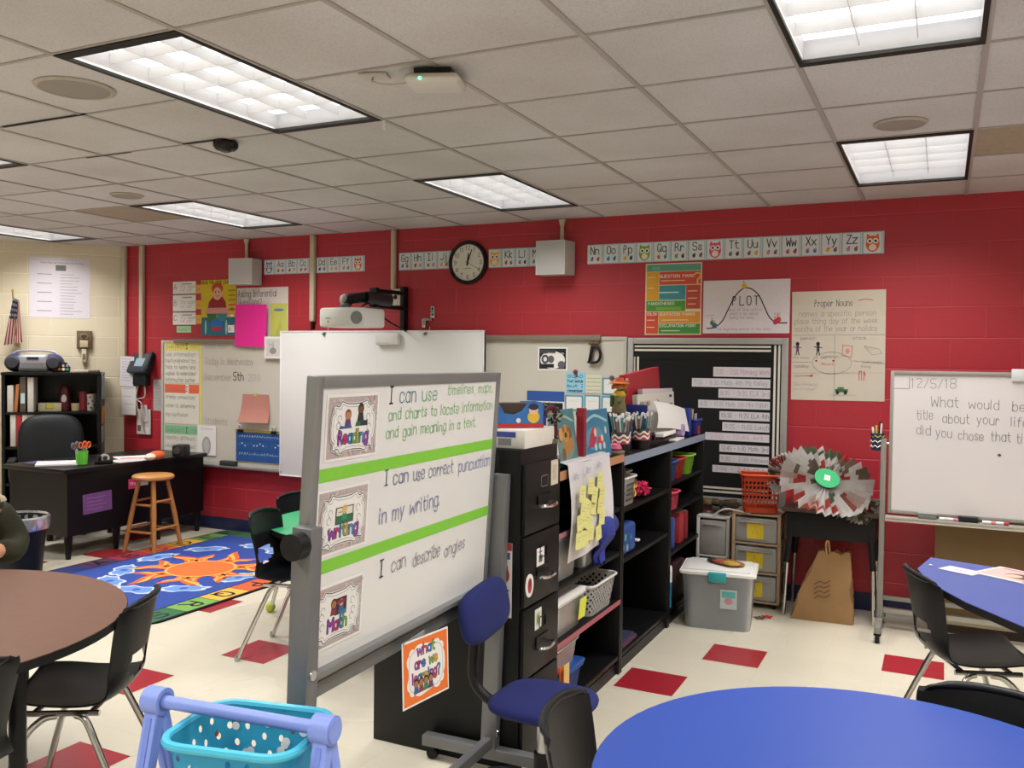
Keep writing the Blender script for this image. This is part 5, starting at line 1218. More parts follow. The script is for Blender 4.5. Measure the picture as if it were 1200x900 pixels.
def artB(b, w, h):
    b.line(catmull([(w*.1,h*.72),(w*.5,h*.88),(w*.92,h*.74)],5), .014, ink('8fc0c9'))
    b.disc(w*.45,h*.42,w*.32,h*.24,ink('4f8aa8')); b.poly([(w*.2,h*.25),(w*.3,h*.5),(w*.42,h*.66),(w*.55,h*.62),(w*.5,h*.4),(w*.38,h*.25)], ink('a82c44')); b.disc(w*.48,h*.54,.02,.022,ink('d8b09a')); b.poly([(w*.5,h*.3),(w*.75,h*.28),(w*.72,h*.42),(w*.55,h*.45)], ink('b83a44')); b.disc(w*.7,h*.4,.017,.018,ink('d8b8a4'))
    for q in (.45,.6,.75): b.disc(w*q,h*.24,.016,.018,ink('b9c9c4'))
    b.disc(w*.85,h*.55,.016,.02,ink('a8b9b0'))
standing_book(3.625, .275, .265, '4a7f86', '77777a', 'teal picture book with brown animals on the tan edged bookcase', artA)
standing_book(3.965, .40, .245, '2f7396', '7a1f2e', 'blue picture book with a red hooded figure beside the teal one', artB)
b = B(); b.box(-.05,-.012,-.01,.025,0,.262,mat('8a1c2c',.5)); tag(b.build('red_book', M=at(-1.51, 3.93, T1)), 'dark red book spine between the teal and the blue picture books', 'book')
t = thing('stapler', 'dark blue and grey gadget behind the teal picture book', 'gadget', at(-1.66, 3.60, T1)); b = B(); b.box(-.04,.04,0,.05,0,.17,mat('1f3a8a',.5),.01); b.build('body', t); b = B(); b.box(-.03,.03,.0,.045,.17,.2,mat('2a2a2e',.5),.01); b.build('cap', t)
b = B(); b.box(-.02,.0,-.02,.22,.0,.24,mat('27458f',.5,var=.2)); b.box(-.021,-.001,.02,.1,.14,.2,ink('b98a6a')); tag(b.build('blue_folder', M=at(-1.76, 3.80, T1)), 'dark blue patterned folder behind the picture books', 'folder')
b = B(); b.lathe([(0,0),(.05,0),(.055,.012),(.05,.02),(0,.02)], mat('6a5a4a',.5), 20); b.lathe([(.03,.02),(.04,.03),(.03,.05),(0,.058)], mat('c8567c',.6), 18); tag(b.build('pink_cupcake', M=at(-1.54, 4.415, T1)), 'small pink topped pot at the end of the tan edged bookcase', 'pot')
# chart paper with sticky notes draped over the shelf edge
b = B(); cw_, chh = .56, .42
P = []
for i in range(13):
    u = i/12
    P.append([(.006+.012*math.sin(u*3)+.006*math.sin(j*1.1+u*4), j/10*cw_ + .02*u, 1.185-(.0+chh*u)-.02*(1-j/10)*u + (.012 if i == 0 else 0)) for j in range(11)])
b.grid(P, mat('d2cfd4', .8, var=.03), thick=.001)
b.grid([[(-.10+.106*i/3, j/10*cw_, 1.187+.012*math.sin(i)) for j in range(11)] for i in range(4)], mat('d2cfd4', .8, var=.03), thick=.001)
MS = at(-1.492, 3.64)
CHARTO = tag(b.build('chart_paper', M=MS), 'white chart paper covered in sticky notes draped over the bookcase edge', 'chart')
b = B(); b.M = frame((.024,0,0),(0,1,0),(0,0,1)); b.L=.0; 
for k, s in enumerate(('Who','What','Why')): b.text(s, .03+.15*k, 1.12+.012*k, .03, ink('7a86a8'), fit=.06)
for k in (1,2,3): b.line([(.14*k,1.17),(.14*k+.02,.80)], .002, ink('b3b0b8'))
b.build('lettering', CHARTO, smooth=False)
SNK = list(range(18)); SN = mat('d9d68a', .7, var=.05)
for y, z, a in ((.045,1.02,-6),(.06,.945,-14),(.03,.885,4),(.10,.90,-18),(.11,.96,-22),(.02,.81,-5),(.07,.815,-12),(.11,.80,3),(.17,1.04,-8),(.22,1.0,-16),(.30,1.05,-3),(.33,.985,-9),(.31,.93,-12),(.34,.87,-6),(.31,.79,10),(.17,.87,-12),(.20,.82,-8),(.23,.94,-14)):
    b = B(); b.slab(.075, .075, .001, SN); b.line([(.012,.05),(.06,.052)], .0025, ink('a9a78a')); b.line([(.012,.035),(.05,.036)], .0025, ink('a9a78a'))
    z0_ = b; o = b.build('sticky_note', M=MS @ frame((.0265+.0011*SNK.pop(), y, z), (0,1,0), (0,0,1)) @ rz(R_(a)), smooth=False)
    tag(o, 'yellow sticky note on the white chart draped over the bookcase edge', 'note', 'sticky notes on the draped chart')
# bins helper
CLEAR = mat('c9cccb', .25, trans=.55, var=.05); 
def tub(name, x, y, z, w, d, h, m, label, cat='bin', taper=.86, yaw=0, lid=None, holes=None, grp=None, r=.03, handle=None, contents=None):
    """w along the shelf (y), d into the shelf (x)"""
    t = thing(name, label, cat, at(x, y, z, yaw), grp)
    b = B(); b.rbox(d, w, h, m, r, taper, holes=holes); b.build('tub', t)
    if lid:
        b = B(); b.box(-d/2-.008, d/2+.008, -w/2-.008, w/2+.008, h, h+.022, lid, .01); b.build('lid', t)
    if handle:
        b = B(); b.tube(catmull([(0,-w/2,h*.95),(0,-w/2-.01,h*1.35),(0,0,h*1.6),(0,w/2+.01,h*1.35),(0,w/2,h*.95)]), .006, handle); b.build('handle', t)
    return t
def stuffit(name, x, y, z, w, d, h, hexs, label, cat):
    b = B()
    for k in range(14):
        p = (random.uniform(-d/2,d/2)*.7, random.uniform(-w/2,w/2)*.75, random.uniform(.1,.8)*h)
        s = random.uniform(.2,.4)*min(w,d); b.cbox(p, (s, s*1.3, s*.6), mat(random.choice(hexs), .7), .003)
    return tag(b.build(name, M=at(x, y, z)), label, cat, None, 'stuff')
BG = lambda u, k: (1 <= k <= 8 and (k+u) % 2 == 0)
tub('clear_bin', -1.63, 3.74, .655+.001, .30, .22, .20, CLEAR, 'clear plastic bin behind the sticky note chart'); stuffit('bin_contents', -1.63, 3.74, .66, .26, .18, .15, ('8a8a86','b3a99c','6a6a64'), 'grey supplies inside the clear bin behind the chart', 'supplies')
tub('clear_bin', -1.63, 4.08, .655+.001, .26, .22, .19, CLEAR, 'second clear plastic bin beside the blue cloth bag')
b = B(); P=[]
for i in range(10):
    v = i/9; P.append([(.05*math.cos(a)*(1-.5*v)+.02*math.sin(v*6), .095*math.sin(a)*(1-.72*v**1.5)+.014*math.sin(5*a+v*9), .10-.20*v+.02*math.cos(2*a)) for a in [2*PI*k/16 for k in range(17)]])
b.grid(P, mat('2a3590', .7, var=.2)); b.ell((0,.0,.09),(.06,.10,.045),mat('2a3590',.7,var=.2)); b.ell((-.02,.13,.07),(.06,.07,.06),mat('26336e',.7,var=.4,scale=60))
tag(b.build('blue_bag', M=at(-1.50, 4.13, .755)), 'royal blue cloth bag bulging over the edge of the bookcase shelf', 'bag')
WB_ = mat('d8d6d3', .4)
tub('clear_bin', -1.62, 3.79, .401, .36, .2, .15, CLEAR, 'clear bin with a yellow sticky note on the bookcase shelf'); stuffit('bin_contents', -1.62, 3.79, .405, .3, .15, .11, ('b3a08c','8c8a80','c9a27a','7a6a5a'), 'assorted supplies inside the clear bin with the yellow note', 'supplies')
flat('white_folder', 0,0,.22,.34, PAPER, 'white folder lying on the clear bin with a yellow sticky note', 'folder', Mx=at(-1.735, 3.62, .556), t=.02)
flat('sticky_note', 0,0,.085,.10, mat('d6dd4a',.7), 'bright yellow sticky note on the clear bin', 'note', Mx=frame((-1.5145, 3.862, .435),(0,1,0),(0.1,0,1)))
tub('white_basket', -1.61, 4.19, .401, .36, .22, .155, WB_, 'white plastic basket with small holes on the bookcase shelf', 'basket', .82, holes=BG)
stuffit('bin_contents', -1.61, 4.19, .405, .28, .16, .11, ('1a1a1c','3a3a3e','26262a'), 'black odds and ends inside the white basket', 'supplies')
tub('clear_bin', -1.62, 3.74, .225, .30, .2, .13, CLEAR, 'clear lidded bin of orange things low in the bookcase', lid=CLEAR); stuffit('bin_contents', -1.62, 3.74, .228, .24, .15, .11, ('c8913c','d8a85a','b5762c'), 'orange things inside the clear lidded bin', 'supplies')
tub('blue_bin', -1.62, 3.76, .101, .34, .22, .12, mat('1f4a8f', .4), 'blue plastic bin on the bottom shelf of the tan edged bookcase', lid=mat('1f4a8f', .4))
t = thing('file_box', 'orange cardboard file box on the bottom shelf beside the filing cabinet', 'box', at(-1.50, 3.66, .101, 0))
b = B(); OC = mat('d8682a', .6)
b.box(-.03,.045,-.07,-.066,0,.12,OC); b.box(-.03,.045,.10,.104,0,.06,OC); b.box(.041,.045,-.07,.104,0,.05,OC); b.box(-.03,-.026,-.07,.104,0,.13,OC); b.box(-.03,.045,-.07,.104,0,.003,OC); b.build('carton', t)
for k in range(3):
    b = B(); b.box(-.02+.02*k,-.017+.02*k,-.06,-.0,.005,.17+.015*k,mat(('d8502a','e0782c','d8b06a')[k],.6)); tag(b.build('orange_folder', M=at(-1.50, 3.67, .102)), ('red orange','orange','tan')[k]+' folder standing in the orange file box', 'folder')
# middle bookcase contents
t = tub('white_bin', -1.62, 4.63, .871, .22, .2, .15, WB_, 'white bin with slots and a yellow print in the middle bookcase', 'bin', .9)
b = B()
for k in range(4): b.cbox((.11*(.9+.1*(.115-.028*k)/.15)-.0005, -.02, .115-.028*k), (.006,.11,.009), mat('3a3a3c',.6), .001)
b.build('slots', t)
b = B(); b.M = frame((-.10,.0,0),(1,0,0),(0,0,1)); 
b = B(); b.M = frame((.1025,.03,.02),(0,1,0),(.073,0,1)); b.L=0
for k in range(14): b.disc(.01+.045*random.random(), .01+.1*random.random(), .011, .012, ink(random.choice(('d8b53a','c8913c','5a4a3a'))))
b.build('print', t, smooth=False)
stuffit('bin_contents', -1.62, 4.63, .99, .18, .15, .08, ('8a6a5a','5a4a44','77706a'), 'brown odds and ends on top of the slotted white bin', 'supplies')
tub('beige_bowl', -1.69, 4.86, .871, .17, .15, .15, mat('b9ac9c',.5), 'beige tub behind the slotted white bin', 'tub')
b = B()
for k in range(60):
    a, e_ = random.uniform(0,2*PI), random.uniform(-1,1); q = math.sqrt(1-e_*e_); d_ = Vector((q*math.cos(a)*.055, q*math.sin(a)*.075, e_*.04)); b.tube([d_*.5, d_*1.1], [.012,.004], mat('c8255c',.8), 5)
tag(b.build('pink_pompom', M=at(-1.55, 4.91, .922)), 'fuzzy hot pink bundle beside the slotted white bin', 'toy')
t = thing('dotted_box', 'blue box with pale green dots in the middle bookcase', 'box', at(-1.61, 4.62, .601))
b = B(); b.box(-.1,.09,-.15,.13,0,.165,mat('1f4586',.5,var=.15),.025,3); b.build('box', t)
b = B(); b.M = frame((.0905,0,0),(0,1,0),(0,0,1)); b.L=0
for x,y,c in ((-.06,.10,'5a9a6a'),(-.1,.05,'9a8a8a'),(-.03,.04,'7a9aa0'),(.03,.09,'3a6ab0'),(.06,.04,'2f5a9c')): b.disc(x,y,.018,.02,ink(c))
b.build('dot_print', t, smooth=False)
b = B(); b.cbox((.04,.15,.05),(.12,.03,.012),PAPER,.003); b.build('white_tab', t)
b = B(); b.box(-.1,.1,-.12,.12,0,.02,mat('5a2f4a',.6)); b.box(-.09,.09,-.1,.1,.021,.035,mat('2a2f4a',.6)); tag(b.build('purple_book', M=at(-1.62, 4.66, .101)), 'dark purple book lying on the bottom shelf of the middle bookcase', 'book')
# end bookcase contents
for y, c, s in ((5.47,'2f5a9c','blue'),(5.66,'b8302c','red'),(5.90,'8fc83a','lime green')):
    tub('small_basket', -1.60, y, .901, .17, .19, .125, mat(c,.45), f'small {s} basket on the upper shelf of the end bookcase', 'basket', .82, holes=BG, grp='small coloured baskets in the end bookcase')
tub('pink_basket', -1.58, 5.50, .721, .15, .17, .11, mat('d8506a',.45), 'pink basket with a handle in the end bookcase', 'basket', .85, holes=BG, handle=mat('d8506a',.45))
for y, w_, h_, c, s in ((5.45,.05,.19,'1f3a6a','dark blue binder in the end bookcase'),(5.53,.05,.19,'27509a','blue binder beside the dark blue one in the end bookcase'),(5.70,.10,.2,'a02a34','red box in the end bookcase'),(5.85,.06,.19,'8a1f2c','dark red binder in the end bookcase')):
    b = B(); b.box(-.2,0,0,w_,0,h_,mat(c,.5),.003); b.box(-.195,-.005,.004,w_-.004,.004,h_+.001,PAPER); tag(b.build('binder', M=at(-1.53, y, .461)), s, 'binder')
b = B(); b.lathe([(0,0),(.03,0),(.03,.16),(0,.165)], mat('2f86a8',.4), 18); b.lathe([(.031,.16),(.031,.24),(.028,.26),(0,.26)], PAPER, 18); tag(b.build('wipes_tube', M=at(-1.54, 5.46, .101)), 'white and blue tube standing low in the end bookcase', 'tube')
b = B(); b.box(-.2,0,0,.2,0,.24,mat('3a1a22',.6),.01); tag(b.build('dark_bag', M=at(-1.53, 5.65, .101)), 'dark maroon bag low in the end bookcase', 'bag')
# on top of the middle and end bookcases
def pencup(y, x, label, zz, red):
    t = thing('pencil_cup', label, 'cup', at(x, y, T2))
    b = B(); n_=24; H=.115
    Zs = [0,.05,.062,.074,.086,.098,H]
    rings = [[b.v((.05*math.cos(2*PI*k/n_), .05*math.sin(2*PI*k/n_), z if z in (0,H,.05) else z+(.006 if k % 4 < 2 else -.006)*(1 if (k%4) in (0,1) else 1))) for k in range(n_)] for z in Zs]
    ms = [BLACK, mat(red,.5), PAPER, mat(red,.5), PAPER, mat('3a3a3c',.5)]  # black lower half puts the shade on the cup bottoms into the colour
    for i in range(6):
        for k in range(n_): b.f([rings[i][k], rings[i][(k+1)%n_], rings[i+1][(k+1)%n_], rings[i+1][k]], ms[i])
    b.lathe([(.05,H),(.046,H),(.044,.01),(0,.01)], BLACK, n_); b.build('cup', t)
    for k in range(zz):
        a = random.uniform(0,2*PI); r = .035*math.sqrt(random.random()); dx, dy = random.uniform(-.03,.03), random.uniform(-.03,.03)
        b = B(); L_ = random.uniform(.05,.085)
        b.cyl((r*math.cos(a)*.8, r*math.sin(a)*.8, .012),(r*math.cos(a)+dx, r*math.sin(a)+dy, H+L_), .0055, mat(random.choice(('2a6a9c','8a6a4a','3f8f9a','4a4a50','c9c6c2','c9c6c2','d5d3d0','9a9aa0')),.5), 7)
        b.cyl((r*math.cos(a)+dx, r*math.sin(a)+dy, H+L_),(r*math.cos(a)+dx*1.15, r*math.sin(a)+dy*1.15, H+L_+.015), .006, PAPER, 7); b.build('pencil', t)
pencup(4.63, -1.58, 'chevron pencil cup with red zigzags next to the blue picture book', 18, 'a8303a')
pencup(4.80, -1.63, 'grey chevron pencil cup standing between the two red ones', 16, '5a6a5c')
pencup(4.93, -1.56, 'red chevron pencil cup at the front edge of the middle bookcase', 18, 'a8303a')
t = thing('tape_dispenser', 'black tape dispenser beside the red chevron cup', 'tape dispenser', at(-1.55, 5.07, T2, 80))
b = B(); b.box(-.08,.08,-.03,.03,0,.035,BLACK,.008); b.build('base', t); b = B(); b.M = frame((.02,.015,.05),(1,0,0),(0,0,1)); b.lathe([(.018,0),(.035,0),(.035,.025),(.018,.025)], mat('2a2a2c',.3), 18); b.build('tape_roll', t)
b = B(); b.box(-.10,.08,-.2,.25,0,.03,mat('26262a',.5),.006); b.box(-.08,.06,-.18,.22,.031,.045,mat('5a4a3c',.6)); tag(b.build('black_tray', M=at(-1.62, 5.36, T2)), 'black tray of papers behind the tape dispenser', 'tray')
b = B(); b.box(-.09,.07,-.16,.2,0,.022,PAPER,.002); tag(b.build('paper_stack', M=at(-1.58, 5.34, T2+.047, 4)), 'stack of white paper on the black tray', 'papers')
b = B(); b.box(-.06,.03,0,.24,0,.012,PAPER,.002); tag(b.build('envelope', M=at(-1.525, 5.45, T2, 3)), 'white envelope at the edge of the bookcase top', 'envelope')
b = B(); b.M = Matrix.Rotation(PI/2, 4, 'Y'); b.lathe([(.02,-.03),(.04,-.03),(.04,.03),(.02,.03),(.02,-.03)], mat('b39ac8',.4), 20); tag(b.build('lavender_tape', M=at(-1.545, 5.70, T2+.055)), 'roll of lavender tape beside the white papers', 'tape')
b = B(); P = []
c0, c1, c2, c3 = [Vector(q) for q in ((-1.585,5.24,1.412),(-1.565,5.90,1.335),(-1.52,5.86,1.185),(-1.535,5.16,1.255))]
for i in range(8):
    u = i/7; P.append([tuple((c0.lerp(c1, v)).lerp(c3.lerp(c2, v), u) + Vector((.02*math.sin(PI*u)*(1-v), 0, .008*math.sin(PI*v)))) for v in [j/8 for j in range(9)]])
b.grid(P, WHITE, thick=.0015); tag(b.build('white_paper'), 'big white sheet leaning in the dark blue holder', 'paper')
t = thing('magazine_file', 'dark blue file holder with flat boxes behind the white sheet', 'file holder', at(-1.62, 5.04, T2))
NB = mat('27348c', .5, var=.1)
b = B(); b.box(-.12,-.112,0,.98,0,.20,NB,.002); b.build('back_panel', t)
b = B(); b.prism([(-.112,0),(.06,0),(.06,.01),(-.112,.01)], 0, .245, NB); b.build('side_panel', t)
b = B(); b.prism([(-.112,.90),(.075,.90),(.075,.98),(-.112,.98)], 0, .185, NB, bev=.003); b.build('side_panel', t)
t = thing('blue_caddy', 'blue caddy of small cards at the end of the bookcase row', 'caddy', at(-1.565, 6.11, T2))
b = B(); b.rbox(.10,.15,.10,mat('2a3a94',.5),.02,.95); b.build('tub', t)
for k,(c,dy,h_) in enumerate((('d8c9c2',-.045,.16),('c9b98a',.01,.17),('b3a9c9',.045,.14))):
    b = B(); b.box(-.02+.015*k,-.016+.015*k,dy-.03,dy+.03,.01,h_,mat(c,.6)); tag(b.build('card', M=at(-1.565, 6.11, T2+.001)), ('pinkish','yellowish','lavender')[k]+' card standing in the blue caddy', 'card')
b = B(); b.box(-.04,.0,0,.05,0,.06,mat('8a1c2c',.5),.005); tag(b.build('small_red_box', M=at(-1.505, 6.05, T2)), 'small dark red box beside the blue caddy', 'box')
def leaning(name, y, z, w, h, hexc, label, cat, x=-1.72, roll=0, art=None, th=.03):
    b = B(); b.slab(w, h, th, mat(hexc,.5))
    if art: art(b, w, h)
    return tag(b.build(name, M=frame((x, y, T2+z),(0,1,0),(-.06,0,1)) @ rz(R_(roll)), smooth=False), label, cat)
def boxart(b, w, h):
    for k, c in enumerate(('3f8f4a','3a6ab0','c8483a','d8a53a','8a4a9c','3f8f9a','d8b53a')): b.disc(.06+.032*k, h*.80, .014, .018, ink(c))
    b.poly([(w*.48,h*.9),(w*.62,h*.68),(w*.66,h*.72)], ink('5a4a44')); b.poly([(w*.6,h*.72),(w*.72,h*.62),(w*.66,h*.8)], ink('3a3a3e')); b.rect(w*.86,h*.55,w*.94,h*.75,ink('4a7ab8')); b.rect(w*.86,h*.88,w*.93,h*.94,INK)
leaning('game_box', 5.10, .004, .80, .295, 'cfcac2', 'white flat game box with coloured dots standing in the dark blue holder', 'box', -1.655, 0, boxart)
leaning('game_box', 5.33, .004, .68, .325, 'd2c6cc', 'pale pink flat box behind the dotted game box', 'box', -1.695, -1)
leaning('red_binder', 5.21, .03, .72, .385, 'a82630', 'red binder rising tilted behind the flat boxes', 'binder', -1.765, 4, None, .04)
b = B(); b.box(-.07,.05,-.075,.075,0,.20,mat('1a1b24',.6),.006); tag(b.build('black_box', M=at(-1.70, 5.13, T2) @ Matrix.Translation((0,-.20,0))), 'black box behind the pencil cups with a doll on top', 'box')
# scarecrow doll
t = thing('scarecrow_doll', 'small scarecrow doll with orange hat above the pencil cups', 'doll', at(-1.70, 4.94, T2+.201) @ Matrix.Scale(.68, 4))
b = B(); b.lathe([(0,0),(.06,0),(.065,.02),(.05,.09),(.055,.15),(.03,.19),(0,.2)], mat('7a7050',.8,var=.4,scale=40), 18); b.build('body', t)
b = B(); b.ell((0,0,.235),(.04,.042,.045), mat('c9a27a',.8)); b.build('head', t)
b = B(); b.lathe([(0,.30),(.035,.30),(.045,.265),(.09,.255),(.092,.248),(.04,.25)], mat('c8622c',.8,var=.2), 18); b.build('hat', t)
b = B()
for k in range(30):
    a = 2*PI*k/30; b.tube([(.04*math.cos(a),.042*math.sin(a),.25),(.065*math.cos(a),.07*math.sin(a),.20+.03*random.random())], .006, mat('d87a2c',.8), 5)
b.build('hair', t)
b = B(); b.tube([(0,.04,.15),(.02,.11,.22),(.02,.14,.26)], .016, mat('5a6a34',.8)); b.tube([(0,-.04,.15),(.03,-.08,.09)], .016, mat('5a6a34',.8)); b.ell((.02,.145,.275),(.014,.014,.018), mat('c9a27a',.8)); b.build('arm', t)
b = B(); b.box(-.066,-.04,-.05,.05,.05,.15,mat('3a5a34',.8),.005); b.lathe([(.056,.14),(.06,.15),(.04,.185)], mat('c9a02c',.8), 14); b.build('scarf', t)
# ---------------------------------------------------------------- corner by the bulletin board: bins, drawers, desk
t = thing('storage_tote', 'big clear storage tote with a white lid and teal latches', 'bin', at(-1.245, 5.62, 0, 8))
TC = mat('cfd3d6', .22, trans=.6, var=.05)
b = B(); b.rbox(.44, .36, .34, TC, .05, .90); b.build('tub', t)
b = B(); b.box(-.232,.232,-.192,.192,.335,.36,WHITE,.02,3); b.box(-.20,.20,-.16,.16,.355,.372,WHITE,.012); b.build('lid', t)
for q in ((.0,-.192,.07,.02),(.0,.192,.07,.02)):
    b = B(); b.box(-.055,.055,q[1]-.012,q[1]+.012,.30,.362,mat('2fa0a8',.4),.008); lab(b.build('latch', t), 'teal latch')
b = B(); b.M = frame((.02,-.186,.14),(1,0,0),(0,-.05,1)); b.slab(.10,.12,.001,mat('b9c4c6',.6)); b.rect(.01,.07,.09,.11,ink('5fb0b3')); b.disc(.05,.05,.025,.022,ink('c98a9c')); b.build('label_sticker', t, smooth=False)
b = B(); b.box(-.16,.16,-.12,.12,.01,.22,mat('8d9096',.8,var=.3,scale=12),.03); b.box(.0,.15,-.13,.1,.2,.28,mat('9a9ca6',.8),.02); tag(b.build('tote_contents', M=at(-1.245, 5.62, 0, 8)), 'grey cloth folded inside the clear storage tote', 'cloth')
b = B(); b.ell((0,0,.012),(.12,.07,.014),mat('8a5a34',.7,var=.5,scale=30),16); b.ell((-.09,-.02,.012),(.05,.03,.012),mat('2a2c34',.6),12); b.ell((.05,-.04,.02),(.06,.04,.014),mat('b8963c',.7,var=.3),12); b.ell((-.02,-.045,.018),(.07,.02,.01),mat('a04a3c',.7),12); tag(b.build('autumn_garland', M=at(-1.20, 5.64, .373, -20)), 'brown and red autumn leaves lying on the white tote lid', 'decoration')
def drawer_cart(x, y, w, d, h, n, label, fr_hex, yaw=0, lab_hex=None):
    t = thing('drawer_unit', label, 'drawers', at(x, y, 0, yaw))
    FM = mat(fr_hex, .45, var=.05); CLR = mat('b9b8b4', .3, trans=.35, var=.08)
    b = B()
    for sx in (-1,1):
        for sy in (-1,1): b.cbox((sx*(w/2-.012), sy*(d/2-.012), h/2+.02), (.024,.024,h-.03), FM, .006)
    b.box(-w/2,w/2,-d/2,d/2,h-.012,h+.006,FM,.006); b.build('frame', t)
    dh = (h-.05)/n
    for k in range(n):
        z = .035+dh*k
        b = B(); b.box(-w/2,w/2,-d/2,d/2,z,z+.018,FM,.006); b.build('rail', t)
        b = B(); b.box(-w/2+.026,w/2-.026,-d/2-.004,d/2-.02,z+.022,z+dh-.012,CLR,.01); dr = b.build('drawer', t)
        b = B(); b.box(-w/2+.05,w/2-.05,-d/2-.018,-d/2-.004,z+dh-.045,z+dh-.03,CLR,.005); b.build('handle', dr)
        if lab_hex:
            b = B(); b.M = frame((-.06,-d/2-.0045,z+.045),(1,0,0),(0,0,1)); b.slab(.11,.12,.001,mat(lab_hex,.6)); b.rect(.015,.10,.09,.112,ink('c87a2c')); b.line([(.04,.03),(.055,.085),(.07,.03)], .003, ink('b39a1c')); lab(b.build('label_card', dr, smooth=False), 'yellow label card')
    for sx in (-1,1):
        for sy in (-1,1):
            b = B(); b.cyl((sx*(w/2-.04)-.008,sy*(d/2-.04),.018),(sx*(w/2-.04)+.008,sy*(d/2-.04),.018),.018,BLACK,14); b.cbox((sx*(w/2-.04),sy*(d/2-.04),.035),(.02,.02,.012),BLACK); b.build('caster', t)
    return t
drawer_cart(-1.105, 6.20, .325, .28, .635, 3, 'three drawer clear plastic cart with yellow labels and tan frame', 'a88f74', 0, 'dcc22c')
drawer_cart(-1.405, 6.22, .23, .24, .585, 2, 'smaller clear drawer unit with a white frame behind the storage tote', 'cfcdc8', 0)
def latt(n=64): 
    return lambda u, k: (1 <= k <= 8) and ((u//2 + k) % 2 == 0) and u % 2 == 0
def orange_crate(M, label):
    t = thing('orange_basket', label, 'basket', M)
    OB = mat('cf4a22', .45, var=.06); b = B()
    b.rbox(.24,.19,.24,OB,.025,.86,t=.004, n=32, rows=8, holes=lambda u,k: 1 <= k <= 6)
    b.build('tub', t)
    return t
orange_crate(Matrix.Translation((-1.095, 6.13, .647)) @ rz(R_(14)) @ Matrix.Scale(1.06, 4) , 'orange perforated basket standing on the drawer cart')
b = B()
for k in range(40): b.cbox((random.uniform(-.12,.12),random.uniform(-.08,.08),random.uniform(.0,.075)),(.05,.04,.03),mat(random.choice(('5a4030','7a5a3c','3a3a34','8a6a4c','4a4a3a')),.8),.008)
tag(b.build('brown_leaves', M=at(-1.40, 6.22, .607)), 'heap of brown autumn leaves on the smaller drawer unit', 'leaves', None, 'stuff')
b = B(); b.tube(catmull([(0,0,0),(.08,-.02,.05),(.2,-.04,.045),(.28,-.03,.03)]), .006, PAPER); tag(b.build('white_strap', M=at(-1.40, 6.10, .60)), 'white strap curling between the two drawer units', 'strap')
# student desk
t = thing('student_desk', 'dark student desk with chrome legs under the paper fans', 'desk', at(-.63, 6.17))
b = B(); b.box(-.30,.30,-.19,.20,.685,.708,mat('4a3a30',.4,var=.25,scale=12),.006); b.build('top', t)
b = B(); b.box(-.27,.27,-.17,.18,.52,.684,mat('17171b',.5),.004); b.build('book_box', t)
for sx in (-1,1):
    for sy in (-1,1):
        b = B(); b.tube([(sx*.24,sy*.15,.60),(sx*.265,sy*.17,.35)], .02, mat('17171b',.5), 10); b.tube([(sx*.258,sy*.165,.42),(sx*.275,sy*.18,.0)], .013, CHROME, 10); b.build('leg', t)
flat('brown_paper', 0,0,.45,.30,mat('9a8a78',.8),'brown sheet of paper under the paper fans on the student desk','paper',Mx=at(-.84,6.01,.709),t=.004)
# newspaper fan rosettes
NEWS = [mat(c,.85,var=.15,scale=25) for c in ('e4e2df','dedcd8','cfbdb4','c04a44','6a7a5a','8a7a6a','e8e6e3','b0605a','d5d1cc')]
def rosette(name, M, R, label, petals=34, a0=0, a1=360, depth=.05, r0=.02, rag=.012):
    t = thing(name, label, 'paper decoration', M)
    b = B(); n = petals*2; rings = []
    steps = 10
    for i in range(steps+1):
        q = r0+(R-r0)*i/steps; row = []
        for k in range(n + (0 if a1-a0 == 360 else 1)):
            a = R_(a0+(a1-a0)*k/n); rr_ = q + (random.uniform(-rag, rag) if i == steps else 0)
            row.append(b.v((rr_*math.cos(a), rr_*math.sin(a), (depth*.5 if k % 2 else -depth*.5)*(.3+.7*i/steps) + .02*math.sin(3*a)*i/steps)))
        rings.append(row)
    cols_ = [[0]*petals for i in range(steps)]
    for k in range(petals):
        c = random.choice((0,0,1,6))
        for i in range(steps): cols_[i][k] = c
    for _ in range(int(petals*1.3)):
        i, k, c = random.randrange(1, steps-1), random.randrange(petals), random.choice((2,3,3,4,5,7,8,8))
        for q in range(random.randint(2, 4)):
            for d in range(random.randint(1, 2)):
                if i+q < steps: cols_[i+q][(k+d) % petals] = c
    for i in range(steps):
        m_ = len(rings[0])
        for k in range(m_ if a1-a0 == 360 else m_-1):
            b.f([rings[i][k], rings[i+1][k], rings[i+1][(k+1)%m_], rings[i][(k+1)%m_]], NEWS[cols_[i][(k//2) % petals]])
    bmesh.ops.solidify(b.bm, geom=list(b.bm.faces), thickness=.0012)
    b.build('pleated_paper', t, smooth=False); return t
MR = frame((-.655, 5.955, .905), (.93, .18, -.22), (.05, .74, .62))
t = rosette('paper_rosette', MR, .285, 'big pleated newspaper fan with a green centre on the student desk')
b = B(); b.lathe([(0,.026),(.078,.026),(.078,.03),(0,.031)], mat('2fa86a',.7), 24); b.L=.0325; b.rect(-.018,-.022,.018,.022,PAPER)
for k in range(3): b.rect(-.012,-.014+.011*k,.012,-.011+.011*k,ink('9a9aa0'))
lab(b.build('centre_disc', t), 'green paper disc with a white tag')
rosette('paper_rosette', frame((-.90, 6.06, .915), (.95,-.1,-.25), (.08,.35,.9)), .15, 'smaller newspaper fan behind the orange basket', 18, 95, 265, .04)
rosette('paper_rosette', frame((-.50, 6.05, .80), (.9, .1, -.35), (.2, .6, .6)), .19, 'drooping newspaper fan tucked under the green centred one', 22, 200, 380, .05)
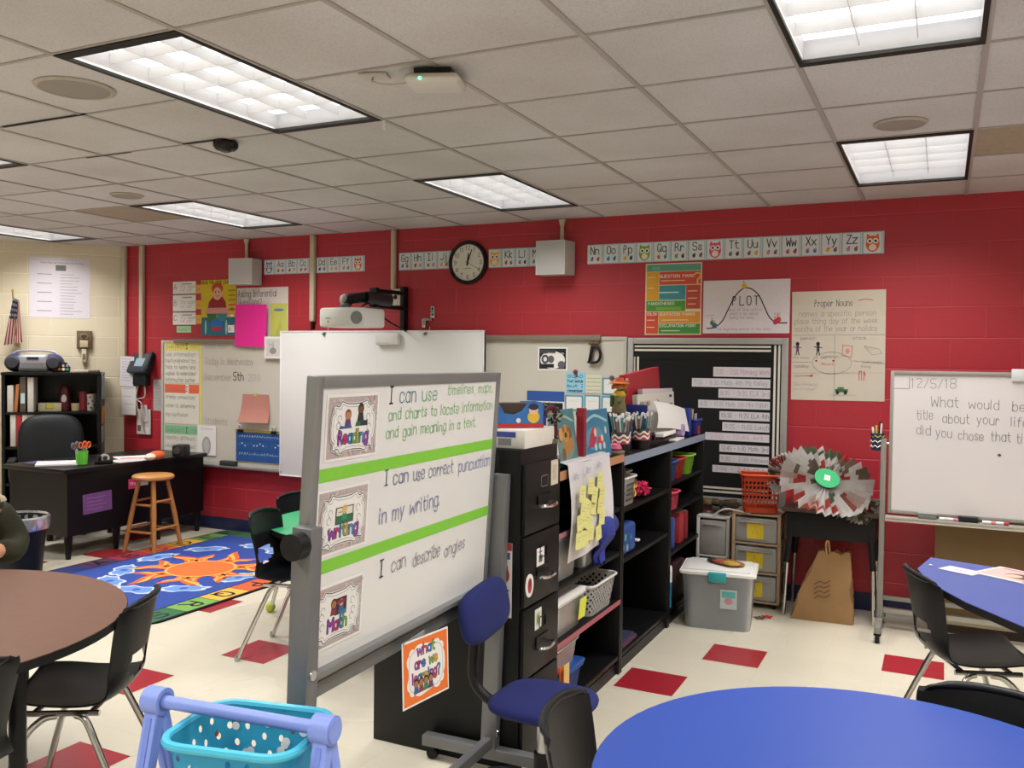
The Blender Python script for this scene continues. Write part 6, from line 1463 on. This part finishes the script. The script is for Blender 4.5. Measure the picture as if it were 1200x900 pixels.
# paper bag
t = thing('paper_bag', 'crumpled brown paper shopping bag under the student desk', 'bag', at(-.645, 6.03, 0, 4))
KP = mat('96734c', .85, var=.12, scale=10, bump=.4)
b = B(); rows = []
for i in range(11):
    v = i/10; z = .44*v
    wx = .165*(1-.42*v) ; wy = .085*(1-.55*v)
    row = []
    for k in range(28):
        u = k/28*4; s = int(u); q = u-s
        c = ((-1,-1),(1,-1),(1,1),(-1,1),(-1,-1)); x = c[s][0]+(c[s+1][0]-c[s][0])*q; y = c[s][1]+(c[s+1][1]-c[s][1])*q
        cr = .012*math.sin(k*1.7+i*1.1)*math.sin(PI*min(1,v+.1))
        row.append((x*wx + .075*v**1.3*.6 + cr - (.05*(1-v) if x < 0 else 0)*1, y*wy + cr*.6 - .02*math.sin(PI*v)*(1 if y < 0 else 0), z + (.012*math.sin(k*2.3) if i == 10 else 0)))
    rows.append(row + [row[0]])
b.grid(rows, KP); b.f([b.v(p) for p in rows[0][:-1]][::-1], KP)
bmesh.ops.remove_doubles(b.bm, verts=b.bm.verts, dist=.0003)
bmesh.ops.solidify(b.bm, geom=list(b.bm.faces), thickness=.0015); b.build('bag', t, angle=25)
b = B(); b.tube(catmull([(.0,-.035,.42),(-.008,-.04,.49),(.006,-.04,.515),(.018,-.035,.43)]), .006, mat('b08a5c',.8)); b.build('handle', t)
b = B(); b.tube(catmull([(.115,.0,.43),(.135,.0,.435),(.13,.01,.40)]), .006, mat('b08a5c',.8)); b.build('handle', t)
b = B(); b.M = frame((-.07,-.095,.15),(1,0,0),(0,.1,1)); b.L=.002
for k in range(4): b.line(catmull([(0,.03*k),(.03,.03*k+.02),(.06,.03*k+.012),(.09,.03*k+.03)],3), .006, ink('5a4230'))
b.build('printed_mark', t, smooth=False)
for x, y, c, s in ((-.99,5.88,'b8302c','red'),(-1.03,5.83,'5a4a34','brown')):
    b = B(); 
    for a in range(5): b.M = rz(a*1.2566); b.ell((.02,0,.005),(.022,.010,.004),mat(c,.7),8)
    b.M = Matrix.Identity(4); tag(b.build('fallen_leaf', M=at(x,y,.001,30)), f'{s} paper leaf dropped on the floor by the drawer cart', 'leaf')
# ---------------------------------------------------------------- mobile whiteboard
t = thing('mobile_whiteboard', 'mobile whiteboard with the date and a writing question', 'whiteboard', on_wall(-.285, 0, .52))
BW2 = 1.80
b = B(); b.box(.015, BW2, .765, 1.595, -.012, .010, mat('d6d1d2', .3, var=.02, scale=5)); b.build('panel', t)
b = B()
for q in ((0,.02,.75,1.615),(BW2-.02,BW2,.75,1.615),(.02,BW2-.02,1.593,1.615),(.02,BW2-.02,.75,.77)): b.box(*q, -.018, .018, mat('9c9a94',.4,.4), .003)
b.build('frame', t)
b = B(); b.cyl((-.01,.712,.03),(BW2,.712,.03),.011,WHITE); b.box(-.01,BW2,.725,.735,-.005,.07,mat('b3b1ac',.4,.3)); b.build('marker_rail', t)
for x in (-.03, BW2+.03):
    b = B(); b.box(x-.016,x+.016,.06,1.20,-.02,.02,mat('8b8a84',.42,.4),.004); o = b.build('post', t)
    b = B(); b.cyl((x,1.17,0),(x+.05 if x < 0 else x-.05,1.17,0),.008,STEEL); b.cyl((x,.71,0),(x+.05 if x < 0 else x-.05,.71,0),.012,STEEL); b.build('bracket', o)
    b = B(); b.box(x-.018,x+.018,.06,.10,-.28,.24,mat('8b8a84',.42,.4),.004); ft = b.build('foot', t)
    for zz in (-.25,.21):
        b = B(); b.cyl((x-.012,.03,zz),(x+.012,.03,zz),.03,BLACK,16); b.box(x-.02,x+.02,.045,.062,zz-.015,zz+.015,BLACK); b.build('caster', ft)
b = B(); b.box(-.02,BW2+.02,.105,.135,-.13,-.10,mat('a3a19a',.4,.4)); b.box(-.02,BW2+.02,.19,.215,-.1,-.08,mat('8b8a84',.4,.4)); b.build('crossbar', t)
b = B(); b.box(.64,.76,1.565,1.635,.012,.022,mat('d0d3d6',.3),.003); b.build('top_clip', t)
b = B(); b.L = .0108; GW = ink('88848a')
b.line([(.105,1.575),(.105,1.508),(.02,1.508)], .004, GW)
b.text('12/5/18', .115, 1.515, .055, GW, w=.06, fit=.24, jit=.04)
b.text('What', .225, 1.405, .06, GW, w=.06, fit=.145, jit=.05); b.text('would', .425, 1.40, .055, GW, w=.06, fit=.155, jit=.05); b.text('be a good', .65, 1.395, .055, GW, w=.06, fit=.3, jit=.05)
b.text('title', .15, 1.325, .055, GW, w=.06, fit=.085, jit=.05); b.text('about', .29, 1.31, .055, GW, w=.06, fit=.14, jit=.05); b.text('your', .47, 1.31, .055, GW, w=.06, fit=.115, jit=.05); b.text('life? Why', .645, 1.305, .055, GW, w=.06, fit=.26, jit=.05)
b.text('did', .15, 1.235, .055, GW, w=.06, fit=.075, jit=.05); b.text('you', .255, 1.225, .055, GW, w=.06, fit=.085, jit=.05); b.text('chose', .375, 1.215, .055, GW, w=.06, fit=.13, jit=.05); b.text('that', .545, 1.215, .055, GW, w=.06, fit=.10, jit=.05); b.text('title?', .675, 1.21, .055, GW, w=.06, fit=.13, jit=.05)
b.disc(.59, 1.135, .009, .008, ink('4a4a50'))
lab(b.build('lettering', t, smooth=False), 'grey handwritten date and question')
MT = on_wall(-.285, 0, .52)
for x, w, c, s, nm, ct in ((.17,.10,'6d706e','grey felt eraser on the rail of the mobile whiteboard','whiteboard_eraser','eraser'),(.385,.105,'1d1d20','black felt eraser on the rail of the mobile whiteboard','whiteboard_eraser','eraser')):
    b = B(); b.box(x,x+w,.736,.762,.02,.06,mat(c,.8),.005); b.box(x,x+w,.762,.770,.02,.06,mat('8a8a88' if c[0]=='6' else '3a3a3c',.5),.003); tag(b.build(nm, M=MT), s, ct)
for x, c, s in ((.285,'d8d5d2','white'),(.315,'c86a8a','pink'),(.36,'8a2a5a','magenta'),(.51,'d87a8a','pale pink'),(.575,'b8242c','red')):
    b = B(); b.M = MT
    b = B(); b.cyl((x,.745,.05),(x+.045,.745,.05),.009,PAPER,12); b.cyl((x+.045,.745,.05),(x+.07,.745,.05),.0095,mat(c,.5),12); tag(b.build('dry_erase_marker', M=MT), f'{s} capped marker on the rail of the mobile whiteboard', 'marker')
t = thing('chevron_pocket', 'navy chevron pencil pocket hanging on the mobile whiteboard post', 'pencil holder', on_wall(-.405, 1.125, .50))
b = B(); b.lathe([(0,0),(.035,0),(.042,.105),(.038,.105),(.032,.006),(0,.006)], mat('22304a',.6), 20); b.build('pocket', t)
b = B()
for k in range(3):
    pts = [(.041*math.cos(PI*1.05+PI*.95*j/8+PI*0), .041*math.sin(PI+PI*j/8), .02+.03*k+(.012 if j % 2 else 0)) for j in range(9)]
    b.tube(pts, .0035, PAPER if k < 2 else mat('9a9a3c',.5), 5)
b.build('chevron_bands', t)
for k, (x, c) in enumerate(((-.03,'e2e0dc'),(-.01,'b3c04a'),(.02,'e2e0dc'),(.012,'1a1a1c'))):
    b = B(); b.cyl((x*.6,.0,.01),(x,.005*k,.14+.012*k),.006,mat(c,.5),8); b.build('pen', t)
t.matrix_world = Matrix.Translation((-.352, WY-.50, 1.125))
# tan cabinet below
t = thing('tan_cabinet', 'brown laminate cabinet standing behind the mobile whiteboard', 'cabinet', at(-.02, 6.06))
TN = mat('6e5632', .5, var=.12, scale=6)
b = B(); b.box(0,1.5,0,.32,.085,.80,TN,.004); b.build('body', t)
b = B(); b.box(.0,1.5,-.004,.0,.06,.085,mat('a59a86',.4,.3)); b.build('kick_strip', t); b = B(); b.box(.01,1.49,.02,.31,0,.085,mat('3a2c1c',.6)); b.build('plinth', t)
# ---------------------------------------------------------------- tables
def table_leg(b, x, y, z1):
    b.cyl((x,y,.30),(x,y,z1),.026,BLACK,14); b.cyl((x,y,.02),(x,y,.34),.019,CHROME,14); b.lathe([(0,0),(.022,0),(.018,.022),(0,.022)],BLACK,12,c=(x,y,0))
def table(name, poly, topm, label, legs, z=.74, th=.03, M=None):
    t = thing(name, label, 'table', M)
    b = B(); b.prism(poly, z-th, z-.002, mat('17171a',.5)); b.prism([(x*.997,y*.997) for x,y in poly], z-.002, z, topm); lab(b.build('tabletop', t, angle=30), 'laminate top with black edge')
    b = B(); b.prism([(x*.8,y*.8) for x,y in poly], z-th-.035, z-th, mat('1c1c1e',.6)); b.build('apron', t)
    for x, y in legs:
        b = B(); table_leg(b, x, y, z-th); b.build('leg', t)
    return t
circ = lambda r, n=72: [(r*math.cos(2*PI*k/n), r*math.sin(2*PI*k/n)) for k in range(n)]
BLT = mat('234292', .38, var=.03, scale=8)
table('round_table', circ(.613), BLT, 'round blue table across the bottom of the photo', [(.40*math.cos(R_(a)), .40*math.sin(R_(a))) for a in (15,120,225,300)], M=at(-.105, 2.035))
table('round_table', circ(.772), mat('664638', .42, var=.1, scale=18), 'round brown wood grain table with black edge', [(.60*math.cos(R_(a)), .60*math.sin(R_(a))) for a in (100,190,280,8)], M=at(-3.205, 1.74))
TP = [(-.034,4.648),(-.085,4.36),(-.03,4.10),(.10,3.83),(.276,3.565),(.55,3.33),(.95,3.18),(1.35,3.25),(1.62,3.52),(1.72,3.9),(1.66,4.12)]
table('activity_table', [(x-.8,y-3.95) for x,y in TP], mat('3b4d96', .38, var=.03, scale=8), 'blue activity table with papers in front of the mobile whiteboard', [(-.42,.49),(-.30,-.42),(.55,-.45),(.70,.2)], M=at(.8,3.95))
flat('paper_card', 0,0,.155,.10,mat('d2c9cc',.7),'small pinkish white card on the blue activity table','paper',lambda b,w,h:b.rect(.05,.045,.1,.055,ink('b38a90')),Mx=at(-.0,4.40,.741,-30))
def mag(b, w, h): b.rect(.012,.012,w-.012,h-.012,ink('cfa8a4')); b.disc(w*.55,h*.45,.07,.05,ink('5a3a2c')); b.disc(w*.45,h*.4,.035,.03,ink('d8b09a')); b.disc(w*.8,h*.5,.05,.05,ink('7aa04a')); b.rect(w*.1,h*.85,w*.9,h*.92,ink('c8506a')); b.rect(w*.7,h*.05,w*.95,h*.3,ink('a8303a'))
flat('magazine', 0,0,.30,.22,PAPER,'colourful magazine page on the blue activity table','magazine',mag,Mx=at(.135,4.385,.741,-33),t=.004)
b = B(); b.ell((0,0,.003),(.008,.006,.003),PAPER,8); tag(b.build('paper_scrap', M=at(-.03,4.45,.741)), 'tiny scrap of white paper on the blue activity table', 'scrap')
# ---------------------------------------------------------------- stack chairs
PLS = mat('0e1014', .38, var=.15, scale=120, bump=.08)
TEN = mat('b3bf4a', .9, var=.15, scale=90, bump=.3)
def make_chair(label, M, s=1.0, balls=(), group='black school chairs'):
    t = thing('school_chair', label, 'chair', M @ Matrix.Scale(s, 4), group)
    prof = [(.225,.395,.15),(.222,.425,.175),(.20,.442,.195),(.12,.440,.21),(.02,.430,.215),(-.08,.428,.215),(-.145,.437,.21),(-.185,.462,.20),(-.205,.505,.185),(-.215,.56,.18),(-.228,.64,.19),(-.243,.72,.20),(-.252,.765,.195),(-.258,.787,.165)]
    C_ = catmull(prof, 3); nu = 18
    P = []
    for i, (x, z, hw) in enumerate(C_):
        f_ = i/(len(C_)-1); row = []
        sd = min(1, max(0, (f_-.45)/.2))
        for j in range(nu+1):
            v = j/nu*2-1; e_ = abs(v)**2.5
            row.append((x + sd*.045*e_ - (.0), v*hw, z + (1-sd)*.022*e_ - (.012*e_ if f_ > .93 else 0)))
        P.append(row)
    n = len(C_)
    def hole(i, j):
        x, z, hw = C_[i]; f_ = i/(n-1); v = (j+.5)/nu*2-1
        return f_ > .55 and ((z-.535)/.05)**2 + (v/.55)**2 < 1
    b = B(); b.grid(P, PLS, hole, .007)
    b.tube([(C_[-1][0]+.002+.045*abs(j/8-1)**2.5, (j/8-1)*.165, C_[-1][1]-.006-.012*abs(j/8-1)**2.5) for j in range(17)], [.004+.008*min(1,(1-abs(j/8-1))*4) for j in range(17)], PLS, 10)
    b.build('seat_shell', t, angle=60)
    fr = B()
    for sy in (-1,1): fr.tube([(.13,sy*.165,.412),(-.13,sy*.165,.412)], .011, CHROME, 8)
    fr.tube([(.09,-.165,.412),(.09,.165,.412)], .011, CHROME, 8); fr.tube([(-.1,-.165,.412),(-.1,.165,.412)], .011, CHROME, 8)
    fr.build('seat_frame', t)
    k = 0
    for sx in (1,-1):
        for sy in (-1,1):
            b = B()
            p = [(sx*.03-.02,sy*.165,.405),(sx*.075-.01,sy*.172,.39),(sx*.13-.0,sy*.185,.30),(sx*.235-.02,sy*.215,.012)]
            b.tube(catmull(p,5), .0125, CHROME, 10); lg = b.build('leg', t)
            b = B(); b.M = Matrix.Translation((sx*.238-.02,sy*.216,0)); b.lathe([(0,0),(.014,0),(.017,.012),(.013,.03),(0,.03)], STEEL, 12); b.build('glide', lg)
            if k in balls:
                b = B(); b.ell((sx*.236-.02,sy*.216,.033),(.033,.033,.033),TEN,16); lab(b.build('tennis_ball', lg), 'yellow green tennis ball on the leg')
            k += 1
    return t
def fac(x, y, dx, dy): return at(x, y, 0, math.degrees(math.atan2(dy, dx)))
make_chair('black chair pulled up to the brown table, its back toward the rug', fac(-2.80, 2.20, -.86, -.50), 1.0, (2,))
make_chair('black chair at the near edge of the brown table, cut off by the picture corner', fac(-2.655, 1.53, -.98, .1), 1.0, ())
make_chair('black chair beside the rug, partly hidden by the rolling whiteboard', fac(-3.22, 3.93, .96, .27), 1.0, ())
make_chair('black chair pushed against the blue activity table', fac(.135, 4.19, .93, .35))
make_chair('black chair at the round blue table, next to the swivel chair', fac(-.62, 2.075, .99, .14))
make_chair('black chair on the far side of the round blue table, facing it', fac(.11, 2.45, -.2, -.98))
make_chair('dark chair behind the green table with a tennis ball on one leg', fac(-3.56, 4.515, .85, -.5), .98, (2,))
t = table('round_table', circ(.61), mat('2f9a66',.45), 'green topped round table half hidden behind the rolling whiteboard', [(.42*math.cos(R_(a)), .42*math.sin(R_(a))) for a in (20,110,225,300)], z=.66, M=at(-3.12, 4.48))
make_chair('black chair hidden behind the rolling whiteboard except for one leg', fac(-2.70, 3.86, -.5, .86), 1.0, ())
# ---------------------------------------------------------------- blue swivel chair
t = thing('swivel_chair', 'royal blue armless swivel chair in front of the filing cabinet', 'chair', at(-1.275, 2.925, 0, 0))
BF = mat('131d5c', .9, var=.12, scale=220, bump=.15)
b = B(); b.pad(.37, .36, .06, BF, Matrix.Translation((0,0,.415))); b.build('seat', t, angle=80)
b = B(); b.pad(.35, .20, .065, BF, Matrix.Translation((-.245,0,.718)) @ Matrix.Rotation(R_(6),4,'X') @ Matrix.Rotation(R_(80),4,'Y') @ rz(PI/2)); b.build('backrest', t, angle=80)
b = B(); b.box(-.12,.12,-.11,.11,.365,.388,BLACK,.01); b.tube(catmull([(-.05,0,.37),(-.20,0,.375),(-.285,0,.44),(-.29,0,.56),(-.268,0,.715)],5), .02, BLACK, 10); b.build('back_bracket', t)
b = B(); b.cyl((0,0,.10),(0,0,.37),.025,STEEL,16); b.cyl((0,0,.09),(0,0,.23),.034,BLACK,16); b.build('gas_column', t)
for k in range(5):
    a = 2*PI*k/5+.35; c, s = math.cos(a), math.sin(a)
    b = B(); b.tube([(0,0,.115),(c*.15,s*.15,.105),(c*.265,s*.265,.07)], [.034,.026,.02], BLACK, 10); lg = b.build('base_arm', t)
    b = B(); b.cyl((c*.265-s*.02,s*.265+c*.02,.027),(c*.265+s*.02,s*.265-c*.02,.027),.027,BLKPL,16); b.build('caster', lg)
# ---------------------------------------------------------------- light blue A-frame stand with turquoise basket
SB = mat('7f93dc', .42, var=.04); TQ = mat('45b4d4', .4, var=.05)
p0, p1 = Vector((-1.772, 1.614, .781)), Vector((-1.288, 1.669, .781))
dx = (p1-p0).normalized()
t = thing('basket_stand', 'periwinkle blue A-frame stand with a round top bar', 'stand', Matrix.Translation((p0.x, p0.y, 0)) @ rz(math.atan2(dx.y, dx.x)))
LB = (p1-p0).length; zb = .781
b = B(); b.cyl((.0,0,zb),(LB,0,zb),.0165,SB,20)
for x in (.02, LB-.02): b.cyl((x-.006,0,zb),(x+.006,0,zb),.023,SB,20)
b.build('top_bar', t)
for x, sg in ((0,-1),(LB,1)):
    b = B(); b.cyl((x-.026,0,zb),(x+.026,0,zb),.034,SB,28); b.cyl((x+sg*.026,0,zb),(x+sg*.030,0,zb),.028,SB,28); b.build('end_cap', t)
    for sy in (-1,1):
        b = B(); b.M = Matrix.Translation((x,0,zb)) @ Matrix.Rotation(R_(14*sy),4,'X'); b.box(-.02,.02,-.017,.017,-.80,-.02,SB,.005); b.box(-.008,.008,-.0205,.0205,-.79,-.04,mat('6f84cf',.45),.003); lg = b.build('leg', t)
for z_, y in ((.455,.0813),(.455,-.0813)):
    b = B(); b.cyl((0,y,z_),(LB,y,z_),.009,SB,12); b.build('cross_rod', t)
tb = thing('turquoise_basket', 'turquoise perforated plastic basket under the periwinkle bar', 'basket', t.matrix_world @ Matrix.Translation((LB*.545, .02, .466)) @ rz(R_(6)))
b = B()
rnd = {}
b.rbox(.325, .265, .275, TQ, .055, .78, t=.003, rim=.02, rows=13, holes=lambda u,k: 5 <= k <= 11 and (u*5+k*3) % 11 in (0,4))
b.build('tub', tb)
b = B()
for k in range(9): 
    x = random.uniform(-.12,.12); z = random.uniform(.15,.24); b.M = frame((x, .1325*(.78+.22*z/.275)-.0045, z),(1,0,0),(0,0,1)); b.L=0; b.lathe([(0,.0015),(.011,.001),(.011,0)], random.choice((PAPER,PAPER,mat('2a6a7a',.5))), 14)
for k in range(14): 
    y = random.uniform(-.09,.1); z = random.uniform(.1,.23); xx = -(.325/2*(.78+.22*z/.275))+.005; b.M = frame((xx, y, z),(0,1,0),(0,0,1)); b.lathe([(0,.0015),(.009,.001),(.009,0)], mat(random.choice(('b5402c','c85a3c','7a6ab0','b5402c')),.6), 12)
lab(b.build('dot_pattern', tb), 'white, dark and red dots inside the basket wall')
b = B()
for k in range(30): b.cbox((random.uniform(-.11,.11),random.uniform(-.08,.08),random.uniform(.01,.1)),(.05,.04,.035),mat(random.choice(('2a2f3a','8a3a34','3a6a8a','b9b4ac','5a4a6a')),.6),.006)
tag(b.build('basket_contents', M=tb.matrix_world @ Matrix.Translation((0,0,.004))), 'jumble of small toys at the bottom of the turquoise basket', 'toys', None, 'stuff')
# ---------------------------------------------------------------- person seated at the brown table, mostly out of frame
def skin_body(name, parent, pts, edges, m, sub=2):
    me = bpy.data.meshes.new(name); me.from_pydata([p[:3] for p in pts], edges, []); me.update()
    o = bpy.data.objects.new(name, me); COL.objects.link(o)
    md = o.modifiers.new('skin', 'SKIN'); 
    if not me.skin_vertices: 
        bpy.context.view_layer.objects.active = o
    for v, p in zip(me.skin_vertices[0].data, pts): v.radius = (p[3], p[4] if len(p) > 4 else p[3])
    me.skin_vertices[0].data[0].use_root = True
    s = o.modifiers.new('sub', 'SUBSURF'); s.levels = sub; s.render_levels = sub
    me.materials.append(m)
    dg = bpy.context.evaluated_depsgraph_get(); ev = o.evaluated_get(dg); nm = bpy.data.meshes.new_from_object(ev)
    o.modifiers.clear(); o.data = nm; bpy.data.meshes.remove(me)
    nm.polygons.foreach_set('use_smooth', [True]*len(nm.polygons))
    if parent: o.parent = parent
    return o
t = thing('person', 'person in a dark olive jacket sitting at the brown table, mostly outside the picture', 'person', at(-4.02, 2.50, 0, -32))
SKN = mat('c08a6a', .55, var=.06)
# local: +x faces the table, +y is the person's side nearer the desk
body = [(0,0,.50,.14,.12),(0,0,.64,.13,.11),(.01,0,.80,.12,.095),(.02,0,.92,.10,.07),(.03,0,1.02,.05),(.045,0,1.10,.085,.095),(.05,0,1.19,.085,.10),
 (.02,.16,.93,.042),(.08,.24,.76,.038),(.28,.16,.79,.034),(.37,.12,.785,.035,.018),(.02,-.16,.93,.042),(.08,-.24,.76,.038),(.28,-.16,.79,.034),(.37,-.12,.785,.035,.018),
 (.0,.09,.48,.085),(.40,.11,.47,.065),(.40,.12,.12,.042),(.48,.12,.04,.035),(.0,-.09,.48,.085),(.40,-.11,.47,.065),(.40,-.12,.12,.042),(.48,-.12,.04,.035)]
be = [(0,1),(1,2),(2,3),(3,4),(4,5),(5,6),(3,7),(7,8),(8,9),(9,10),(3,11),(11,12),(12,13),(13,14),(0,15),(15,16),(16,17),(17,18),(0,19),(19,20),(20,21),(21,22)]
for s, i0 in ((1, 10), (-1, 14)):          # five fingers on each hand
    base = body[i0]
    for k, (dy, L_) in enumerate(((-.024,.055),(-.009,.068),(.007,.07),(.022,.058))):
        n0 = len(body); body += [(base[0]+.035, base[1]+dy, base[2]-.002, .0085), (base[0]+.035+L_*.6, base[1]+dy*1.15, base[2]-.004, .008), (base[0]+.035+L_, base[1]+dy*1.2, base[2]-.012, .0075)]; be += [(i0,n0),(n0,n0+1),(n0+1,n0+2)]
    n0 = len(body); body += [(base[0]+.01, base[1]-s*.038, base[2], .0095), (base[0]+.045, base[1]-s*.055, base[2]-.006, .0085)]; be += [(i0,n0),(n0,n0+1)]
skin_body('body', t, body, be, SKN)
JK = mat('2b2a1c', .9, var=.2, scale=40, bump=.2)
jp = [(0,0,.47,.175,.15),(0,0,.62,.165,.14),(.01,0,.78,.17,.14),(.02,0,.92,.16,.115),(.030,0,1.015,.085),(.02,.17,.935,.078),(.06,.25,.78,.07),(.17,.22,.755,.062),(.27,.165,.795,.05),(.02,-.17,.935,.078),(.06,-.25,.78,.07),(.17,-.22,.755,.062),(.27,-.165,.795,.05)]
lab(skin_body('jacket', t, jp, [(0,1),(1,2),(2,3),(3,4),(3,5),(5,6),(6,7),(7,8),(3,9),(9,10),(10,11),(11,12)], JK), 'dark olive jacket')
TRO = mat('22242c', .9, var=.15)
skin_body('trousers', t, [(0,0,.47,.15,.12),(.0,.09,.475,.10),(.40,.11,.465,.08),(.40,.12,.10,.06),(.0,-.09,.475,.10),(.40,-.11,.465,.08),(.40,-.12,.10,.06)], [(0,1),(1,2),(2,3),(0,4),(4,5),(5,6)], TRO)
b = B(); b.ell((.012,0,1.225),(.105,.108,.10),mat('8a6a48',.8,var=.3,scale=60),20); b.ell((-.045,0,1.08),(.075,.11,.16),mat('8a6a48',.8,var=.3,scale=60),18); b.build('hair', t)
b = B()
for sy in (-1,1): b.ell((.128,sy*.034,1.165),(.012,.016,.010),PAPER,10); b.ell((.137,sy*.034,1.165),(.006,.008,.008),INK,8); b.ell((.05,sy*.092,1.15),(.02,.012,.028),SKN,10)
b.ell((.142,0,1.135),(.018,.014,.02),SKN,10); b.ell((.130,0,1.10),(.012,.024,.007),mat('9a5a4c',.6),10); b.build('face', t)
b = B(); b.ell((-.06,.03,.965),(.10,.185,.055),mat('b9a98a',.95,var=.3,scale=120,bump=.5),20); lab(b.build('fur_collar', t), 'cream fur trimmed hood')
for s in (-1,1): pass
make_chair('black chair under the person in the olive jacket', at(-4.06, 2.525, 0, -32), 1.0)
